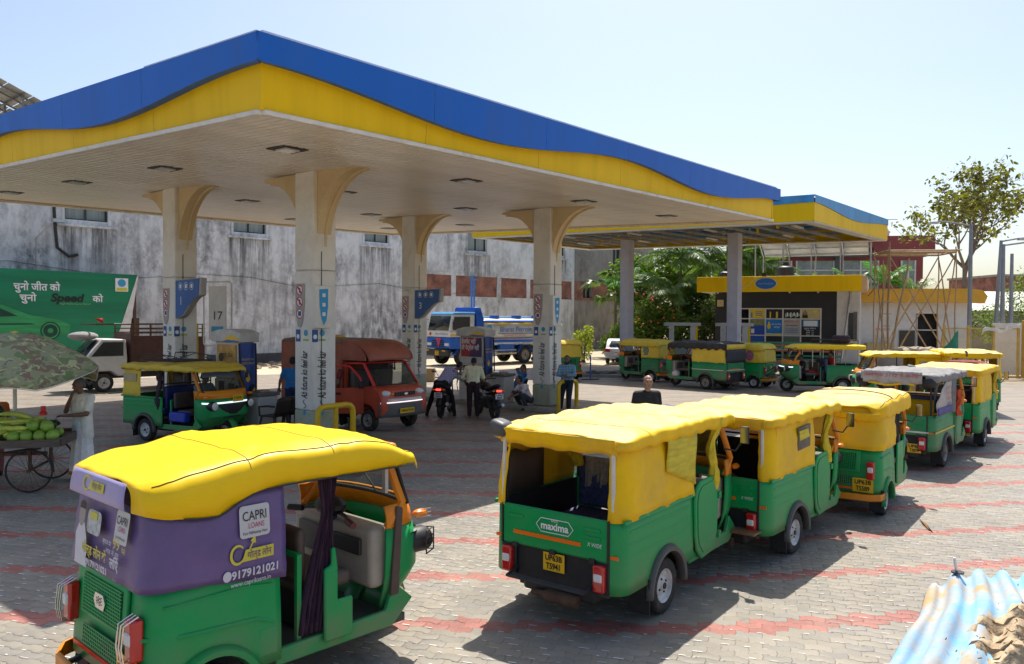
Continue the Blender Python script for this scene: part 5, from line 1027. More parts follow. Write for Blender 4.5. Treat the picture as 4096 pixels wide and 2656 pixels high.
    for s in (-1, 1): MB().prism([(D['xq']-.02, D['sill']-.06), (xb+.04, D['sill']-.07), (xf-.26, .44), (xb+.06, .60), (xb-.02, D['sill']+.06), (D['xq']-.02, D['sill']+.05)], s*(W-.01), s*(W+.035)).build('door_sill', gm, t, bevel=.01)
    # underside
    MB().box(D['xr']+.12, fx-.3, -.22, .22, D['sill']-.16, D['sill']-.07).build('chassis', M_DKSTEEL, t)
    wheel(t, fx, 0, D['fr'], .125, P.get('rim', M_RIM), out=-1)
    r_ = D['fr']+.05; MB().lathe([(r_, -.09), (r_+.02, -.05), (r_+.025, 0), (r_+.02, .05), (r_, .09)], (fx, 0, D['fr']), 'y', 14, R(15), R(170)).build('front_mudguard', gm, t, solid=.012)
    MB().tube([(fx-.02, -.11, D['fr']), (fx-.12, -.10, .55), (fx-.16, -.02, .7)], .022, 6).build('front_fork', M_DKSTEEL, t)
def mirror(t, D, s, m=M_BLK):
    W, xb = D['W']-.06, D['xf']-.5; p = Vector((D['rf']-.22, s*(W+.0), 1.36 if D['W'] > .65 else 1.25))
    o = MB().tube([p, p+Vector((.05, s*.12, -.02)), p+Vector((.05, s*.2, .10))], .010, 6).build('mirror', m, t); q = p+Vector((.05, s*.22, .16)); MB().box(q.x-.010, q.x+.018, q.y-.05, q.y+.05, q.z-.095, q.z+.095).build('mirror_housing', M_BLK, o, bevel=.012); MB().box(q.x-.013, q.x-.0105, q.y-.042, q.y+.042, q.z-.085, q.z+.085).build('mirror_glass', M_CHROME, o)
def tail_lamp(t, x, y, z, h, w=.10, guard=False, s=1):
    b = MB().box(x-.05, x+.03, y-w/2, y+w/2, z-h/2, z+h/2).build('tail_lamp', M_RED, t, bevel=.02, seg=3); MB().box(x-.062, x-.02, y-w*.36, y+w*.36, z-h*.10, z+h*.20).build('reversing_lens', M_WHT, b, bevel=.012)
    if guard:
        for k in (-1.2, 0, 1.2): MB().tube([(x+.0, y+k*w*.3, z+h*.56), (x-.085, y+k*w*.3, z+h*.42), (x-.10, y+k*w*.3, z-.02), (x-.085, y+k*w*.3, z-h*.45), (x+.0, y+k*w*.3, z-h*.56)], .0045, 5).build('guard_bar', M_CHROME, b)
    return b
def nplate(t, O, U, l1, l2=None, w=.28, h=.20, m=M_PLATE):
    V = UZ; p = plate(O, U, V, w, h, .006).build('number_plate', m, t); N = Vector(U).normalized().cross(V)
    if l2: letter(l1, M_INK, p, Vector(O)+V*h*.22+N*.008, U, V, h*.44, fit=w*.8, bold=.002); letter(l2, M_INK, p, Vector(O)-V*h*.24+N*.008, U, V, h*.46, fit=w*.66, bold=.002)
    else: letter(l1, M_INK, p, Vector(O)+N*.008, U, V, h*.7, fit=w*.86, bold=.002)
    return p
def wall_mesh(D, P, z1f, x_end=None, s=1, amp=.008, z0=None, inset=.0, jmax=None):
    pts = perim(D, x_end or D['xq'], inset, rc=.15, step=.05); rows = []; b = z0 if z0 is not None else D['belt']-.015; bf = b if callable(b) else (lambda x: b)
    for q, (x, y) in enumerate(pts):
        zt = z1f(x, y); row = []; b = bf(x)
        for k in range(9):
            t = k/8; z = lerp(b, zt, t); lean = (z-b)*.10 if x < D['xr']+.2 else 0; out = .012*math.sin(math.pi*t)
            f = (D['W']+.012-.05*(z-b)+out+wr_noise(x*1.5, z*1.8+y, s, amp))/D['W']; row.append((x*1.0+lean+(-.012 if x < D['xr']+.05 else 0)+wr_noise(y*2, z*2, s, amp)*(1 if x < D['xr']+.05 else 0), y*f, z+.0015*math.sin(q*1.3)*(k == 0)))
        rows.append(row)
    return rows
def auto(kind, label, loc, yaw, P, sc=1.0):
    D = DIM[kind]; k_ = .21*sc if kind == 'MX' else 0; loc = (loc[0]+k_*math.cos(yaw), loc[1]+k_*math.sin(yaw), 0); gm = P.get('green', M_GRN); hm = P.get('hood', M_YEL); t = thing(P.get('name', 'auto_rickshaw'), label, 'auto rickshaw', loc, yaw, P.get('group'), sc); s = P.get('seed', 1); W, xr, belt = D['W'], D['xr'], D['belt']
    body_shell(D, kind).build('body', gm, t, solid=.02, ang=40)
    for y in (-1, 1):
        a = D['ar']; MB().lathe([(a-.015, y*(W-.03)), (a+.0, y*(W+.045)), (a+.03, y*(W+.05)), (a+.055, y*(W+.0))], (0, 0, D['wr']), 'y', 18, R(-4), R(184)).build('wheel_arch', gm if kind == 'RE' else M_GREY, t, solid=.01)
        wheel(t, 0, y*D['track'], D['wr'], .13 if kind == 'RE' else .15, P.get('rim', M_RIM)); MB().box(-D['wr']-.12, -D['wr']-.10, y*(D['track'])-.10, y*D['track']+.10, .10, .42).build('mud_flap', M_BLKG, t)
    front_end(t, D, P, gm); 
    if P.get('mirrors', True):
        for y in (-1, 1): mirror(t, D, y)
    # side ribs pressed in the panels
    if kind == 'MX':
        for y in (-1, 1):
            for z in (.72, .82, .92): MB().bar((xr+.14, y*(W-.004), z), (D['xq']-.1, y*(W-.004), z), .018, .028).build('side_rib', gm, t, bevel=.006)
            MB().bar((xr+.03, y*(W+.004), belt-.01), (D['xq'], y*(W+.004), belt-.01), .03, .035).build('belt_rail', gm, t, bevel=.006)
            MB().lathe([(.001, y*(W+.004)), (.045, y*(W+.004))], (xr+.27, 0, .56), 'y', 14).build('fuel_port', M_INK, t)
            MB().box(xr-.004, xr+.004, y*.62-.045, y*.62+.045, .70, .73).build('corner_reflector', M_REFL, t)
    else:
        for y in (-1, 1):
            MB().tube([(.44, y*(W+.0), .60), (.30, y*(W+.006), .66), (-.2, y*(W+.006), .69), (-.40, y*(W-.09), .70)], .012, 6).build('body_crease', gm, t); MB().tube([(.42, y*(W-.01), .86), (.2, y*(W-.008), .89), (-.30, y*(W-.012), .88)], .008, 6).build('body_crease', gm, t)
            MB().box(.32, .45, y*(W+.004)-.006, y*(W+.004)+.006, .40, .58).build('filler_flap', gm, t, bevel=.004)
    # ---------------- tail
    if kind == 'RE':
        xt = xr+.02; slope = lambda z: xr-.012+max(0, z-.4)*.07
        pn = MB(); pn.add([(slope(z)-.012, y, z) for z in (.66, .97) for y in (-.36, .36)], [(0, 1, 3, 2)]); pn.build('engine_cover', gm, t, solid=.025, bevel=.008)
        gr = MB(); gr.add([(slope(z)-.028, y, z) for z in (.69, .93) for y in (-.30, .30)], [(0, 1, 3, 2)]); gr.build('grille', M_INK, t)
        ms = MB()
        for i in range(24): y = -.30+.6*i/23; ms.bar((slope(.69)-.031, y-.0, .69), (slope(.93)-.031, y+.03*(1 if i < 23 else 0), .93), .008); 
        for i in range(12): z = .69+.24*i/11; ms.bar((slope(z)-.033, -.30, z), (slope(z)-.033, .30, z), .007)
        tag(ms.build('grille_mesh', gm, t, smooth=False), kind='stuff')
        gr = MB(); gr.add([(slope(z)-.02, y, z) for z in (.48, .60) for y in (-.28, .28)], [(0, 1, 3, 2)]); gr.build('lower_grille', M_INK, t); ms = MB()
        for i in range(20): y = -.28+.56*i/19; ms.bar((slope(.48)-.025, y, .48), (slope(.60)-.025, y, .60), .009)
        for i in range(6): z = .48+.12*i/5; ms.bar((slope(z)-.026, -.28, z), (slope(z)-.026, .28, z), .007)
        tag(ms.build('lower_grille_mesh', gm, t, smooth=False), kind='stuff')
        poly3([(-.09, .0), (-.06, -.05), (.06, -.05), (.09, 0), (.06, .05), (-.06, .05)], (slope(.81)-.036, 0, .81), -UY, UZ, .012).build('emblem', M_CHROME, t); letter('RE', M_INK, t, (slope(.81)-.049, 0, .81), -UY, UZ, .07)
        MB().box(xr-.016, xr-.004, -.50, .50, .405, .435).build('reflector_strip', M_REFL if not P.get('redstrip') else mat('reflector_red', (.75, .04, .02), .3, var=.1, scale=50), t)
        bmp = [(xr+.10, -W-.03, .33), (xr-.02, -W+.0, .32), (xr-.10, -W+.14, .315), (xr-.12, 0, .31), (xr-.10, W-.14, .315), (xr-.02, W, .32), (xr+.10, W+.03, .33)]
        b = MB(); [b.grid([[(p[0], p[1], p[2]-.045) for p in bmp], [(p[0]-.02, p[1]*1.01, p[2]-.03) for p in bmp], [(p[0]-.02, p[1]*1.01, p[2]+.04) for p in bmp], [(p[0], p[1], p[2]+.05) for p in bmp]])]; b.build('rear_bumper', M_ORG, t, solid=.012)
        for y in (-1, 1): tail_lamp(t, slope(.72)-.02, y*.50, .70, .26, .105, P.get('guards')); MB().bar((xr, y*.4, .33), (xr-.1, y*.4, .31), .03).build('bumper_bracket', M_DKSTEEL, t)
        if P.get('plate'): nplate(t, (xr-.03, P.get('plate_y', -.42), .48), -UY, *P['plate'])
        # passenger bench
        MB().box(xr+.12, .30, -W+.07, W-.07, .50, .63).build('passenger_seat', P.get('seatm', M_SEAT), t, bevel=.04, seg=3); MB().box(xr+.08, xr+.20, -W+.07, W-.07, .64, 1.08).build('passenger_backrest', P.get('seatm', M_SEAT), t, bevel=.04, seg=3)
    else:
        # tailgate with pressings, logo, reflector; dark chassis below
        tg = MB().box(xr-.022, xr-.004, -.565, .565, .67, 1.02).build('tailgate', gm, t, bevel=.008)
        for y0, y1, z in ((-.50, -.33, .93), (-.50, -.33, .86), (.33, .50, .93)): MB().bar((xr-.024, y0, z), (xr-.024, y1, z), .02, .03).build('pressing', gm, tg, bevel=.006)
        for y in (-.575, .575): MB().box(xr-.03, xr-.004, y-.008, y+.008, .66, 1.03).build('gate_joint', M_DKSTEEL, tg)
        for y in (-.42, .0, .42): MB().box(xr-.04, xr-.005, y-.03, y+.03, .64, .68).build('hinge', M_DKSTEEL, tg)
        MB().box(xr-.030, xr-.0225, -.30, .44, .765, .80).build('reflector_strip', M_REFL, tg)
        if P.get('logo', True):
            ring_ = [(-.20, 0), (-.15, .062), (.15, .062), (.20, 0), (.15, -.062), (-.15, -.062)]
            MB().tube([(xr-.027, -(a+.02), b+.895) for a, b in ring_], .0045, 4, closed=True).build('logo_outline', M_WINK, tg)
            letter('maxima', M_WINK, tg, (xr-.024, -.02, .89), -UY, UZ, .095, fit=.30, bold=.003); letter('BAJAJ', M_WINK, tg, (xr-.024, -.02, .945), -UY, UZ, .03); letter('X WIDE', M_WINK, tg, (xr-.024, -.44, .80), -UY, UZ, .05, fit=.15, shear=.2)
        MB().box(xr+.02, xr+.06, -.48, .48, .36, .66).build('under_panel', M_BLKG, t); MB().box(xr+.06, .5, -.40, .40, .22, .60).build('engine_block', M_DKSTEEL, t, bevel=.04)
        if P.get('step', True):
            st = MB()
            for dx in (0, .035, .07): st.tube([(xr-.16+dx, -.42, .40), (xr-.16+dx, .42, .40)], .012, 6)
            st.tube([(xr+.02, -.42, .44), (xr-.16, -.42, .40)], .014, 6); st.tube([(xr+.02, .42, .44), (xr-.16, .42, .40)], .014, 6); st.build('rear_step', M_DKSTEEL, t)
        for y in (-.50, .50):
            bx = MB().box(xr-.02, xr+.06, y-.085, y+.085, .38, .66).build('lamp_housing', M_BLK, t, bevel=.01); tail_lamp(t, xr-.02, y, .52, .24, .115)
        if P.get('plate'): nplate(t, (xr-.0, P.get('plate_y', .0), P.get('plate_z', .56)), -UY, *(list(P['plate'])+[None])[:2], .23, .165 if len(P['plate']) > 1 else .09)
        MB().lathe([(.001, -.2), (.055, -.2), (.06, -.1), (.06, .12), (.03, .18), (.03, .3), (.001, .3)], (xr+.02, -.05, .24), 'y', 12).build('silencer', M_RUST, t)
        # seats and inner side boards
        sm = P.get('seatm', M_NAVY); MB().box(D['xq']-.46, D['xq']-.05, -W+.09, W-.09, .62, .74).build('passenger_seat', sm, t, bevel=.03); MB().box(D['xq']-.08, D['xq']+.02, -W+.09, W-.09, .74, 1.28).build('passenger_backrest', sm, t, bevel=.04, seg=3); MB().box(xr+.06, xr+.38, -W+.09, W-.09, .62, .76).build('rear_seat', sm, t, bevel=.03)
        MB().box(xr+.05, D['xq'], -W+.05, W-.05, .55, .60).build('deck', M_GREYB, t)
        for y in (-1, 1): MB().box(xr+.06, D['xq']-.02, y*(W-.035)-.008, y*(W-.035)+.008, .60, belt+.005).build('dark_inner_panel', M_BLKG, t)  # dark panels that cover the green inner sides of the body
        # doors
        if P.get('doors', True):
            x0, x1 = D['xq']+.02, D['xq']+.60; dz0, dz1 = .33, 1.13
            pr = [(x0+.12, dz1), (x1-.14, dz1+.02), (x1-.03, dz1-.06), (x1, dz1-.2), (x1-.02, .52), (x1-.14, dz0+.02), (x0+.16, dz0), (x0+.04, .45), (x0, .60), (x0-.02, .95), (x0+.02, 1.07)]
            for y in (-1, 1):
                d = MB().prism(pr, y*(W-.01), y*(W+.025)).build('door', gm, t, bevel=.015)
                cx, cz = sum(a for a, b in pr)/len(pr), sum(b for a, b in pr)/len(pr); MB().prism([(cx+(a-cx)*.8, cz+(b-cz)*.86) for a, b in pr], y*(W+.026), y*(W+.034)).build('door_pressing', gm, d, bevel=.012)
                for z in (.50, .92): MB().box(x1-.03, x1+.03, y*(W+.03)-.015, y*(W+.03)+.015, z-.035, z+.035).build('hinge', gm, d)
    # ---------------- hood
    if P.get('hood_fn'): P['hood_fn'](t, D, P)
    return t
def hood_closed(t, D, P):
    """RE hood with closed tail: side quarters and rear panel plus roof"""
    hm = P.get('hood', M_YEL); s = P.get('seed', 1); e = lambda x, y: D['edge']+.03 if x > .1 else lerp(D['edge']-.04, D['edge']+.02, smooth01((x-D['xr'])/.4))
    zb_ = P.get('zback', D['edge']+.03); e2 = lambda x, y: max(e(x, y), lerp(D['edge'], zb_+.012, 1-(abs(y)/D['W'])**5)) if x < D['xr']+.16 else e(x, y)
    rows = wall_mesh(D, P, e2, s=s); MB().grid(rows).build('hood_side', hm, t, solid=.006, ang=60)
    P2 = dict(P); P2.setdefault('zback', D['edge']+.03); roof_mesh(D, P2).build('hood_roof', hm, t, solid=.006, ang=60); seams(t, P2); cross_seams(t, P2)
    if P.get('rear_win'):
        z = D['belt']+.33; MB().grid([[(D['xr']+.02-.016+(zz-D['belt'])*.09, y, zz) for zz in (z-.10, z+.10)] for y in (-.2, .2)]).build('rear_window', P['rear_win'], t, solid=.006, bevel=0)
    for y, wm in ((-1, P.get('side_win')), (1, P.get('side_win'))):
        if wm: MB().prism([(D['xq']-.10-.30*a, D['belt']+.10+.36*b) for a, b in ((0, .1), (.1, .0), (.75, .0), (1, .35), (.95, .8), (.7, 1), (.1, 1), (0, .9))], y*(D['W']+.004), y*(D['W']+.018)).build('side_window', wm, t, bevel=.01)
def hood_open(t, D, P):
    """Maxima hood: roof, side quarter panels wrapping the rear corners, open tail with flap, tied curtains"""
    hm = P.get('hood', M_YEL); s = P.get('seed', 1); W, xr, belt = D['W'], D['xr'], D['belt']
    P2 = dict(P); P2.setdefault('zback', D['edge']+.06); P2.setdefault('rc', .12); P2.setdefault('backlen', .30); P2.setdefault('drip', .045); roof_mesh(D, P2).build('hood_roof', hm, t, solid=.007, ang=60); cross_seams(t, P2, (10, 33, 54))
    rows = wall_mesh(D, P, lambda x, y: D['edge']+.02, s=s, amp=.007)
    npt = len(rows); cut = [r for r in rows if True]; k = next(i for i, r in enumerate(rows) if r[0][0] < xr+.03)+2; qm = P.get('quarter', hm)
    x_lim = P.get('quarter_x', D['xq'])
    rt = [r for r in rows[:k] if r[0][0] <= x_lim]; lt = [r for r in rows[npt-k:] if r[0][0] <= x_lim]
    MB().grid(rt).build('side_quarter', qm, t, solid=.006, ang=60); MB().grid(lt).build('side_quarter', qm, t, solid=.006, ang=60)
    # rear flap: a rolled curtain under the roof edge
    n = 16; MB().grid([[(xr-.03+.012*math.sin(i*1.1+s)+.02*j, lerp(-W+.06, W-.06, i/n), D['edge']+.06-.045*j-.02*math.sin(math.pi*i/n)*(j/3)+.010*math.sin(i*1.7+s)*(j/3)) for j in range(4)] for i in range(n+1)]).build('rear_flap', hm, t, solid=.008, ang=60)
    for y in (-1, 1):
        MB().tube([(xr+.02, y*(W-.10), belt), (xr+.03, y*(W-.11), D['edge'])], .02, 6).build('rear_post', M_TRIM, t); MB().tube([(D['xq'], y*(W-.04), belt), (D['xq'], y*(W-.05), D['edge'])], .016, 6).build('hood_post', M_BLK, t)
    MB().tube([(D['xq'], -W+.05, belt+.3), (D['xq'], W-.05, belt+.3)], .014, 6).build('cross_rail', M_BLK, t)
    MB().grid([[(xr+.12+.65*i/4, W-.045, belt+.02+(.42+.03*math.sin(i*2))*j/2) for j in range(3)] for i in range(5)]).build('inner_board', M_BROWN, t, solid=.01)
    for y in P.get('caps', (1,)):
        c = MB(); c.add([(xr-.045+dx*(.17+.04*dz), y*(W+.045-dy*.19), D['crown']-.155+dz*(.18-.05*dy)) for dz in (0, 1) for dx, dy in ((0,0),(1,0),(1,1),(0,1))], [(0,3,2,1),(4,5,6,7),(0,1,5,4),(1,2,6,5),(2,3,7,6),(3,0,4,7)]); c.build('corner_cap', M_GREYC, t, bevel=.055, seg=4)
    if P.get('scarf', True): scarf(t, (D['xq']+.62, -W+.02, D['edge']+.06), .75, P.get('scarfm', mat('scarf_yellow', (.68, .50, .02), .8, var=.2, scale=12)), s)
def scarf(t, top, L_, m, s=0, sway=.16, r=.055, name='tied_curtain'):
    """cloth knotted in the middle and hanging"""
    n = 22; mb = MB(); pts = []; rs = []
    for i in range(n+1):
        u = i/n; pts.append((top[0]-sway*math.sin(u*math.pi)*.6-.22*max(0, u-.6), top[1]+.02*math.sin(u*9+s), top[2]-L_*u)); rs.append(r*(.75+.35*abs(math.sin(u*7.5+s))+(.35*(u > .72))))
    rows = []
    for i, p in enumerate(pts): rows.append([(p[0]+rs[i]*(1+.22*math.cos(5*a+u_*9+s))*math.cos(a), p[1]+rs[i]*.8*(1+.22*math.cos(5*a+u_*9))*math.sin(a), p[2]) for a, u_ in [(2*math.pi*k/16, i/n) for k in range(16)]])
    mb.grid(rows, closed_v=True); mb.build(name, m, t, ang=70)
def drape(t, x0, x1, y, z0, z1, m, name='curtain', pinch=.5, folds=7, tie=None):
    """hanging curtain gathered at a tie height"""
    n, k = 26, 14; rows = []
    for j in range(k+1):
        z = lerp(z1, z0, j/k); c = 1.
        if tie: c = lerp(pinch, 1, min(1, abs(z-tie)/(.55*(z1-z0)))) if True else 1
        xm = (x0+x1)/2+ (0 if not tie else -.10*max(0, (tie-z)/(tie-z0)))
        rows.append([(xm+(x1-x0)*(i/n-.5)*c, y+.028*math.sin(2*math.pi*folds*i/n+j*.15)*(.5+.5*c), z) for i in range(n+1)])
    return MB().grid(rows).build(name, m, t, solid=.005, ang=70)
# ---------------------------------------------------------------- the near one with the purple banner
M_PUR = mat('banner_purple', (.135, .088, .245), .38, var=.22, scale=2.2, dirt='#5a5488', dirt_amt=.35, dscale=1.4, bump=.25, bscale=5, spec=.55); M_PUR2 = mat('banner_pale_purple', (.42, .36, .60), .45, var=.1, bump=.15, bscale=8)
M_BYEL = mat('banner_yellow', (.62, .55, .06), .5, var=.05); M_BGREY = mat('banner_label_grey', (.55, .55, .56), .5, var=.06); M_BWHT = mat('banner_white', (.62, .62, .68), .5, var=.05); M_BRED = mat('banner_red', (.45, .04, .12), .5, var=0)
def hood_banner(t, D, P):
    W, xr, belt = D['W'], D['xr'], D['belt']; s = 3
    ef = lambda x: interp(x, [-.45, -.38, -.08, .04, .15, .28, .5, 1.68], [1.46, 1.44, 1.395, 1.39, 1.45, 1.50, 1.515, 1.50])
    cf = lambda x: interp(x, [-.45, .0, .42, .85, 1.25, 1.65], [1.68, 1.73, 1.765, 1.775, 1.75, 1.69])
    P2 = dict(P, edge_f=ef, crown_f=cf, zback=1.62, backlen=.30, rc=.20, wr=.007, sag=.018, bow=.8, seed=s, drip=.0, edge_wave=.003)
    rm = roof_mesh(D, P2); rm.build('hood_roof', M_YEL2, t, solid=.006, ang=70); seams(t, P2); cross_seams(t, P2, (18, 35))
    # puffed pocket over the shoulder
    rows = wall_mesh(D, P, lambda x, y: ef(x)+.012 if abs(y) > W-.2 or x > xr+.2 else 1.46, x_end=.51, s=5, amp=.007, z0=lambda x: belt-.02-.10*smooth01((x-xr-.1)/1.0))
    MB().grid(rows).build('banner', M_PUR, t, solid=.005, ang=70)
    MB().tube([(x, -W-.042, ef(x)-.002) for x in [lerp(-.2, 1.60, i/40) for i in range(41)]], .006, 5).build('hem', M_DKSTEEL, t)
    # pale strip on the sloping tail
    MB().grid([[(lerp(xr-.050, xr-.026, j/5)-.008*math.sin(math.pi*j/5), lerp(-.44, .44, i/8)*(1-.06*j/5), lerp(1.455, 1.61, j/5)+.010) for j in range(6)] for i in range(9)]).build('rear_strip', M_PUR2, t, solid=.004)
    side = lambda x, z: (x, -(W+.024-.05*(z-belt)+.014*math.sin(math.pi*(z-belt)/.5)), z)
    def sf(cx, cz, off=0.): return lambda u, v: (lambda p: (p[0], p[1]-.006-off, p[2]))(side((cx+u)*.85, cz+v))
    rear = lambda y, z: (xr-.03+(z-belt)*.10-.012*math.sin(math.pi*min(1, (z-belt)/.46)), y, z)
    def rf(cy, cz, off=0.): return lambda u, v: (lambda p: (p[0]-.012-off, p[1], p[2]))(rear(cy-u, cz+v))
    def patch(fn, pts, m, name):
        n = len(pts); return MB().add([fn(a, b) for a, b in pts], [tuple(range(n))]).build(name, m, t, smooth=False, recalc=False)
    T = lambda body, fn, size, m, **k: letter(body, m, t, None, None, None, size, fn=fn, **k)
    # right side panel
    VI = mat('banner_violet_ink', (.09, .05, .2), .5, var=0)
    patch(sf(0.325, 1.315), rrect(-.125, .125, -.105, .10, .025, 3), M_BGREY, 'logo_label')
    T('CAPRI', sf(0.325, 1.345, .003), .085, M_INK, fit=.195); T('LOANS', sf(0.335, 1.285, .003), .05, M_BRED, fit=.13); T('Farz Nibhaatey Hain', sf(0.325, 1.24, .003), .028, M_INK, fit=.20)
    ringp = [(.062*math.cos(R(a)), .066*math.sin(R(a))) for a in range(40, 330, 15)]+[(.047*math.cos(R(a))+.006, .05*math.sin(R(a))) for a in range(325, 39, -15)]
    patch(sf(0.180, 1.115), ringp, M_BYEL, 'loan_emblem'); patch(sf(0.180, 1.115, .002), [(.033*math.cos(R(a)), .037*math.sin(R(a))) for a in range(0, 360, 24)], mat('banner_coin', (.10, .08, .2), .5, var=.2, scale=60), 'coin')
    patch(sf(0.180, 1.115), [(.05, -.05), (.06, -.05), (.13, .06), (.15, .055), (.145, .105), (.105, .075), (.12, .066)], M_BYEL, 'arrow')
    patch(sf(0.345, 1.10), [(-.13, -.038), (.135, -.038), (.135, .038), (-.10, .038)], M_BYEL, 'loan_strip'); T('गोल्ड लोन', sf(0.360, 1.097, .003), .062, VI, fit=.20)
    patch(sf(0.100, .99), [(.034*math.cos(R(a)), .034*math.sin(R(a))) for a in range(0, 360, 20)], M_BWHT, 'phone_disc'); T('9179121021', sf(0.335, .985), .072, M_BWHT, fit=.385, bold=.002); T('www.capriloans.in', sf(0.295, .925), .045, M_BWHT, fit=.33)
    # rear panel
    patch(rf(-.32, 1.345), rrect(-.095, .095, -.105, .09, .02, 3), M_BGREY, 'logo_label'); T('CAPRI', rf(-.32, 1.375, .003), .07, M_INK, fit=.15); T('LOANS', rf(-.325, 1.325, .003), .045, M_BRED, fit=.10); T('Farz Nibhaatey', rf(-.32, 1.275, .003), .022, M_INK, fit=.14)
    T('गोल्ड लोन के', rf(.07, 1.11), .085, M_BYEL, fit=.40, bold=.002); T('लिए', rf(-.25, 1.10), .085, M_BWHT, fit=.13, bold=.002); T('9179121021', rf(.02, 1.03), .058, M_BWHT, fit=.33, bold=.002); patch(rf(.22, 1.032), [(.028*math.cos(R(a)), .028*math.sin(R(a))) for a in range(0, 360, 20)], M_BWHT, 'phone_disc')
    T('99', rf(-.27, 1.225), .10, M_BYEL, fit=.10); T('पैसे', rf(-.38, 1.205), .045, M_BYEL); T('ब्याज दर', rf(-.13, 1.215), .042, M_BWHT, fit=.13); T('माह से शुरू', rf(-.22, 1.165), .042, M_BWHT, fit=.20)
    patch(rf(.10, 1.295), rrect(-.11, .11, -.075, .075, .04, 4), mat('banner_window_film', (.38, .42, .45), .3, var=.5, scale=18), 'rear_window'); patch(rf(.11, 1.335, .003), [(-.06, -.02), (.06, -.02), (.06, .025), (-.06, .025)], M_BYEL, 'window_sticker')
    patch(rf(.30, 1.16), [(-.09, -.17), (.11, -.17), (.10, .02), (.05, .11), (-.03, .11), (-.08, .03)], M_BWHT, 'printed_figure'); patch(rf(.30, 1.32, .002), [(.05*math.cos(R(a)), .078*math.sin(R(a))) for a in range(0, 360, 20)], mat('banner_skin', (.35, .3, .28), .5, var=.1), 'printed_face'); patch(rf(.30, 1.375, .003), [(-.052, -.02), (.052, -.02), (.045, .02), (0, .035), (-.045, .02)], M_DKSTEEL, 'printed_hair')
    rs_ = lambda cy, cz, off=0.: (lambda u, v: (lerp(xr-.050, xr-.026, (cz+v-1.455)/.155)-.016-off, cy-u, cz+v+.010))
    patch(rs_(.0, 1.54), [(-.10, -.03), (.14, -.03), (.14, .03), (-.07, .03)], M_BYEL, 'loan_strip'); T('गोल्ड लोन', rs_(-.03, 1.54, .003), .05, mat('banner_violet_ink', (.09, .05, .2)), fit=.15); patch(rs_(.14, 1.545), [(.06*math.cos(R(a)), .05*math.sin(R(a))) for a in range(40, 330, 15)]+[(.045*math.cos(R(a))+.006, .037*math.sin(R(a))) for a in range(325, 39, -15)], M_BYEL, 'loan_emblem')
    drape(t, .76, 1.02, -W+.06, .42, 1.52, M_CURTAIN, tie=1.25, pinch=.28)
    MB().prism([(.82, .34), (1.06, .34), (1.06, .62), (.93, .62), (.93, .86), (.91, 1.0), (.88, 1.0), (.88, .88), (.82, .86)], -W-.02, -W+.015).build('half_partition', M_GRN, t, bevel=.015)
    MB().prism([(1.44, .50), (1.52, .50), (1.56, 1.16), (1.50, 1.18)], -W+.02, -W+.05).build('door_strip', M_BROWN, t, bevel=.01)
    MB().box(1.38, 1.41, -W+.02, -W+.06, 1.30, 1.52).build('vent_bracket', M_STEEL, t)
V1 = auto('RE', 'green auto rickshaw with yellow hood and purple loan banner nearest the camera', (-2.47, 5.60, 0), R(48), dict(hood=M_YEL2, hood_fn=hood_banner, guards=True, plate=('UP66A', 'T4379'), redstrip=True, mirrors=False, seed=3), 1.06)
# ---------------------------------------------------------------- queue on the right
GQ = 'rickshaws queueing out of the station'
def extra1(t, D, P):
    hood_open(t, D, P); W, xr, belt = D['W'], D['xr'], D['belt']
    MB().grid([[(lerp(-.05, .60, i/10), -W-.028-.008*math.sin(i*1.3+j), lerp(1.68, 1.13+.22*(1-i/10), j/6)) for j in range(7)] for i in range(11)]).build('patch_curtain', mat('curtain_yellow_green', (.62, .50, .03), .7, var=.25, scale=7, stretch=(.6, 1, 3)), t, solid=.006, ang=70)
    # fringe cloth over the seat back
    g = random.Random(2); mb = MB()
    for i in range(70): y = lerp(-.42, .50, i/69); l = .16+.12*abs(math.sin(i*.21))+g.uniform(0, .07); x = D['xq']-.085; mb.bar((x, y, 1.29), (x-.02, y+g.uniform(-.01, .01), 1.29-l), .014, .01)
    tag(mb.build('fringe_cloth', M_RAG, t, smooth=False), kind='stuff')
    scarf(t, (.50, W-.15, 1.62), .42, MATS['scarf_yellow'], 2, name='tied_curtain'); MB().tube([(xr+.06, W-.12, belt), (xr+.06, W-.12, 1.55)], .018, 6).build('roof_strap', M_BLK, t); MB().box(xr+.10, xr+.35, .05, .45, .765, .775).build('paper', mat('paper_blue', (.4, .45, .7), .6), t)
V2 = auto('MX', 'open backed yellow and green auto rickshaw with fringed seat, nearest of the right queue', (.78, 7.62, 0), R(53), dict(hood_fn=extra1, plate=('UP63B', 'T5941'), seed=4, wr=.010, group=GQ), 1.0)
def extra2(t, D, P):
    hood_open(t, D, P); W = D['W']
    MB().prism([(-.02, 1.28), (.40, 1.30), (.40, 1.58), (-.02, 1.56)], -W-.024, -W-.012).build('torn_window', mat('torn_lining', (.16, .13, .10), .8, var=.5, scale=6), t); MB().prism([(.02, 1.40), (.36, 1.42), (.3, 1.53), (.0, 1.52)], -W-.032, -W-.025).build('window_patch', mat('curtain_yellow_green', (.62, .5, .03)), t)
    MB().box(D['xr']-.24, D['xr']-.02, -.62, .10, .42, .45).build('wooden_step', mat('wood_step', (.24, .11, .05), .6, var=.3), t, bevel=.008)
V3 = auto('MX', 'second rickshaw in the right queue with torn side window', (2.74, 9.55, 0), R(50), dict(hood_fn=extra2, logo=True, step=False, seed=9, wr=.011, seatm=mat('seat_black_weave', (.035, .032, .034), .7, var=.6, scale=40), group=GQ), .96)
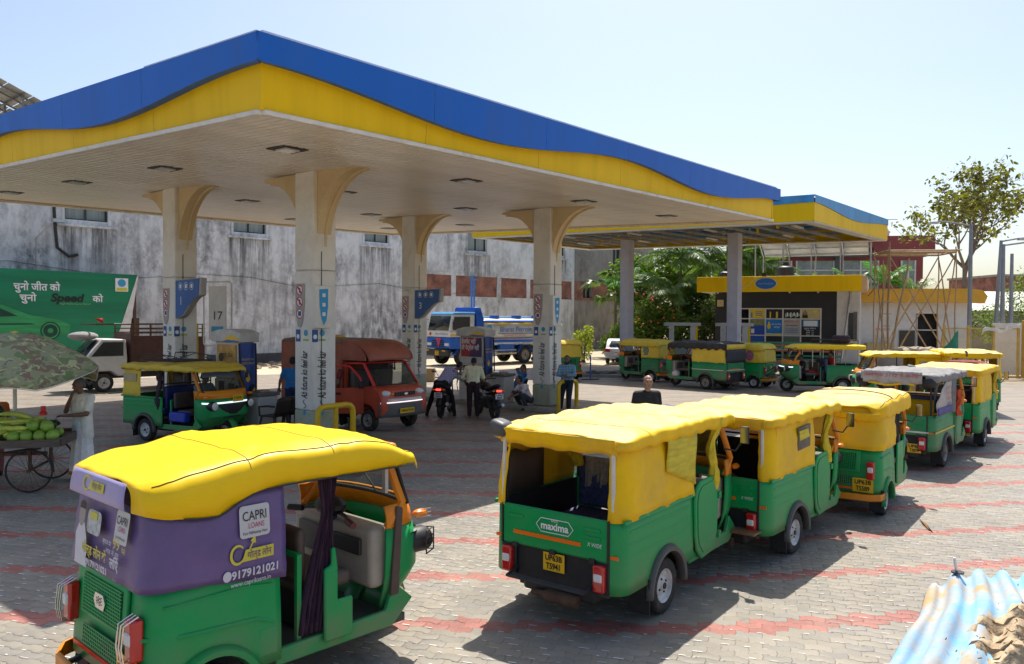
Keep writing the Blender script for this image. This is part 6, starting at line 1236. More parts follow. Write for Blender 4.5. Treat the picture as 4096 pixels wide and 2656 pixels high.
def extra4(t, D, P):
    hood_closed(t, D, P); W = D['W']; xr = D['xr']
    MB().grid([[(xr-.03-.02*math.sin(i*.8)+.012*j, lerp(-W+.02, W-.02, i/10), 1.52-.035*j-.02*math.sin(i*.9)*(j/3)) for j in range(4)] for i in range(11)]).build('rear_flap', M_YEL, t, solid=.008, ang=70)
    MB().tube([(.35, W*math.sin(R(a)), 1.60+.185*math.cos(R(a))**.5) for a in range(-85, 86, 10)], .008, 5).build('roof_cord', M_DKSTEEL, t); drape(t, .58, .95, -W+.05, .75, 1.5, M_CURTDK, folds=5)
    plate((xr-.045, .20, .62), -UY, UZ, .30, .16).build('pink_sticker', mat('sticker_pink', (.6, .12, .25), .5), t); mb = MB().box(.62, 1.05, -W-.02, -W+.015, .36, .98).build('half_door', M_GRN, t, bevel=.04)
V4 = auto('RE', 'rickshaw with fully closed plain yellow hood, third in the right queue', (4.86, 11.5, 0), R(53), dict(hood_fn=extra4, plate=('UP63B', 'T5589'), plate_y=-.40, seed=6, wr=.010, zback=1.60, backlen=.3, group=GQ), .97)
M_CANG = mat('canvas_grey', (.24, .235, .23), .8, var=.25, scale=4, bump=.3, bscale=12); M_BANN = mat('banner_dirty_white', (.46, .43, .40), .7, var=.2, scale=5, bump=.2, bscale=9); M_CANB = mat('canvas_black', (.035, .037, .045), .7, var=.25, scale=3, bump=.3, bscale=10)
def extra5(t, D, P):
    W, xr, belt = D['W'], D['xr'], D['belt']; P2 = dict(P, hood=M_CANG, zback=D['edge']+.08, rc=.2, wr=.016); roof_mesh(D, P2).build('hood_roof', M_CANG, t, solid=.007, ang=60)
    for y in (-1, 1): MB().sphere((xr+.14, y*(W-.13), D['crown']-.17), (.19, .15, .15), 14, 9).build('corner_cap', M_BLK, t)
    n = 16; MB().grid([[(xr-.02+.02*math.sin(i*1.1), lerp(-W+.22, W-.12, i/n), D['edge']+.14-.07*j-.04*math.sin(math.pi*i/n)*(j/3)) for j in range(4)] for i in range(n+1)]).build('rear_banner', M_BANN, t, solid=.006, ang=60)
    letter('नंबर एक 3112 में अनेक', M_PR, t, (xr-.045, .05, D['edge']+.06), -UY, UZ, .09, fit=.95); MB().grid([[(xr-.03+.01*math.sin(i), lerp(-.35, .45, i/8), D['edge']-.08-.04*j+.02*math.sin(i)) for j in range(2)] for i in range(9)]).build('yellow_tatter', M_YEL, t, solid=.006)
    MB().grid([[(lerp(xr+.02, .30, i/8), -W-.02-.01*math.sin(i*1.7+j), lerp(belt, lerp(1.28, 1.66, min(1, i/5)) if i < 5 else 1.66, j/6)) for j in range(7)] for i in range(9)]).build('side_banner', M_BANN, t, solid=.006, ang=60)
    MB().grid([[(lerp(xr+.02, .30, i/8), -W-.034-.01*math.sin(i*1.7+j), lerp(belt, belt+.14, j/2)) for j in range(3)] for i in range(9)]).build('banner_band', mat('banner_indigo', (.07, .06, .25), .6, var=.15), t, solid=.004)
    for z in (1.50, 1.40, 1.30, 1.2): letter('ऑटो लोन', M_PR if z > 1.25 else M_INK, t, (.0, -W-.04, z), UX, UZ, .075, fit=.34)
    MB().tube([(xr+.04, -W+.08, belt), (xr+.04, -W+.08, 1.65)], .02, 6).build('rear_post', M_BLK, t); MB().tube([(xr+.04, W-.08, belt), (xr+.04, W-.08, 1.65)], .02, 6).build('rear_post', M_BLK, t); MB().grid([[(lerp(xr+.03, .1, i/4), -W+.03, lerp(belt+.05, 1.6, j/3)*(1 if i < 2 else 1)) for j in range(4)] for i in range(2)]).build('netting', M_CANB, t, solid=.006)
    drape(t, .34, .62, -W-.01, 1.0, 1.65, M_CANG, name='rolled_canvas', folds=3); scarf(t, (.80, -W-.05, 1.42), .5, mat('scarf_red', (.65, .08, .02), .8, var=.2), 1, name='red_garland')
    MB().box(xr+.10, .55, -W+.1, W-.1, .78, .86).build('yellow_seat', M_YEL, t, bevel=.04); MB().box(.5, .58, -W+.1, W-.1, .86, 1.2).build('yellow_backrest', M_YEL, t, bevel=.04)
    MB().box(xr-.03, xr-.022, -.6, .62, .71, .74).build('white_stripe', M_TRIM, t); MB().box(xr, D['xq'], -W-.018, -W-.006, .71, .74).build('white_stripe', M_YELD, t)
V5 = auto('MX', 'grey canvas topped rickshaw with torn white banners in the right queue', (7.55, 15.1, 0), R(49), dict(hood_fn=extra5, green=M_GRN2, rim=M_RIMD, plate=('UP63', 'T3874'), plate_y=-.36, plate_z=.42, logo=False, step=False, seed=12, group=GQ), 1.0)
def extra6(t, D, P):
    hood_open(t, D, P); MB().grid([[(lerp(1.0, 1.7, i/6), lerp(-.62, .5, j/8), 1.83+.02*math.sin(i*2+j)-.22*(abs(lerp(-.62, .5, j/8))/.7)**3) for j in range(9)] for i in range(7)]).build('red_roof_cloth', mat('cloth_maroon', (.22, .045, .04), .9, var=.3, scale=9), t, solid=.02, ang=70)
V6 = auto('MX', 'yellow and green rickshaw behind the grey canvas one with a red cloth on its roof', (9.77, 17.5, 0), R(50), dict(hood_fn=extra6, plate=('T3231',), plate_y=-.42, plate_z=.36, logo=False, seed=15, group=GQ), .98)
V7 = auto('MX', 'last rickshaw of the right queue by the yellow mesh gate', (13.75, 23.6, 0), R(72), dict(hood_fn=hood_open, plate=('UP63', 'T3310'), plate_y=-.3, plate_z=.36, logo=False, seed=18, caps=(0.3,), group=GQ), 1.03)
# ---------------------------------------------------------------- others under and beyond the canopy
def extra14(t, D, P):
    hood_open(t, D, P); W, xr = D['W'], D['xr']
    MB().box(-.7, -.25, -W-.026, -W-.012, 1.36, 1.54).build('patch_window', mat('film_beige', (.45, .36, .20), .4, var=.15), t); scarf(t, (.55, -W+.02, 1.60), .85, M_CURTDK, 5)
    rk = MB()
    for x in (-.45, .15, .75): rk.tube([(x, -.5, 1.83), (x, .5, 1.83)], .014, 5)
    for y in (-.5, -.17, .17, .5): rk.tube([(-.5, y, 1.83), (.85, y, 1.84)], .014, 5)
    for y in (-.5, .5): rk.tube([(-.5, y, 1.83), (-.45, y, 1.98), (.2, y, 2.0), (.85, y, 1.94)], .012, 5); rk.tube([(-.3, y, 1.84), (.3, y, 1.99), (.8, y, 1.84)], .01, 5)
    rk.build('roof_rack', M_DKSTEEL, t); MB().box(.78, 1.3, -W+.02, -W+.20, .50, .72).build('blue_cushion', mat('tarp_blue', (.02, .05, .45), .4, var=.3), t, bevel=.03)
V14 = auto('MX', 'green and yellow rickshaw at the first pump with roof rack and lit front strip', (-7.95, 17.95, 0), R(-28), dict(hood_fn=extra14, hood=M_YELD, fplate='T3041', led=True, strip=True, seatm=M_BLUES, logo=False, doors=False, seed=21, scarf=False, quarter_x=-.12), .96)
GB = 'rickshaws parked beyond the main canopy'
M_FILM = mat('window_film', (.35, .36, .38), .25, var=.3); M_FILMG = mat('window_film_green', (.16, .22, .16), .2, var=.4, scale=6)
V10 = auto('RE', 'yellow hooded rickshaw beside the white pillar, leftmost of the parked three', (6.45, 34.2, 0), R(134), dict(hood_fn=hood_closed, hood=M_YELD, side_win=M_FILMG, rear_win=M_FILM, seed=31, green=M_GRN2, group=GB), 1.05)
def extra11(t, D, P):
    W, xr, belt = D['W'], D['xr'], D['belt']; P2 = dict(P, zback=D['edge']+.05, drip=.16, wr=.02, edge_wave=.03); roof_mesh(D, P2).build('hood_roof', M_CANB, t, solid=.007, ang=60)
    rows = wall_mesh(D, P, lambda x, y: D['edge']+.02, s=3); k = next(i for i, r in enumerate(rows) if r[0][0] < xr+.03)+1; n = len(rows); MB().grid(rows[:k]).build('side_quarter', M_YELD, t, solid=.006, ang=60); MB().grid(rows[n-k:]).build('side_quarter', M_YELD, t, solid=.006, ang=60)
    MB().grid([[(xr-.03+.01*math.sin(i), lerp(-W+.04, W-.04, i/10), lerp(belt, 1.52, j/4)) for j in range(5)] for i in range(11)]).build('rear_screen', M_CANB, t, solid=.006); MB().grid([[(xr-.035, lerp(-W+.06, W-.06, i/6), lerp(1.53, 1.72, j/2)) for j in range(3)] for i in range(7)]).build('rear_flap', M_YELD, t, solid=.006)
    MB().box(xr-.03, xr-.022, -.6, .62, .74, .765).build('white_stripe', M_TRIM, t); [MB().box(xr+.05, D['xq'], y*(W+.012)-.004, y*(W+.012)+.004, .74, .765).build('white_stripe', M_TRIM, t) for y in (-1, 1)]; MB().lathe([(.001, .16), (.11, .12), (.15, 0), (.11, -.12), (.001, -.16)], (1.45, W-.15, .5), 'x', 14).build('white_drum', M_TRIM, t)
V11 = auto('MX', 'rickshaw with black canvas roof and pale yellow sides, middle of the parked three', (8.2, 30.8, 0), R(132), dict(hood_fn=extra11, green=M_GRN2, rim=M_RIMD, logo=False, step=False, doors=False, seed=33, group=GB), 1.03)
def extra12(t, D, P):
    hood_closed(t, D, P); W = D['W']; disc((.15, W+.022, 1.26), -UX, UZ, .17, .006, 18, 0, .20).build('round_sticker', mat('sticker_mosaic', (.35, .12, .2), .5, var=.9, scale=18), t)
V12 = auto('RE', 'yellow hooded rickshaw with round side sticker, rightmost of the parked three', (10.05, 31.7, 0), R(138), dict(hood_fn=extra12, hood=M_YELD, rear_win=mat('film_pink', (.42, .32, .36), .4, var=.3), seed=35, group=GB), 1.02)
V13 = auto('RE', 'yellow and green rickshaw half hidden behind the rear column', (2.35, 34.7, 0), R(120), dict(hood_fn=hood_closed, hood=M_YELD, rear_win=mat('film_yellow', (.45, .40, .10), .5, var=.2), side_win=M_FILM, seed=37, green=M_GRN2, group=GB), 1.03)
def extra8(t, D, P):
    hood_open(t, D, P); W = D['W']; MB().prism([(-.10, 1.14), (.16, 1.16), (.28, 1.52), (-.10, 1.52)], W+.012, W+.024).build('side_window', M_FILM, t)
V8 = auto('MX', 'yellow roofed rickshaw facing left with dark knob on its rear corner', (13.1, 24.6, 0), R(168), dict(hood_fn=extra8, quarter_x=.4, logo=False, seed=41, caps=(1,), scarf=False, doors=False, group=GB), .98)
def extra9(t, D, P):
    W, xr = D['W'], D['xr']; P2 = dict(P, zback=D['edge']+.1, wr=.004, sag=.005); roof_mesh(D, P2).build('hood_roof', M_YEL2, t, solid=.02, ang=60)
    for x in (-.55, .3, 1.1):
        for y in (-1, 1): MB().tube([(x, y*(W-.05), .98), (x, y*(W-.05), 1.66)], .016, 6).build('canopy_post', M_STEEL, t)
    MB().tube([(-.5, W, 1.66), (1.8, W, 1.68)], .02, 6).build('red_trim', mat('trim_red', (.5, .04, .04), .5), t)
    rk = MB()
    for y in (-.5, 0, .5): rk.tube([(-.6, y, 1.84), (.8, y, 1.84)], .014, 5)
    for x in (-.6, 0, .8): rk.tube([(x, -.5, 1.84), (x, -.5, 1.99), (x, .5, 1.99), (x, .5, 1.84)], .012, 5)
    rk.tube([(-.6, -.5, 1.99), (.8, -.5, 1.99)], .012, 5); rk.tube([(-.6, .5, 1.99), (.8, .5, 1.99)], .012, 5); rk.build('roof_rack', M_DKSTEEL, t)
    MB().box(.55, 1.15, -.2, .35, .62, .82).build('red_seat_cover', mat('seat_red', (.4, .02, .03), .5), t, bevel=.04)
    g = MB(); g.tube([(2.2, -.3, .9), (2.5, -.3, .75), (2.65, -.25, .62), (2.65, .25, .62), (2.5, .3, .75), (2.2, .3, .9)], .02, 6); g.tube([(2.2, -.3, .62), (2.62, -.25, .55), (2.62, .25, .55), (2.2, .3, .62)], .02, 6); g.build('front_guard', M_DKSTEEL, t)
V9 = auto('MX', 'electric rickshaw with flat yellow roof, luggage rack and red seat', (12.6, 29.9, 0), R(176), dict(hood_fn=extra9, led=True, logo=False, doors=False, green=M_GRN2, seed=43, name='electric_rickshaw', group=GB), 1.0)
lg = MB().box(-.25, .3, -.3, .3, 0, .3); tag(lg.build('luggage_bundle', mat('bundle_purple', (.04, .022, .035), .85, var=.3, bump=.5, bscale=8), loc=(12.55, 29.87, 1.85), rz=R(176), bevel=.1, seg=3), 'dark purple cloth bundle on the electric rickshaw roof rack', 'luggage')
# ================================================================== OTHER VEHICLES
def extrude_side(pr, y0, y1, m, name, t, bevel=.03, seg=2): return MB().prism(pr, y0, y1).build(name, m, t, bevel=bevel, seg=seg)
# --- red delivery van at the first pump bay
M_VAN = mat('van_red', (.55, .075, .03), .4, var=.18, scale=2.5, dirt='#6a3a28', dirt_amt=.4, dscale=1.3, coat=.2); M_VANR = mat('van_bright_red', (.75, .03, .03), .35, var=.08, coat=.2); M_BOX = mat('box_maroon', (.40, .12, .07), .6, var=.2, scale=2, dirt='#5a3a2a', dirt_amt=.45); M_BOXT = mat('box_top', (.26, .19, .14), .75, var=.2, dirt='#6a5a48', dirt_amt=.5)
hd = Vector((math.cos(R(-39)), math.sin(R(-39)), 0)); vo = Vector((-3.07, 19.5, 0))-hd*2.2
van = thing('delivery_van', 'red delivery van with box body and open driver door facing right', 'van', vo, R(-39))
MB().box(-1.15, 1.36, -.80, .80, .50, 2.12).build('cargo_box', M_BOX, van, bevel=.03)
MB().prism([(-.80, 2.121), (.80, 2.121), (.7, 2.17), (.35, 2.21), (0, 2.22), (-.35, 2.21), (-.7, 2.17)], -1.15, 1.4, 'x').build('box_roof', M_BOXT, van)
n = 10; MB().grid([[(1.362+.92*math.sin(R(90)*i/n), y*(1-.12*i/n), 1.70+.48*math.cos(R(90)*i/n)-.02*(abs(y)/.8)**3) for y in (-.79, -.6, -.3, 0, .3, .6, .79)] for i in range(n+1)]).build('wind_deflector', M_BOX, van, solid=.03)
for y in (-1, 1): MB().prism([(1.362, 1.70)]+[(1.362+.90*math.sin(R(90)*i/n), 1.70+.46*math.cos(R(90)*i/n)) for i in range(n+1)], y*.76, y*.78).build('deflector_side', M_BOX, van)
cabp = [(1.38, .42), (1.38, 1.66), (2.02, 1.69), (2.12, 1.66), (2.52, 1.14), (2.70, 1.02), (2.80, .82), (2.82, .55), (2.76, .36), (2.55, .34), (2.5, .50), (2.36, .62), (2.14, .64), (1.98, .56), (1.90, .38), (1.6, .36)]
extrude_side([(1.38, .42), (1.38, 1.0), (2.50, 1.10), (2.70, 1.02), (2.80, .82), (2.82, .55), (2.76, .36), (2.55, .34), (2.5, .50), (2.36, .62), (2.14, .64), (1.98, .56), (1.90, .38), (1.6, .36)], -.74, .74, M_VAN, 'cab', van, .05, 3)
MB().prism([(1.38, 1.64), (2.02, 1.67), (2.10, 1.64), (2.06, 1.60), (1.38, 1.58)], -.68, .68).build('cab_roof', M_VANR, van, bevel=.02)
for y in (-1, 1):
    MB().tube([(2.07, y*.67, 1.63), (2.50, y*.71, 1.10)], .038, 8).build('screen_pillar', M_VANR, van); MB().bar((1.42, y*.70, 1.0), (1.42, y*.68, 1.62), .07).build('rear_pillar', M_VAN, van)
MB().grid([[(2.09+.035*math.cos(yy*2), yy*.94, 1.62), (2.52+.05*math.cos(yy*2), yy, 1.12)] for yy in [lerp(-.68, .68, i/8) for i in range(9)]]).build('windscreen', M_GLASSD, van)
MB().box(1.45, 1.62, -.62, -.1, .8, 1.45).build('seat', M_GREY, van, bevel=.05); MB().box(1.45, 1.62, .1, .62, .8, 1.45).build('seat', M_GREY, van, bevel=.05); MB().box(2.2, 2.45, -.66, .66, .9, 1.1).build('dashboard', M_GREY, van, bevel=.04)
MB().lathe([(.17, -.012), (.185, 0), (.17, .012), (.158, 0), (.17, -.012)], (2.1, -.36, 1.2), 'x', 18).build('steering_wheel', M_BLK, van)
n = 8; MB().grid([[(2.835-.10*(abs(y)/.74)**3, y, z) for z in (.36, .45, .60, .68)] for y in [lerp(-.78, .78, i/12) for i in range(13)]]).build('bumper', M_GREY, van, solid=.05)
MB().grid([[(2.85-.10*(abs(y)/.74)**3, y, z) for z in (.70, .725)] for y in [lerp(-.74, .74, i/12) for i in range(13)]]).build('chrome_strip', mat('strip_glow', (.85, .87, .9), .2, var=0, emit=((.9, .95, 1), .5)), van, solid=.02); MB().grid([[(2.845-.10*(abs(y)/.74)**3, y, z) for z in (.745, .80)] for y in [lerp(-.55, .55, i/12) for i in range(13)]]).build('trim_strip', M_TRIM, van, solid=.01)  # the chrome strip's material glows faintly by itself
for y in (-1, 1):
    h = MB().sphere((2.70, y*.55, .92), (.12, .15, .085), 14, 8).build('headlamp', M_WHT, van); MB().sphere((2.76, y*.38, .90), (.06, .06, .05), 10, 6).build('indicator', M_AMB, h)
MB().box(2.79, 2.83, -.34, .34, .86, .95).build('grille', M_BLK, van, bevel=.02)
for i in range(9): MB().bar((2.835, -.30+.075*i, .87), (2.835, -.30+.075*i, .94), .02).build('grille_bar', M_GREY, van)
disc((2.836, 0, .905), UY, UZ, .06, .012, 16, 0, .03).build('emblem', M_CHROME, van)
nplate(van, (2.885, .0, .50), UY, 'UP63AT9130', None, .46, .12)
for x in (0, 2.25):
    for y in (-1, 1): wheel(van, x, y*.64, .265, .16, M_RIMD)
MB().box(-1.1, 1.9, -.35, .35, .32, .49).build('chassis', M_DKSTEEL, van); MB().box(-1.0, -.5, -.80, -.78, .38, .49).build('side_guard', M_BOX, van)
for x in (-.9, -.5, .0): MB().box(x, x+.25, -.812, -.801, .55, .59).build('side_reflector', M_PLATE, van)
ang = R(180-33); dv = Vector((math.cos(ang), -math.sin(ang), 0)); hp = Vector((2.16, -.755, 0))     # open door, hinged at its front edge
dn = Vector((-dv.y, dv.x, 0)); door = poly3([(0, .42), (.78, .40), (.84, .55), (.84, 1.02), (0, 1.06)], hp, dv, UZ, .05).build('door', M_VAN, van, bevel=.015)
MB().tube([hp+UZ*1.05, hp+dv*.10+UZ*1.30, hp+dv*.34+UZ*1.56, hp+dv*.80+UZ*1.60, hp+dv*.82+UZ*1.02], .028, 8).build('window_frame', M_VANR, door); poly3([(.56, .88), (.72, .88), (.72, .93), (.56, .93)], hp-dn*-.058, dv, UZ, .02).build('door_handle', M_BLK, door); MB().box(2.18, 2.24, -.96, -.80, 1.05, 1.22).build('wing_mirror', M_BLK, van, bevel=.02)
rk = MB(); rk.sphere((-.1, .2, 2.23), (.35, .2, .05), 10, 5); rk.build('yellow_roof_pad', M_YEL, van)
# --- blue and white fuel tanker
th_ = R(180+40); tk = thing('fuel_tanker', 'blue and white fuel tanker truck with yellow wave along its tank', 'truck', (-3.1, 45.2, 0), th_)
M_TB = mat('tanker_blue', (.01, .11, .50), .35, var=.08, dirt='#2a4a7a', dirt_amt=.3, coat=.2); M_TW = mat('tanker_white', (.66, .66, .64), .4, var=.06, dirt='#8a8478', dirt_amt=.3); M_TY = mat('tanker_yellow', (.8, .52, .02), .4, var=.05)
# local x forward; cab front at +1.4, front axle 0, rear axles -4.0,-5.3
MB().box(-.35, 1.40, -1.15, 1.15, .95, 1.62).build('cab_lower', M_TB, tk, bevel=.06); MB().prism([(-.35, 1.621), (1.405, 1.621), (1.40, 1.95), (-.35, 1.95)], -1.15, 1.15).build('cab_band', M_TW, tk, bevel=.02)
MB().prism([(-.35, 1.951), (1.40, 1.951), (1.18, 2.88), (-.35, 2.88)], -1.12, 1.12).build('cab_upper', M_TW, tk, bevel=.05); MB().prism([(-.38, 2.881), (1.2, 2.881), (1.05, 3.02), (-.38, 3.02)], -1.12, 1.12).build('cab_roof', mat('tanker_skyblue', (.10, .38, .72), .4, var=.08), tk, bevel=.04)
MB().add([(1.412-.01, -1.0, 1.98), (1.412-.01, 1.0, 1.98), (1.215, .98, 2.8), (1.215, -.98, 2.8)], [(0,1,2,3)]).build('windscreen', M_GLASSD, tk, solid=.02)
for y in (-1, 1):
    MB().prism([(.0, 2.0), (1.2, 2.0), (1.08, 2.75), (.0, 2.75)], y*1.122, y*1.135).build('side_window', M_WDARK, tk); MB().prism([(-.3, 1.66), (1.38, 1.66), (1.38, 1.76), (-.3, 1.76)], y*1.152, y*1.16).build('yellow_stripe', M_TY, tk)
    MB().tube([(1.25, y*1.15, 2.6), (1.35, y*1.42, 2.55), (1.35, y*1.42, 2.1)], .02, 6).build('mirror_arm', M_BLK, tk); MB().box(1.3, 1.36, y*1.42-.1, y*1.42+.1, 2.05, 2.5).build('mirror', M_BLK, tk, bevel=.02)
    hl_ = MB().box(1.40, 1.43, y*.85-.2, y*.85+.2, 1.12, 1.28).build('headlamp', M_WHT, tk, bevel=.02); MB().cyl((.55, y*1.10, .52), (.55, y*1.10, .53), .01, 4)
for z in (1.1, 1.2, 1.3, 1.4): MB().box(1.402, 1.42, -.55, .55, z-.03, z+.03).build('grille_slat', M_INK, tk)
tri = [(-.24, .22), (.24, .22), (0, -.26)]; poly3(tri, (1.425, .1, 1.32), UY, UZ, .02).build('warning_triangle', mat('triangle_red', (.7, .03, .02), .4, var=0), tk); poly3([(a*.5, b*.5+.02) for a, b in tri], (1.447, .1, 1.32), UY, UZ, .004).build('triangle_inner', M_TB, tk)
MB().box(1.38, 1.58, -1.2, 1.2, .55, .92).build('bumper', M_BLK, tk, bevel=.03); nplate(tk, (1.59, .15, .72), UY, 'UP63', '9320', .34, .24); letter('Bharat Petroleum', mat('tanker_lettering', (.03, .18, .55), .4, var=0), tk, (1.41, .35, 1.79), UY, UZ, .17, fit=1.2)
poly3([(0, -.12), (.12, 0), (0, .12), (-.12, 0)], (1.41, -.75, 1.78), UY, UZ, .01).build('hazard_diamond', M_NORED, tk)
for y in (-.8, .8): MB().box(1.581, 1.60, y-.15, y+.15, .82, .88).build('reflector', M_PLATE, tk)
# tank
def tsec(x): return [(x, 1.18*math.copysign(abs(math.cos(a))**.75, math.cos(a)), 1.95+.72*math.copysign(abs(math.sin(a))**.8, math.sin(a))) for a in [2*math.pi*k/36 for k in range(36)]]
MB().loft([tsec(-.95), tsec(-7.2)]).build('tank', M_TW, tk, bevel=.05)
MB().prism([(-1.18, 1.2), (1.18, 1.2), (1.22, 2.6), (.9, 3.3), (-.9, 3.3), (-1.22, 2.6)], -.94, -.45, 'x').build('tank_headboard', M_TB, tk, bevel=.03)
for y in (-1, 1):
    MB().grid([[(x, y*(1.205-.06*max(0, z-2.2)), z) for z in (1.45+.0, 1.27)] for x in (-.96, -7.2)]).build('tank_skirt', M_TB, tk, solid=.03); xs = [lerp(-.96, -7.2, i/30) for i in range(31)]
    MB().grid([[(x, y*1.10, 2.45), (x, y*1.16, 2.34+.05*math.sin(x*3.3))] for x in xs]).build('yellow_wave', M_TY, tk, solid=.02); MB().grid([[(x, y*1.0, 2.58), (x, y*1.125, 2.44+.02*math.sin(x*3.3))] for x in xs]).build('blue_band', M_TB, tk, solid=.02); MB().grid([[(x, y*1.20, 1.46), (x, y*1.2, 1.40)] for x in (-.96, -7.2)]).build('orange_line', M_ORG, tk, solid=.02)
    letter('Bharat Petroleum', MATS['tanker_lettering'], tk, (-3.6, y*1.205, 2.02), UX*(1 if y < 0 else -1), UZ, .42, fit=2.9); letter('FLAMMABLE MOTOR SPIRIT', M_NORED, tk, (-3.3, y*1.215, 1.66), UX*(1 if y < 0 else -1), UZ, .15, fit=1.7); MB().grid([[(x, y*1.212, 1.80), (x, y*1.212, 1.77)] for x in (-2., -7.)]).build('blue_line', M_TB, tk, solid=.01); disc((-1.35, y*1.2, 2.15), UX*(1 if y < 0 else -1), UZ, .17, .012).build('emblem', M_TEAL, tk)
    MB().box(-3.3, -2.2, y*1.0-.12, y*1.0+.12, .7, 1.15).build('side_locker', M_TB, tk, bevel=.02); MB().bar((-3.4, y*1.15, .62), (-1.0, y*1.15, .62), .06, .1).build('side_guard', M_STEEL, tk); MB().bar((-3.4, y*1.15, .82), (-1.0, y*1.15, .82), .05, .06).build('side_guard', M_STEEL, tk)
    for i in range(6): MB().box(-3.4+i*.42, -3.25+i*.42, y*1.182-.006, y*1.182+.006, .59, .65).build('guard_marker', M_TY, tk)
for x, ys in ((.45, (.98,)), (-4.2, (.95,)), (-5.45, (.95,))):
    for y in ys:
        for s in (-1, 1): wheel(tk, x, s*y, .5, .3, M_RIMD); MB().lathe([(.56, s*(y-.2)), (.58, s*(y+.18))], (x, 0, .5), 'y', 14, R(10), R(170)).build('mudguard', M_TB, tk, solid=.02)
MB().box(-7.2, 1.3, -.45, .45, .75, 1.05).build('chassis', M_DKSTEEL, tk)
for y in (-.5, -.2): MB().tube([(-1.2, y, 2.7), (-7.1, y, 2.72)], .06, 8).build('top_pipe', mat('tanker_pipe_blue', (.06, .30, .65), .4, var=.1), tk)
for x in (-2.5, -4.2, -5.8): MB().lathe([(.001, 2.85), (.3, 2.84), (.3, 2.62), (.001, 2.6)], (x, .2, 0), 'z', 16).build('manhole', M_TB, tk)
for y, h in ((-.45, 5.15), (-.2, 4.95)): MB().tube([(-1.3, y, 2.7), (-1.3, y, h), (-1.3, y, h)], .055, 8).build('vent_pipe', MATS['tanker_pipe_blue'], tk); MB().bar((-1.3, y-.28, h), (-1.3, y+.28, h), .1, .07).build('vent_cap', MATS['tanker_pipe_blue'], tk)
# --- white pickup with stake bed behind the cart
pk = thing('pickup_truck', 'white pickup with brown stake sided bed behind the umbrella', 'truck', (-15.1, 28.6, 0), WA+math.pi)
M_PKW = mat('pickup_white', (.62, .62, .61), .4, var=.08, dirt='#8a8070', dirt_amt=.4)
extrude_side([(-.75, .55), (-.75, 1.22), (-.70, 1.88), (.10, 1.90), (.62, 1.30), (1.02, 1.15), (1.06, .55), (.40, .50), (.36, .62), (.2, .74), (-.2, .74), (-.38, .60), (-.4, .55)], -.82, .82, M_PKW, 'cab', pk, .06, 3)
for y in (-1, 1): MB().prism([(-.6, 1.28), (.48, 1.28), (.08, 1.78), (-.6, 1.78)], y*.822, y*.835).build('side_window', M_WDARK, pk); MB().box(.7, .95, y*.83-.01, y*.83+.01, .78, .86).build('indicator', M_AMB, pk)
MB().add([(.655, -.70, 1.30), (.655, .70, 1.30), (.165, .66, 1.84), (.165, -.66, 1.84)], [(0,1,2,3)]).build('windscreen', M_GLASSD, pk, solid=.02)
M_STAKE = mat('stake_brown', (.085, .04, .032), .75, var=.2, dirt='#5a4438', dirt_amt=.4)
for y in (-1, 1): MB().box(-3.6, -.86, y*.88-.02, y*.88+.02, .95, 1.95).build('bed_side', M_STAKE, pk); MB().box(-3.6, -.86, y*.90-.015, y*.90+.03, .70, .949).build('bed_rail', M_PKW, pk)
MB().box(-3.6, -.86, -.86, .86, .88, .949).build('bed_floor', M_STAKE, pk); MB().box(-.88, -.85, -.86, .86, .95, 2.1).build('headboard', M_STAKE, pk)
for y in (-1, 1):
    for x in (-3.5, -2.85, -2.2, -1.55, -.9): MB().bar((x, y*.88, 1.95), (x, y*.88, 2.42), .04).build('stake', M_RUST, pk)
    for z in (2.1, 2.25, 2.42): MB().bar((-3.6, y*.88, z), (.3 if z > 2.3 else -.85, y*.88, z), .04).build('rack_rail', M_RUST, pk)
for x in (-3.55, -.88, .3): MB().bar((x, -.88, 2.42), (x, .88, 2.42), .05).build('rack_bar', M_TRIM if x < 0 else M_RUST, pk)
MB().sphere((.55, .2, 2.0), (.5, .5, .16), 14, 8).build('tarpaulin_roll', M_CANG, pk)
fl = MB().add([(.1, .9, 2.45), (.4, .9, 2.62), (.12, .9, 2.65)], [(0,1,2)]).build('red_flag', mat('flag_red', (.6, .02, .02), .7), pk, solid=.01)
for x in (0.05, -2.7):
    for s in (-1, 1): wheel(pk, x, s*.72, .33, .2, M_RIM)
MB().box(-3.5, .9, -.4, .4, .45, .7).build('chassis', M_DKSTEEL, pk)
# --- white saloon parked by the hedge
cr = thing('white_car', 'white saloon car parked nose away beside the left pillar', 'car', (6.75, 47.8, 0), R(75))
M_CARW = mat('car_white', (.70, .71, .72), .25, var=.03, coat=.6)
extrude_side([(-1.9, .42), (-1.98, .62), (-1.92, .95), (-1.45, 1.0), (-1.0, 1.40), (-.55, 1.50), (.35, 1.48), (1.1, 1.02), (1.85, .88), (1.98, .6), (1.95, .32), (1.55, .30), (1.45, .50), (1.2, .58), (.95, .5), (.88, .28), (-.9, .28), (-.98, .5), (-1.2, .58), (-1.45, .5), (-1.52, .34)], -.84, .84, M_CARW, 'body', cr, .09, 3)
MB().add([(-1.52, -.62, 1.03), (-1.52, .62, 1.03), (-1.08, .56, 1.39), (-1.08, -.56, 1.39)], [(0,1,2,3)]).build('rear_window', M_GLASSD, cr, solid=.02)
for y in (-1, 1): MB().prism([(-.98, 1.06), (.9, 1.06), (.3, 1.42), (-.75, 1.42)], y*.845, y*.855).build('side_window', M_WDARK, cr); tl_ = MB().box(-1.99, -1.86, y*.66-.16, y*.66+.16, .74, .93).build('tail_lamp', M_RED, cr, bevel=.03)
nplate(cr, (-2.0, 0, .72), -UY, 'UP63 C 4109', None, .5, .13, M_PLATEW)
for x in (-1.22, 1.22):
    for s in (-1, 1): wheel(cr, x, s*.74, .30, .19, M_STEEL)
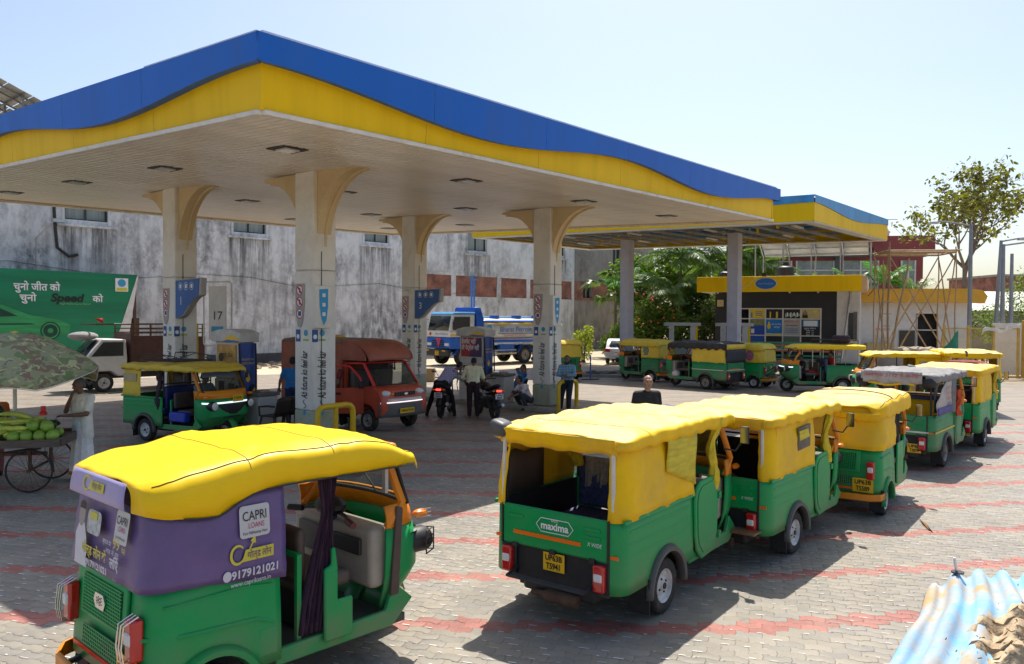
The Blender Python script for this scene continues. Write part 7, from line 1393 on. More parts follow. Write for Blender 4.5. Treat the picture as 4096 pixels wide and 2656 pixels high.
MB().tube([(-1.99, -.7, .42), (-2.03, 0, .40), (-1.99, .7, .42)], .05, 8).build('bumper', M_CARW, cr)
# --- motorcycles
M_BIKE = mat('bike_black', (.015, .015, .017), .3, var=.1, coat=.3); M_LAMPON = mat('brake_lamp', (.7, .02, .02), .3, var=0, emit=((1, .05, .03), 1.6))
def motorcycle(label, loc, rz, plate_t, tank=M_BIKE, lit=True):
    t = thing('motorcycle', label, 'motorcycle', loc, rz); fx = 1.28      # origin at rear wheel contact
    for x, w in ((0, .11), (fx, .085)):
        tw = MB().lathe([(.235, -w*.4), (.29, -w*.5), (.305, 0), (.29, w*.5), (.235, w*.4), (.235, -w*.4)], (x, 0, .305), 'y', 26).build('wheel', M_TYRE, t, ang=50); h = MB().lathe([(.24, -.02), (.225, -.03), (.225, .03), (.24, .02)], (x, 0, .305), 'y', 24)
        for k in range(6): a = k*math.pi/3; h.bar((x+.03*math.cos(a), 0, .305+.03*math.sin(a)), (x+.235*math.cos(a), 0, .305+.235*math.sin(a)), .025, .02)
        h.cyl((x, -.06, .305), (x, .06, .305), .05, 10); h.build('rim', M_DKSTEEL, tw)
    for y in (-.09, .09): MB().tube([(fx, y, .305), (fx-.14, y, .75), (fx-.22, y, .98)], .022, 6).build('fork', M_STEEL, t); MB().tube([(0, y*1.4, .305), (.25, y*1.4, .62)], .026, 6).build('shock_absorber', M_DKSTEEL, t); MB().bar((0, y, .305), (.5, y, .36), .04, .03).build('swing_arm', M_DKSTEEL, t)
    MB().sphere((.78, 0, .86), (.30, .15, .14), 14, 8).build('fuel_tank', tank, t); MB().box(.22, .80, -.15, .15, .28, .58).build('engine', M_DKSTEEL, t, bevel=.05); MB().tube([(.55, -.16, .34), (.2, -.19, .28), (-.12, -.20, .40)], [.03, .045, .05], 8).build('exhaust', M_STEEL, t)
    MB().loft([[(x, w*math.cos(a), z+h*math.sin(a)) for a in [2*math.pi*k/12 for k in range(12)]] for x, z, w, h in ((.62, .83, .10, .05), (.40, .80, .15, .06), (.10, .85, .14, .06), (-.18, .93, .11, .05), (-.26, .95, .05, .03))]).build('seat', M_BLKG, t); MB().loft([[(x, w*math.cos(a), z+h*math.sin(a)) for a in [2*math.pi*k/10 for k in range(10)]] for x, z, w, h in ((.5, .68, .12, .07), (.1, .72, .11, .08), (-.25, .82, .08, .06), (-.34, .85, .05, .04))]).build('tail_panel', tank, t)
    MB().lathe([(.34, -.06), (.345, 0), (.34, .06)], (0, 0, .305), 'y', 10, R(60), R(170)).build('rear_mudguard', M_BLK, t, solid=.01); MB().lathe([(.34, -.05), (.345, 0), (.34, .05)], (fx, 0, .305), 'y', 10, R(50), R(160)).build('front_mudguard', M_BLK, t, solid=.01)
    lm = MB().box(-.36, -.31, -.07, .07, .78, .83).build('brake_lamp', M_LAMPON if lit else M_RED, t, bevel=.01); nplate(t, (-.36, 0, .66), -UY, *plate_t, .22, .14, M_PLATEW); MB().bar((-.33, 0, .58), (-.30, 0, .8), .10, .02).build('plate_bracket', M_BLK, t)
    hb = MB().tube([(fx-.42, -.36, 1.04), (fx-.28, -.2, 1.03), (fx-.24, 0, 1.0), (fx-.28, .2, 1.03), (fx-.42, .36, 1.04)], .014, 6).build('handlebar', M_BLK, t)
    for y in (-1, 1): MB().tube([(fx-.32, y*.26, 1.04), (fx-.34, y*.36, 1.20)], .007, 5).build('mirror_stem', M_BLK, hb); MB().sphere((fx-.35, y*.40, 1.22), (.02, .08, .05), 10, 6).build('mirror', M_CHROME, hb); MB().sphere((-.30, y*.14, .80), (.03, .04, .025), 8, 5).build('indicator', M_AMB, t)
    MB().sphere((fx-.12, 0, .92), (.11, .11, .11), 12, 8).build('headlamp', M_BLK, t); return t
MC1 = motorcycle('black motorcycle seen from behind under the man in the checked shirt', (-1.94, 21.5, 0), R(83), ('UP63', 'U4524'))
MC2 = motorcycle('black motorcycle leaning by the pump beside the man in the cream shirt', (-.46, 21.2, 0), R(112), ('UP63', 'BB6348'))
MC3 = motorcycle('dark motorcycle parked behind the left white pillar', (7.6, 46.0, 0), R(150), ('UP63', 'A2201'), lit=True)
# ================================================================== PUMPS, BINS, CHAIRS, SIGNS
M_DISP = mat('dispenser_white', (.58, .57, .54), .45, var=.08, dirt='#8a8070', dirt_amt=.45, dscale=1.6); M_PST = mat('poster_droplet_blue', (.015, .06, .30), .4, var=.35, scale=3); M_PST2 = mat('poster_orange', (.55, .30, .06), .5, var=.35, scale=5); M_PST3 = mat('poster_violet', (.07, .025, .11), .5, var=.15); M_PST4 = mat('poster_red', (.42, .02, .02), .5, var=.1)
def dispenser(label, c, poster):
    t = thing('fuel_dispenser', label, 'fuel pump', (c[0], c[1], ISL-.013), YAW)      # local x = A, y = B ; faces -x and -y
    MB().box(-.22, .22, -.52, .52, 0, 1.15).build('cabinet', M_DISP, t, bevel=.02); MB().box(-.20, .20, -.50, .50, 1.152, 2.02).build('head', M_DISP, t, bevel=.02)
    MB().prism([(-.62, 2.24), (-.60, 2.022), (.60, 2.022), (.62, 2.24), (.3, 2.31), (0, 2.33), (-.3, 2.31)], -.26, .26, 'x').build('crown', M_DISP, t, bevel=.015); MB().prism([(-.58, 2.05), (.10, 2.05), (-.2, 2.20), (-.58, 2.12)], -.268, -.261, 'x').build('crown_wave', M_TY, t); MB().prism([(-.58, 2.03), (.10, 2.03), (-.1, 2.08), (-.58, 2.06)], -.274, -.269, 'x').build('crown_wave', M_TB, t)
    # faces: -x face carries the advert and displays
    p = MB().box(-.222, -.203, -.42, .42, 1.38, 1.98)
    if poster == 'orange':
        MB().box(-.222, -.203, -.40, .40, 1.40, 1.96).build('advert', M_PST2, t); letter('शुद्ध तेल', M_INK, t, (-.222, -.0, 1.7), -UY, UZ, .16); disc((-.226, .22, 1.66), -UY, UZ, .1, .004).build('advert_disc', M_DKSTEEL, t)
    else:
        MB().box(-.222, -.203, -.42, .42, 1.38, 1.98).build('advert', M_PST3, t); poly3([(-.42, -.3), (-.10, -.3), (.3, .3), (-.42, .3)], (-.2225, 0, 1.68), -UY, UZ, .003).build('advert_wedge', M_PST4, t); letter('हेलमेट नहीं', M_WINK, t, (-.226, .10, 1.85), -UY, UZ, .19, fit=.6, bold=.004); letter('तो पेट्रोल नहीं', M_WINK, t, (-.226, .03, 1.66), -UY, UZ, .19, fit=.74, bold=.004)
    MB().box(-.235, -.221, -.34, -.10, .86, 1.06).build('display', M_DKSTEEL, t, bevel=.008); MB().box(-.235, -.221, .10, .32, .82, 1.10).build('display', M_INK, t, bevel=.008); MB().box(-.235, -.221, .12, .3, .60, .74).build('keypad', M_GREY, t)
    # -y end: tall droplet poster, nozzles and hoses
    MB().box(-.20, .20, -.545, -.521, .75, 2.0).build('end_panel', M_PST, t); poly3([(0, .16), (.05, .05), (.055, -.01), (0, -.06), (-.055, -.01), (-.05, .05)], (0, -.546, 1.15), UX, UZ, .004).build('droplet', M_TY, t); letter('PURITY IN', M_TY, t, (0, -.546, 1.62), UX, UZ, .07, fit=.3); letter('EVERY DROP', M_TY, t, (0, -.546, 1.53), UX, UZ, .07, fit=.32); poly3([(-.2, -.02), (.2, -.02), (.2, .18), (.05, .06)], (0, -.546, .79), UX, UZ, .003).build('swoosh', M_TY, t)
    for x, ye in ((-.25, -.58), (.16, -.60)): MB().tube([(x, ye, 2.0), (x, ye-.03, 1.5), (x-.02, ye-.06, .9), (x-.05, ye-.10, .5), (x-.1, ye-.02, .75)], .022, 7).build('hose', M_BLKG, t); MB().tube([(x-.1, ye-.02, .75), (x-.09, ye+.02, .98), (x-.02, ye+.03, 1.02)], .03, 7).build('nozzle', M_BLK, t)
    return t
dispenser('white fuel pump with orange advert behind the front facing rickshaw', (-6.55, 18.55), 'orange'); dispenser('white fuel pump with red and violet Hindi advert between the motorcycles', (-1.15, 24.95), 'violet')
M_BIN = mat('bin_grey', (.42, .42, .40), .55, var=.1, dirt='#6a645a', dirt_amt=.5)
for lb, p in (('grey metal waste drum by the first pump', (-5.72, 17.95)), ('grey metal waste cabinet by the second pump', (-.28, 24.2))):
    t = thing('waste_bin', lb, 'bin', (*p, ISL-.013), YAW); MB().box(-.26, .26, -.26, .26, 0, .82).build('bin', M_BIN, t, bevel=.04); MB().box(-.29, .29, -.29, .29, .822, .90).build('lid', M_GREY, t, bevel=.02); MB().box(-.1, .12, -.12, .08, .901, .95).build('rag', mat('rag_pink', (.4, .28, .26), .9), t)
def chair(label, loc, rz):
    t = thing('plastic_chair', label, 'chair', loc, rz, 'brown plastic chairs by the first pump'); m = mat('chair_brown', (.03, .022, .02), .5, var=.15)
    MB().box(-.22, .22, -.22, .22, .42, .45).build('seat', m, t, bevel=.02)
    for x in (-1, 1):
        for y in (-1, 1): MB().tube([(x*.19, y*.19, .43), (x*.25, y*.25, 0)], [.026, .02], 6).build('leg', m, t)
    MB().grid([[(-.21-.10*j/4, lerp(-.22, .22, i/8)*(1-.1*(j/4)), .44+.42*j/4-.04*(abs(i-4)/4)**2*(j/4)) for j in range(5)] for i in range(9)]).build('backrest', m, t, solid=.02)
    for y in (-1, 1): MB().tube([(.20, y*.24, .43), (.19, y*.27, .64), (-.05, y*.27, .67), (-.25, y*.23, .66)], .022, 6).build('armrest', m, t)
    return t
chair('brown plastic armchair by the waste drum', (-5.25, 17.35, ISL-.013), R(150)); chair('brown plastic armchair nearest the front column', (-4.95, 17.75, ISL-.013), R(110))
ch3 = thing('metal_chair', 'dark chair of the reclining attendant', 'chair', (.10, 24.55, 0), R(200)); MB().box(-.22, .22, -.22, .22, .43, .46).build('seat', M_BLKG, ch3, bevel=.01); MB().grid([[(-.22-.14*j/3, lerp(-.22, .22, i/4), .45+.40*j/3) for j in range(4)] for i in range(5)]).build('backrest', M_BLKG, ch3, solid=.03)
for x in (-1, 1):
    for y in (-1, 1): MB().tube([(x*.2, y*.2, .43), (x*.22, y*.22, 0)], .014, 6).build('leg', M_STEEL, ch3)
# disused pump frames at the second station
for lb, p in (('empty white pump frame left, in front of the green shrubs', (9.0, 41.5)), ('empty white pump frame right, nearer the shop', (11.6, 41.0))):
    t = thing('pump_frame', lb, 'fuel pump', (*p, 0), R(-12))
    for x in (-.55, .55): MB().box(x-.13, x+.13, -.2, .2, 0, 2.35).build('upright', M_DISP, t, bevel=.01)
    MB().box(-.419, .419, -.19, .19, 0, 1.25).build('lower_cabinet', M_DISP, t); MB().box(-.95, .95, -.26, .26, 2.352, 2.52).build('head_beam', M_DISP, t, bevel=.02); MB().box(.682, .80, -.2, .2, .3, 2.34).build('side_panel', M_FYEL, t)
# blue stand with crossed feet
t = thing('stand', 'blue metal post stand by the kerb behind the rickshaw', 'stand', (3.5, 34.9, 0)); MB().cyl((0,0,0), (0,0,1.05), .03, 8).build('post', M_TB, t); MB().bar((-.4, -.1, .02), (.4, .1, .02), .06, .04).build('foot', M_DKSTEEL, t); MB().bar((-.35, 0, 1.06), (.02, 0, 1.06), .03).build('arm', M_TB, t)
# bench with coloured slats in front of the shop
bt_ = thing('slat_bench', 'long bench of green and orange slats below the shop windows', 'bench', SL+sd_*4.6+Vector((sd_.y, -sd_.x, 0))*.8, SA)
M_SLG = mat('slat_green', (.03, .30, .19), .5, var=.1); M_SLO = mat('slat_orange', (.45, .16, .09), .5, var=.1)
for i, z in enumerate((1.42, 1.28, 1.14, 1.0, .72)): MB().bar((-2.6, -.05*i*(i < 4)-.0, z), (3.2, -.05*i*(i < 4), z), .03, .1).build('slat', M_SLG if i % 2 == 0 else M_SLO, bt_)
for i in range(4): MB().bar((-2.6, -.28-.11*i, .56), (3.2, -.28-.11*i, .56), .1, .03).build('slat', M_SLG if i % 2 else M_SLO, bt_)
for x in (-2.4, .2, 3.0): MB().bar((x, -.1, 0), (x, .05, 1.45), .06).build('leg', M_CONC, bt_); MB().bar((x, -.62, 0), (x, -.62, .54), .06).build('leg', M_CONC, bt_)
# round cornered frame sign and yellow post behind column 1
t = thing('frame_sign', 'white pipe framed notice board behind the first column', 'sign', (-9.9, 26.4, 0), R(-12)); MB().tube([(a, 0, b) for a, b in rrect(-.52, .52, 1.75, 3.9, .12, 4)], .03, 6, closed=True).build('frame', M_TRIM, t); MB().box(-.32, .32, -.02, .02, 1.95, 3.75).build('notice', M_TW, t); letter('17', M_INK, t, (.0, -.025, 2.75), UX, UZ, .4); MB().box(-.22, .22, -.027, -.021, 2.05, 2.4).build('notice_band', M_TEAL, t)
for x in (-.45, .45): MB().cyl((x, 0, 0), (x, 0, 1.8), .03, 6).build('post', M_TRIM, t)
t = thing('yellow_post', 'yellow steel post beside the notice board', 'post', (-10.45, 26.0, 0)); MB().cyl((0,0,0), (0,0,2.5), .06, 10).build('pole', M_HOOP, t); MB().box(-.09, .09, -.09, .09, 0, .03).build('base', M_DKSTEEL, t)
for lb, p, m_ in (('blue oil drum behind the red van', (-4.35, 33.5), M_TB), ('cream carton beside the blue drum', (-3.6, 33.6), mat('carton', (.42, .30, .16), .8))):
    t = thing('oil_drum' if m_ is M_TB else 'carton', lb, 'drum' if m_ is M_TB else 'box', (*p, 0)); (MB().lathe([(.001, 0), (.3, 0), (.3, .3), (.315, .32), (.3, .34), (.3, .6), (.315, .62), (.3, .64), (.3, .95), (.001, .95)], n=20) if m_ is M_TB else MB().box(-.3, .3, -.25, .25, 0, .55)).build('body', m_, t); MB().box(-.31, .31, -.26, .26, .551, .56).build('lid', m_, t) if m_ is not M_TB else MB().cyl((.15, 0, .95), (.15, 0, .97), .05, 10).build('bung', M_STEEL, t)
# small dark rickshaw-like vehicle parked at the wall foot behind the first pump
# ================================================================== VEGETABLE CART, UMBRELLA, PRODUCE
M_WOOD = mat('cart_wood', (.13, .10, .08), .85, var=.35, scale=10, stretch=(.3, 4, 4), bump=.4, bscale=20); M_WOODR = mat('cart_board', (.16, .09, .055), .8, var=.3, scale=6)
CT = Vector((-8.35, 12.55, 0)); CAY = R(14); ct = thing('vegetable_cart', 'wooden four wheeled vegetable barrow under a camouflage umbrella', 'cart', CT, CAY)
for i in range(8): MB().box(-1.15, 1.15, -.62+i*.156, -.62+i*.156+.15, .74, .79).build('deck_board', M_WOOD, ct)
for y in (-.64, .64): MB().box(-1.18, 1.18, y-.03, y+.03, .72, .84).build('rim_board', M_WOOD, ct)
MB().box(1.151, 1.20, -.61, .61, .72, .85).build('rim_board', M_WOOD, ct); MB().grid([[(-.9+.9*i/4, -.68-.02*math.sin(i), .80+.14*j/2-.05*i*(j == 0)/4) for j in range(3)] for i in range(5)]).build('tin_flap', M_WOODR, ct, solid=.015)
for x in (-.75, .72):
    MB().cyl((x, -.56, .34), (x, .56, .34), .02, 8).build('axle', M_RUST, ct)
    for y in (-.54, .54):
        w_ = MB().lathe([(.315, -.018), (.335, -.016), (.342, 0), (.335, .016), (.315, .018), (.31, 0), (.315, -.018)], (x, y, .342), 'y', 32).build('wheel', M_TYRE, ct, ang=60); sp_ = MB()
        for k in range(18): a = 2*math.pi*k/18; sp_.bar((x+.02*math.cos(a+.5), y+(.02 if k % 2 else -.02), .342+.02*math.sin(a+.5)), (x+.31*math.cos(a), y, .342+.31*math.sin(a)), .005)
        sp_.cyl((x, y-.04, .342), (x, y+.04, .342), .025, 8); sp_.build('spokes', M_RUST, w_); MB().bar((x, y*.92, .36), (x, y*.92, .72), .04).build('strut', M_RUST, ct)
for y in (-.45, .45): MB().bar((-.85, y, .60), (.95, y, .60), .05).build('underframe', M_RUST, ct)
MB().bar((-.75, 0, .40), (.72, 0, .62), .05).build('brace', M_WOOD, ct); MB().bar((1.05, -.5, .3), (1.02, -.5, .72), .03).build('prop', M_RUST, ct)
# camouflage umbrella
def camo():
    m = bpy.data.materials.new('camouflage'); m.use_nodes = True; N = m.node_tree.nodes; L = m.node_tree.links; b = N['Principled BSDF']; tc = N.new('ShaderNodeTexCoord'); mp = N.new('ShaderNodeMapping'); mp.inputs['Scale'].default_value = (1, 1, 1.6); L.new(tc.outputs['Object'], mp.inputs[0]); cur = None
    for i, (c, sc, th) in enumerate((((.52, .54, .32), 1, 0), ((.44, .30, .21), 4.6, .55), ((.32, .42, .19), 5.2, .56), ((.28, .28, .31), 8.5, .66), ((.74, .74, .42), 7.5, .60))):
        if i == 0: r = N.new('ShaderNodeRGB'); r.outputs[0].default_value = (*c, 1); cur = r.outputs[0]; continue
        n_ = N.new('ShaderNodeTexNoise'); n_.inputs['Scale'].default_value = sc; n_.inputs['Detail'].default_value = 2; n_.inputs['Distortion'].default_value = .8; m2 = N.new('ShaderNodeMapping'); m2.inputs['Location'].default_value = (i*3.1, i*1.7, i*.9); L.new(mp.outputs[0], m2.inputs[0]); L.new(m2.outputs[0], n_.inputs[0])
        q = N.new('ShaderNodeMath'); q.operation = 'GREATER_THAN'; q.inputs[1].default_value = th; L.new(n_.outputs[0], q.inputs[0]); x = N.new('ShaderNodeMix'); x.data_type = 'RGBA'; L.new(q.outputs[0], x.inputs[0]); L.new(cur, x.inputs[6]); x.inputs[7].default_value = (*c, 1); cur = x.outputs[2]
    L.new(cur, b.inputs['Base Color']); b.inputs['Roughness'].default_value = .7; t = N.new('ShaderNodeBsdfTranslucent'); L.new(cur, t.inputs[0]); ms = N.new('ShaderNodeMixShader'); ms.inputs[0].default_value = .45; L.new(b.outputs[0], ms.inputs[1]); L.new(t.outputs[0], ms.inputs[2]); L.new(ms.outputs[0], N['Material Output'].inputs[0]); return m
UM = Vector((-8.0, 12.62, .06)); um = thing('umbrella', 'large camouflage vendor umbrella over the vegetable cart', 'umbrella', UM); MB().cyl((0, 0, .75), (0, 0, 2.36), .03, 8).build('pole', M_TRIM, um)
rows = []
for j in range(13):
    t_ = j/12; r_ = 1.20*t_; row = []
    for k in range(64):
        a = 2*math.pi*k/64; sc_ = abs(math.sin(a*4)); zz = 2.42-.82*t_**2.4-.02*sc_*t_+.05*t_*sc_; rr_ = r_*(1-.045*sc_*t_)
        flip = max(0, math.cos(a-.12))**14*max(0, t_-.55)*1.0; row.append((rr_*math.cos(a)*(1+.18*flip), rr_*math.sin(a), zz+flip*.6+.012*math.sin(a*9+t_*5)*t_))
    rows.append(row)
MB().grid(rows, closed_v=True).build('canopy', camo(), um, solid=.004, ang=60); MB().tube([Vector(p)+Vector((0, 0, -.012)) for p in rows[-1]], .008, 5, closed=True).build('white_hem', M_TRIM, um); MB().sphere((0, 0, 2.42), (.06, .06, .035), 10, 6).build('finial', M_HOOP, um)
for k in range(8): a = math.pi/4*k; MB().tube([(0, 0, 2.36), (.62*math.cos(a), .62*math.sin(a), 2.20), (1.14*math.cos(a), 1.14*math.sin(a), 1.68)], .007, 4).build('rib', M_STEEL, um)
# produce: melons, gourds, cucumbers, each an object of its own
cm = Matrix.Translation(CT) @ Matrix.Rotation(CAY, 4, 'Z'); M_MEL = mat('melon_green', (.24, .40, .05), .35, var=.3, scale=9, stretch=(1, 1, .4)); M_GRD = mat('gourd_lime', (.55, .62, .10), .45, var=.25, scale=8); M_CUC = mat('cucumber_dark', (.03, .085, .02), .4, var=.3, scale=14); M_WML = mat('watermelon_dark', (.012, .04, .012), .35, var=.4, scale=9)
def produce(name, cat, label, group, mb_me, m, p, rot=(0,0,0), s=1):
    if not mb_me.materials: mb_me.materials.append(m)
    o = bpy.data.objects.new(name, mb_me); COL.objects.link(o); o.matrix_world = cm @ Matrix.Translation(p) @ (Matrix.Rotation(rot[2], 4, 'Z') @ Matrix.Rotation(rot[1], 4, 'Y') @ Matrix.Rotation(rot[0], 4, 'X')) @ Matrix.Scale(s, 4); return tag(o, label, cat, group)
mel = MB().sphere((0, 0, 0), (.092, .092, .086), 16, 10).mesh('melon'); mel.polygons.foreach_set('use_smooth', [True]*len(mel.polygons))
for i, (x, y, z) in enumerate(((1.04, -.50, .88), (.86, -.51, .88), (.68, -.52, .88), (.50, -.53, .88), (1.0, -.32, .88), (.80, -.33, .89), (.94, -.42, 1.02), (.74, -.42, 1.03), (1.02, -.12, .88), (.86, -.22, 1.03))): produce('melon', 'melon', 'round green melon piled at the right end of the barrow', 'melons on the barrow', mel, M_MEL, (x, y, z), (i, i*.7, i), random.uniform(.86, 1.1))
grd = MB(); pts = [(-.28+.56*k/9, 0, .04*math.sin(math.pi*k/9)) for k in range(10)]; grd.tube(pts, [.012, .030, .036, .038, .04, .04, .042, .042, .034, .012], 9); grd = grd.mesh('gourd'); grd.polygons.foreach_set('use_smooth', [True]*len(grd.polygons)); g_ = random.Random(8)
for i in range(58): lay_ = i//14; produce('bottle_gourd', 'gourd', 'long lime green gourd in the heap on the barrow', 'lime gourds heaped on the barrow', grd, M_GRD, (g_.uniform(-.22, .62), g_.uniform(-.46, .12), .85+.070*lay_+g_.uniform(0, .03)), (g_.uniform(0, 3), g_.uniform(-.16, .16), g_.uniform(-.7, .5)+(.5 if lay_ % 2 else 0)), g_.uniform(.7, 1.05))
cuc = MB(); pts = [(-.12+.24*k/6, 0, 0) for k in range(7)]; cuc.tube(pts, [.012, .03, .034, .035, .034, .03, .012], 8); cuc = cuc.mesh('cucumber'); cuc.polygons.foreach_set('use_smooth', [True]*len(cuc.polygons))
for i in range(40): produce('cucumber', 'cucumber', 'short dark green cucumber at the back of the barrow', 'dark cucumbers on the barrow', cuc, M_CUC, (g_.uniform(.05, .85) if i < 26 else g_.uniform(-.7, -.15), g_.uniform(.22, .55) if i < 26 else g_.uniform(-.2, .3), .82+.05*(i % 4)+.02), (0, g_.uniform(-.3, .3), g_.uniform(0, 3)), g_.uniform(.8, 1.2))
wml = MB().sphere((0, 0, 0), (.17, .14, .14), 16, 10).mesh('watermelon'); wml.polygons.foreach_set('use_smooth', [True]*len(wml.polygons))
for i, (x, y, z) in enumerate(((-.25, .42, .93), (.02, .5, .93), (-.5, .35, .93), (-.12, .46, 1.15))): produce('watermelon', 'watermelon', 'dark watermelon heaped behind the umbrella pole', 'watermelons behind the pole', wml, M_WML, (x, y, z), (0, .2*i, i))
o = MB().grid([[(.02+.12*i, .30+.10*j, 1.06+.05*math.sin(i*2+j)-.02*abs(i-3)) for j in range(4)] for i in range(6)]).build('blue_plastic_sheet', mat('plastic_blue', (.03, .25, .45), .4, var=.2), solid=.01); o.matrix_world = cm; tag(o, 'crumpled blue plastic sheet over the watermelons', 'sheet')
o = MB().lathe([(.001, 0), (.055, 0), (.06, .03), (.035, .06), (.04, .10), (.035, .14), (.001, .14)], n=12).build('red_weight', mat('weight_red', (.6, .03, .02), .4)); o.matrix_world = cm @ Matrix.Translation((.86, -.33, 1.19)); tag(o, 'small red weight standing on the melons', 'weight')
o = MB().sphere((0, 0, 0), (.15, .13, .12), 12, 8).build('red_net_bag', mat('net_red', (.5, .05, .03), .6, var=.6, scale=30)); o.matrix_world = cm @ Matrix.Translation((-.52, -.35, .93)); tag(o, 'red net bag of onions at the left of the barrow', 'bag')
o = MB().box(-.2, .2, -.14, .14, 0, .16).build('plastic_tray', mat('tray_clear', (.5, .52, .5), .3), bevel=.02); o.matrix_world = cm @ Matrix.Translation((-.62, -.5, .80)); tag(o, 'pale plastic tray at the near edge of the barrow', 'tray')
# ================================================================== BLUE SHEET AT THE LOWER RIGHT
def sheetmat():
    m = mat('sheet_skyblue', (.24, .50, .74), .85, var=.12, scale=3, dirt='#c2a478', dirt_amt=1.0, dscale=3.6, dlo=.40, bump=.25, bscale=30); return m
st_ = thing('corrugated_sheet', 'sky blue corrugated sheet roof strewn with dirt at the lower right', 'roof sheet', (2.9, 3.9, 0))
A_, B_, C_, D_ = Vector((2.42, 4.50, 1.30)), Vector((4.4, 4.75, 1.24)), Vector((1.52, 3.40, 1.10)), Vector((4.0, 2.6, 1.06)); o3 = Vector((2.9, 3.9, 0)); rows = []
for i in range(241):
    u = i/240; row = []
    for j in range(25):
        v = j/24; e = A_.lerp(B_, u).lerp(C_.lerp(D_, u), v); wv = .026*math.copysign(abs(math.sin(u*27*math.pi))**.75, math.sin(u*27*math.pi)); end = .05*math.sin(u*6+1)*(1-v)**4; hump = .10*math.sin(math.pi*min(1, v*1.05))*(.5+.5*u)-.10*(1-min(1, u*7))**2; row.append(e+Vector((.03*math.sin(v*5), end, wv+hump+.012*math.sin(v*17+u*9)))-o3)
    rows.append(row)
MB().grid(rows).build('sheet', sheetmat(), st_, solid=.006, ang=70)
surf = lambda u, v: rows[int(max(0, min(240, u*240)))][int(max(0, min(24, v*24)))]
dm = MB(); nu, nv = 60, 44; dm.grid([[Vector(surf(.10+.62*i/nu, .26+.70*j/nv))+Vector((0, 0, .10*max(0, math.sin(math.pi*i/nu)*math.sin(math.pi*min(1, j/nv*1.1)))**.8-.040+.012*math.sin(i*1.9+j)*math.sin(j*2.3)+.012*math.sin(i*.5+j*.7)))for j in range(nv+1)] for i in range(nu+1)])
tag(dm.build('dirt', mat('sheet_dirt', (.50, .38, .24), .95, var=.25, scale=9, dirt='#6a533a', dirt_amt=.7, dscale=12, bump=.8, bscale=40), st_, ang=85), kind='stuff')
db = MB(); g_ = random.Random(5)
for i in range(300):
    u = min(.98, max(.04, g_.gauss(.42, .12))); v = min(.97, max(.03, g_.gauss(.62, .15))); p = Vector(surf(u, v))+Vector((0, 0, .035+.03*(.2 < u < .65 and v > .4))); a = g_.uniform(0, 6.3); l = g_.uniform(.004, .022); db.bar(p, p+Vector((math.cos(a)*l, math.sin(a)*l, g_.uniform(0, .015))), g_.uniform(.002, .006), .003)
tag(db.build('debris', mat('debris_brown', (.09, .065, .045), .95, var=.5, scale=20), st_, smooth=False), kind='stuff')
p = Vector(surf(.10, .05)); MB().cyl(p-Vector((0, 0, .02)), p+Vector((-.02, 0, .10)), .008, 8).build('bolt', M_STEEL, st_); MB().cyl(p+Vector((0, 0, .012)), p+Vector((0, 0, .02)), .035, 12).build('washer', M_BLK, st_)
p = Vector(surf(.55, .72)); o = MB().box(-.09, .09, -.018, .018, .05, .062).build('wood_chip', mat('chip_pale', (.7, .6, .42), .7), st_); o.location = p+Vector((0, 0, .04)); o.rotation_euler = (0, 0, -.4)
for c_ in (A_, B_, C_, D_): q = c_.lerp((A_+B_+C_+D_)/4, .12)-o3; MB().bar((q.x, q.y, 0), (q.x, q.y, c_.z-.06), .07).build('post', M_WOOD, st_)
# ================================================================== PEOPLE
M_SK = mat('skin_brown', (.30, .16, .10), .55, var=.08, scale=12); M_SK2 = mat('skin_tan', (.46, .25, .165), .5, var=.08, scale=12); M_SKD = mat('skin_dark', (.20, .11, .075), .55, var=.08, scale=12); M_HAIR = mat('hair_black', (.012, .011, .012), .6, var=.3, scale=40); M_HAIRG = mat('hair_grey', (.12, .115, .11), .7, var=.4, scale=40); M_EYE = mat('eye_dark', (.01, .008, .008), .2, var=0); M_LIP = mat('lips', (.16, .06, .05), .5, var=0)
def checks(name, c1, c2, sc):
    m = bpy.data.materials.new(name); m.use_nodes = True; N = m.node_tree.nodes; L = m.node_tree.links; b = N['Principled BSDF']; tc = N.new('ShaderNodeTexCoord'); sx = N.new('ShaderNodeSeparateXYZ'); L.new(tc.outputs['Object'], sx.inputs[0]); fs = []
    for i in (1, 2):
        q = N.new('ShaderNodeMath'); q.operation = 'MULTIPLY'; q.inputs[1].default_value = sc; L.new(sx.outputs[i], q.inputs[0]); f = N.new('ShaderNodeMath'); f.operation = 'FRACT'; L.new(q.outputs[0], f.inputs[0]); g = N.new('ShaderNodeMath'); g.operation = 'LESS_THAN'; g.inputs[1].default_value = .35; L.new(f.outputs[0], g.inputs[0]); fs.append(g.outputs[0])
    a = N.new('ShaderNodeMath'); a.operation = 'ADD'; L.new(fs[0], a.inputs[0]); L.new(fs[1], a.inputs[1]); h = N.new('ShaderNodeMath'); h.operation = 'MULTIPLY'; h.inputs[1].default_value = .5; L.new(a.outputs[0], h.inputs[0]); x = N.new('ShaderNodeMix'); x.data_type = 'RGBA'; L.new(h.outputs[0], x.inputs[0]); x.inputs[6].default_value = (*c1, 1); x.inputs[7].default_value = (*c2, 1); L.new(x.outputs[2], b.inputs['Base Color']); b.inputs['Roughness'].default_value = .85; return m
def cloth(n, c, var=.15): return mat('cloth_'+n, c, .85, var=var, scale=9, bump=.3, bscale=14)
def remesh(o, vox, it=3):
    k = o.modifiers.new('remesh', 'REMESH'); k.mode = 'VOXEL'; k.voxel_size = vox; k.use_smooth_shade = True; s = o.modifiers.new('smooth', 'SMOOTH'); s.factor = .5; s.iterations = it; return o
V3_ = Vector
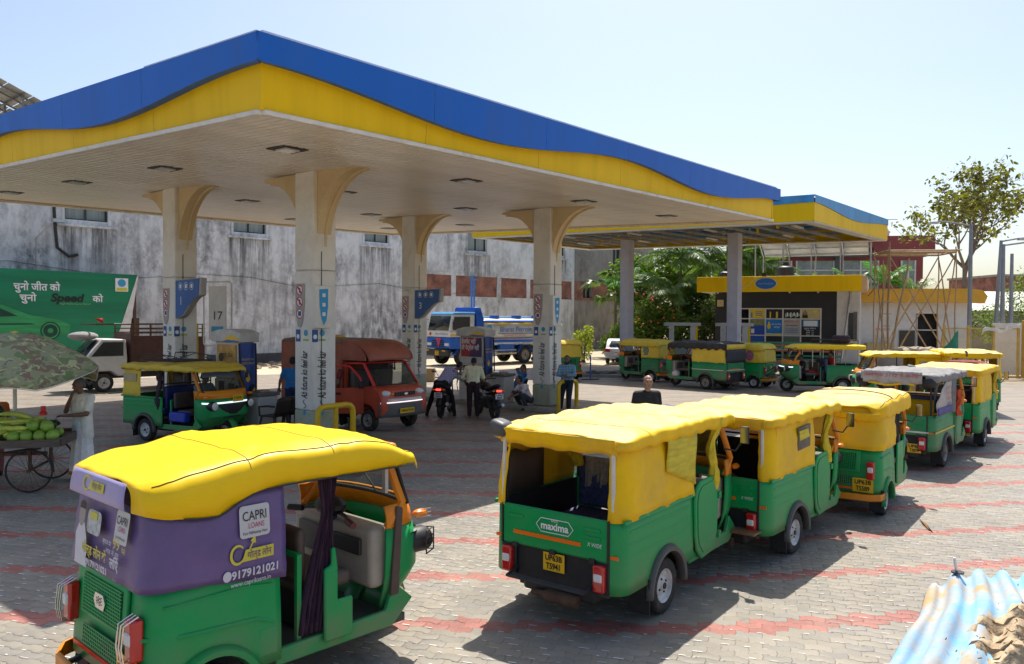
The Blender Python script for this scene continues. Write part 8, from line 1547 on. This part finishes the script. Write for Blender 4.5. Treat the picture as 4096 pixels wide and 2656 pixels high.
STAND = dict(pel=(0, 0, .95), ch=(.01, 0, 1.30), nk=(.02, 0, 1.46), hd=(.05, 0, 1.62), sh=(0, .19, 1.40), el=(-.02, .25, 1.12), wr=(.06, .24, .88), hp=(0, .09, .92), kn=(.03, .10, .50), an=(-.02, .10, .08))
def joints(pose, **ov):
    J = {}
    for k in ('pel', 'ch', 'nk', 'hd'): J[k] = V3_(pose[k])
    for k in ('sh', 'el', 'wr', 'hp', 'kn', 'an'):
        p = V3_(pose[k]); J[k+'L'] = p; J[k+'R'] = V3_((p.x, -p.y, p.z))
    for k, v in ov.items(): J[k] = V3_(v)
    return J
def hand(mb, w, d, up, s=1.):
    """palm, four fingers and a thumb from the side of the palm"""
    d = V3_(d).normalized(); up = V3_(up); sd = d.cross(up).normalized(); up = sd.cross(d).normalized(); c = w+d*.05
    for k in (-1, 0, 1): mb.limb([w+sd*.018*k, w+d*.085+sd*.026*k], [.021, .018], 8)
    for k, l in zip((-1.5, -.5, .5, 1.5), (.062, .078, .074, .056)): b = w+d*.085+sd*.021*k; mb.limb([b, b+d*l*.55+up*-.012, b+d*l*.85-up*.034], [.0105, .010, .008], 6)
    b = w+d*.03+sd*.03; mb.limb([b, b+d*.03+sd*.03-up*.008, b+d*.065+sd*.034-up*.018], [.013, .0115, .009], 6)
def person(label, loc, rz, J, shirt, pants, skin=M_SK, hair=M_HAIR, sleeve=.55, look=0, nod=0, vox=.010, beard=False, bald=0, sc=1., shoes=M_BLKG, dhoti=None, collar=None, hem=.0, barefoot=False, tuck=False):
    t = thing('person', label, 'person', loc, rz, None, sc); g = J; b = MB()
    # head on its neck: skull, jaw, nose, ears
    H = Matrix.Translation(g['hd']) @ Matrix.Rotation(look, 4, 'Z') @ Matrix.Rotation(nod, 4, 'Y'); h = MB()
    h.sphere((0, 0, .02), (.092, .074, .098), 16, 12); h.sphere((.028, 0, -.055), (.062, .055, .062), 12, 8); h.limb([(.083, 0, .012), (.104, 0, -.022)], [.010, .016], 8); h.sphere((.085, 0, -.062), (.014, .026, .012), 8, 6); h.sphere((.075, 0, -.098), (.022, .026, .018), 8, 6); h.limb([(.084, -.036, .036), (.086, .036, .036)], [.014, .014], 8)
    for s in (-1, 1): h.sphere((-.004, s*.076, -.004), (.018, .010, .030), 8, 6); h.sphere((.062, s*.036, -.028), (.022, .022, .022), 8, 6)
    h.xf(H); b.add(h.v, h.f); b.limb([g['nk']-UZ*.05, g['nk'], g['hd']+V3_((-.01, 0, -.05))], [.062, .056, .052], 10)
    sl = lambda a, c, f: a.lerp(c, f)
    for s in 'LR':
        S_, E, Wr = g['sh'+s], g['el'+s], g['wr'+s]; b.limb([S_, sl(S_, E, .5), E], [.050, .045, .037], 10); b.limb([E, sl(E, Wr, .3), Wr], [.037, .039, .025], 10); d = (Wr-E).normalized(); hand(b, Wr, g.get('hd'+s+'dir', d), g.get('hd'+s+'up', UZ if abs(d.z) < .8 else UX))
        b.limb([g['hp'+s], g['kn'+s]], [.075, .052], 10); b.limb([g['kn'+s], sl(g['kn'+s], g['an'+s], .35), g['an'+s]], [.050, .052, .034], 10); toe = g.get('toe'+s, V3_((1, 0, 0))); b.limb([g['an'+s]-UZ*.035, g['an'+s]+toe*.13-UZ*.055], [.036, .030], 8)
    b.limb([g['pel'], g['ch'], g['nk']-UZ*.04], [.10, .11, .07], 12)
    remesh(b.build('body', skin, t, recalc=False), vox)
    for s in (-1, 1):
        e = MB().sphere((.083, s*.032, .008), (.007, .013, .007), 8, 6).xf(H).build('eye', M_EYE, t); br = MB().limb([(.092, s*.016, .034), (.090, s*.034, .038), (.080, s*.050, .032)], [.005, .006, .004], 6).xf(H).build('eyebrow', hair, t)
    MB().limb([(.096, -.022, -.064), (.100, 0, -.062), (.096, .022, -.064)], [.004, .006, .004], 6).xf(H).build('mouth', M_LIP, t)
    hr = MB(); hr.sphere((-.018, 0, .040), (.092, .083, .092), 16, 10); hr.v = [p for p in hr.v]
    if bald: hr = MB(); hr.sphere((-.030, 0, .030), (.088, .084, .078), 16, 10)
    hr.limb([(-.06, -.05, -.01), (-.075, 0, -.03), (-.06, .05, -.01)], [.034, .038, .034], 8); 
    if beard: hr.limb([(.0, -.066, -.05), (.055, -.05, -.10), (.085, 0, -.108), (.055, .05, -.10), (.0, .066, -.05)], [.016, .028, .030, .028, .016], 8)
    hr.xf(H); remesh(hr.build('hair', hair, t, recalc=False), .010, 2)
    # shirt
    s_ = MB(); P_, C_, N_ = g['pel'], g['ch'], g['nk']; side = (g['shL']-g['shR']).normalized(); hv = (g['hpL']-g['hpR']).normalized(); low = P_-(C_-P_).normalized()*hem
    for q in (-1, 0, 1): s_.limb([low+hv*.085*q, P_.lerp(C_, .45)+(hv+side).normalized()*.078*q, C_+side*.095*q], [.112, .104, .118], 12)
    s_.limb([g['shL'].lerp(g['shR'], .06), N_-UZ*.06, g['shR'].lerp(g['shL'], .06)], [.072, .085, .072], 10)
    for q in 'LR':
        S_, E, Wr = g['sh'+q], g['el'+q], g['wr'+q]
        if sleeve <= 1: s_.limb([S_, sl(S_, E, sleeve)], [.070, .060], 10)
        else: s_.limb([S_, E], [.068, .054], 10); s_.limb([E, sl(E, Wr, sleeve-1)], [.054, .044], 10)
    if shirt is not None: remesh(s_.build('shirt', shirt, t, recalc=False), vox*1.25)
    if collar is not None:
        MB().tube([N_+V3_((.055*math.cos(a), .07*math.sin(a), -.035+.02*math.cos(a)*-1)) for a in [2*math.pi*k/14 for k in range(14)]], .014, 6, closed=True).build('collar', collar, t)
    # trousers or wrap
    if dhoti is not None:
        rows = []
        for j in range(13):
            u = j/12; z = lerp(P_.z+.06, .12, u); w = lerp(.15, .21, u**.8); rows.append([(P_.x+(w*.72+.022*math.sin(9*a+u*2)*u)*math.cos(a)+.02*u, P_.y+(w+.026*math.sin(11*a+u*3)*u)*math.sin(a), z+.012*math.sin(5*a)*u) for a in [2*math.pi*k/48 for k in range(48)]])
        MB().grid(rows, closed_v=True).build('dhoti', dhoti[0], t, solid=.006, ang=70); MB().grid([[(p[0]*1.0+.012*math.cos(k), p[1]*1.02, p[2]+dz) for k, p in enumerate(rows[-1])] for dz in (0, .055)], closed_v=True).build('border', dhoti[1], t, solid=.012)
    elif pants is not None:
        p_ = MB(); p_.limb([g['hpL']+UZ*.03, P_, g['hpR']+UZ*.03], [.112, .115, .112], 12)
        for q in 'LR': p_.limb([g['hp'+q], g['kn'+q]], [.102, .076], 12); p_.limb([g['kn'+q], sl(g['kn'+q], g['an'+q], .5), sl(g['kn'+q], g['an'+q], .97)], [.076, .068, .058], 12)
        remesh(p_.build('trousers', pants, t, recalc=False), vox*1.25)
    if not barefoot:
        for q in 'LR': toe = g.get('toe'+q, V3_((1, 0, 0))); s2_ = MB(); a = g['an'+q]; s2_.limb([a-UZ*.035-toe*.03, a+toe*.07-UZ*.045, a+toe*.16-UZ*.052], [.046, .044, .032], 10); s2_.v = [(x, y, max(z, .004)) for x, y, z in s2_.v]; s2_.build('shoe', shoes, t)
    return t
dn_ = lambda d: R(d)
# 1 man in the black polo behind the second queue rickshaw
person('man in black polo shirt standing behind the rickshaw roofs', (2.40, 13.9, 0), R(-78), joints(STAND), cloth('black', (.022, .023, .022), .3), cloth('navy', (.02, .025, .05)), M_SK2, M_HAIRG, .62, look=R(-8), vox=.007, bald=1, collar=cloth('black', (.022, .023, .022)), sc=1.02)
# 2 man leaning on the crash hoop, arms crossed
J = joints(STAND, pel=(-.06, 0, .93), ch=(-.04, 0, 1.26), nk=(-.02, 0, 1.42), hd=(.02, 0, 1.57), shL=(-.03, .19, 1.36), shR=(-.03, -.19, 1.36), elL=(.10, .25, 1.12), elR=(.10, -.25, 1.12), wrL=(.22, -.02, 1.12), wrR=(.21, .04, 1.08), hpL=(-.05, .09, .90), hpR=(-.05, -.09, .90), knL=(.16, .10, .50), knR=(.10, -.13, .50), anL=(.26, .10, .08), anR=(.16, -.16, .08), hdLdir=(0, -1, 0), hdRdir=(0, 1, 0))
person('bearded man in blue checked shirt leaning on the yellow hoop with crossed arms', (1.60, 22.75, 0), R(-104), J, checks('check_blue', (.26, .46, .60), (.05, .10, .18), 22), cloth('darknavy', (.012, .015, .03)), M_SKD, M_HAIR, 1.7, beard=True, sc=.99)
# 3 squatting man
J = joints(STAND, pel=(-.12, 0, .30), ch=(.08, 0, .62), nk=(.16, 0, .76), hd=(.24, 0, .90), shL=(.08, .19, .72), shR=(.08, -.19, .72), elL=(.28, .24, .52), elR=(.28, -.24, .52), wrL=(.48, .10, .44), wrR=(.48, -.08, .40), hpL=(-.12, .10, .28), hpR=(-.12, -.10, .28), knL=(.30, .20, .50), knR=(.30, -.20, .50), anL=(.05, .15, .08), anR=(.05, -.15, .08))
person('man in pale printed shirt squatting against the rear column', (.42, 23.55, 0), R(-150), J, mat('print_white_mauve', (.75, .66, .70), .85, var=.55, scale=9), cloth('grey', (.06, .06, .07)), M_SK, M_HAIR, .75, look=R(-15), nod=R(-10), barefoot=False)
# 4 reclining attendant, hands behind the head
J = joints(STAND, pel=(.02, 0, .53), ch=(-.20, 0, .86), nk=(-.27, 0, 1.02), hd=(-.27, 0, 1.17), shL=(-.26, .20, .96), shR=(-.26, -.20, .96), elL=(-.20, .42, 1.12), elR=(-.20, -.42, 1.12), wrL=(-.36, .14, 1.16), wrR=(-.36, -.14, 1.16), hpL=(.02, .09, .52), hpR=(.02, -.09, .52), knL=(.44, .12, .56), knR=(.42, -.14, .58), anL=(.62, .10, .10), anR=(.50, -.16, .10), hdLdir=(-.3, -1, 0), hdRdir=(-.3, 1, 0))
person('attendant in blue shirt with yellow collar reclining hands behind head', (.10, 24.5, 0), R(200), J, cloth('uniform_blue', (.03, .22, .58)), cloth('khaki_grey', (.17, .16, .13)), M_SK, M_HAIR, .5, look=R(12), collar=cloth('uniform_yellow', (.6, .5, .04)))
# 5 rider in the checked shirt bending to the pump
J = joints(STAND, pel=(.05, 0, .90), ch=(.24, -.22, 1.18), nk=(.32, -.36, 1.28), hd=(.36, -.48, 1.38), shL=(.28, -.16, 1.32), shR=(.24, -.40, 1.10), elL=(.50, -.30, 1.18), elR=(.44, -.56, .98), wrL=(.62, -.52, 1.12), wrR=(.62, -.66, 1.02), hpL=(.05, .11, .88), hpR=(.05, -.11, .88), knL=(.20, .28, .52), knR=(.20, -.28, .52), anL=(.02, .40, .08), anR=(.02, -.38, .08))
person('rider in violet checked shirt and yellow scarf bending over the pump side', (-1.98, 21.92, 0), R(86), J, checks('check_violet', (.48, .47, .68), (.26, .24, .48), 20), cloth('black2', (.014, .013, .014)), M_SKD, M_HAIR, 1.6, look=R(-40), nod=R(25))
sc_ = MB().grid([[(-1.53+.02*math.sin(j), 22.08+.10*i/4+.02*math.sin(j*2+i), 1.28-.58*j/8-.03*i) for i in range(5)] for j in range(9)]); tag(sc_.build('yellow_scarf', cloth('scarf_lime', (.55, .50, .05)), solid=.012, ang=70), 'yellow scarf hanging from the neck of the bending rider', 'scarf')
# 6 man in cream shirt beside the second motorcycle, back to us
J = joints(STAND, ch=(.08, 0, 1.28), nk=(.14, 0, 1.42), hd=(.22, 0, 1.52), shL=(.08, .19, 1.36), shR=(.08, -.19, 1.36), elL=(.06, .30, 1.10), elR=(.10, -.28, 1.10), wrL=(.26, .24, .96), wrR=(.30, -.20, .98), anL=(.02, .10, .08), anR=(.0, -.12, .08))
person('man in cream shirt standing at the pump with his back to us', (-1.06, 21.55, 0), R(88), J, cloth('cream', (.72, .70, .46)), cloth('maroon_black', (.028, .014, .018)), M_SKD, M_HAIR, 1.35, nod=R(30), barefoot=True)
# 7 vendor in white kurta and dhoti
J = joints(STAND, hd=(.07, .0, 1.60), elL=(.12, .24, 1.14), wrL=(.30, -.04, 1.12), elR=(.15, -.21, 1.16), wrR=(.22, .0, 1.42), hdLdir=(.2, -1, 0), hdRdir=(-.25, .5, 1))
person('vendor in white kurta and orange bordered dhoti with hand on chin', (-7.20, 13.15, 0), R(-112), J, cloth('kurta_white', (.84, .82, .72)), None, M_SKD, M_HAIRG, .72, look=R(-12), nod=R(8), dhoti=(cloth('dhoti_white', (.85, .85, .83)), cloth('border_orange', (.50, .19, .05))), hem=.20, shoes=M_BLKG)
# 8 man at the open van door
J = joints(STAND, elR=(.10, -.24, 1.16), wrR=(.28, -.10, 1.10), elL=(.04, .24, 1.12), wrL=(.22, .16, 1.0))
person('bearded man in maroon T-shirt behind the open van door', (-4.22, 19.62, 0), R(170), J, cloth('maroon', (.16, .02, .04)), cloth('black3', (.016, .016, .018)), M_SK, M_HAIR, .5, beard=True, shoes=M_TRIM, sc=1.0)
# 9 attendant behind the front column
J = joints(STAND, elL=(.0, .30, 1.16), wrL=(.10, .34, .94))
person('attendant in blue and yellow uniform mostly hidden by the front column', (-5.52, 19.75, 0), R(100), J, cloth('uniform_blue', (.03, .22, .58)), cloth('uniform_navy', (.02, .05, .14)), M_SK, M_HAIR, .6, collar=cloth('uniform_yellow', (.6, .5, .04)))
# 10 person in orange behind the cart at the left edge
person('person in orange behind the barrow at the left edge', (-8.95, 13.55, 0), R(-60), joints(STAND), cloth('orange', (.62, .16, .03)), cloth('rose', (.35, .12, .12)), M_SK, M_HAIR, .4, sc=.86)
# 11 man in white behind the van
person('man in white shirt walking behind the red van', (-4.75, 30.2, 0), R(-70), joints(STAND), cloth('white', (.6, .6, .62)), cloth('grey2', (.08, .08, .09)), M_SKD, M_HAIR, .6, vox=.014, sc=.95)
# seated figures
SIT = dict(pel=(0, 0, .80), ch=(.0, 0, 1.12), nk=(.02, 0, 1.28), hd=(.05, 0, 1.43), sh=(0, .19, 1.22), el=(.12, .24, 1.0), wr=(.36, .20, 1.02), hp=(0, .09, .78), kn=(.40, .13, .80), an=(.42, .13, .40))
def seated(label, veh, dx, dy, shirt, pants, skin=M_SK, sc=1., turn=0, dz=0, sleeve=.55):
    a = veh.rotation_euler[2]; p = Vector(veh.location)+Vector((math.cos(a)*dx-math.sin(a)*dy, math.sin(a)*dx+math.cos(a)*dy, 0))*veh.scale[0]; return person(label, (p.x, p.y, dz), a+turn, joints(SIT), shirt, pants, skin, M_HAIR, sleeve, vox=.014, sc=sc)
seated('driver in white shirt at the handlebar of the second queue rickshaw', V3, 1.25, -.12, cloth('white', (.6, .6, .62)), cloth('jeans', (.05, .08, .16)))
seated('driver behind the windscreen of the front facing rickshaw', V14, 1.25, -.1, cloth('grey3', (.16, .17, .19)), cloth('grey2', (.08, .08, .09)), M_SKD)
seated('boy in black T-shirt sitting on the front of the electric rickshaw', V9, 1.35, .2, cloth('black4', (.015, .016, .02)), cloth('navy', (.02, .025, .05)), M_SKD, .88, R(10), .04)
seated('passenger in red shirt in the electric rickshaw', V9, .25, .2, cloth('red', (.55, .03, .03)), cloth('grey2', (.08, .08, .09)), M_SKD, 1., R(10))
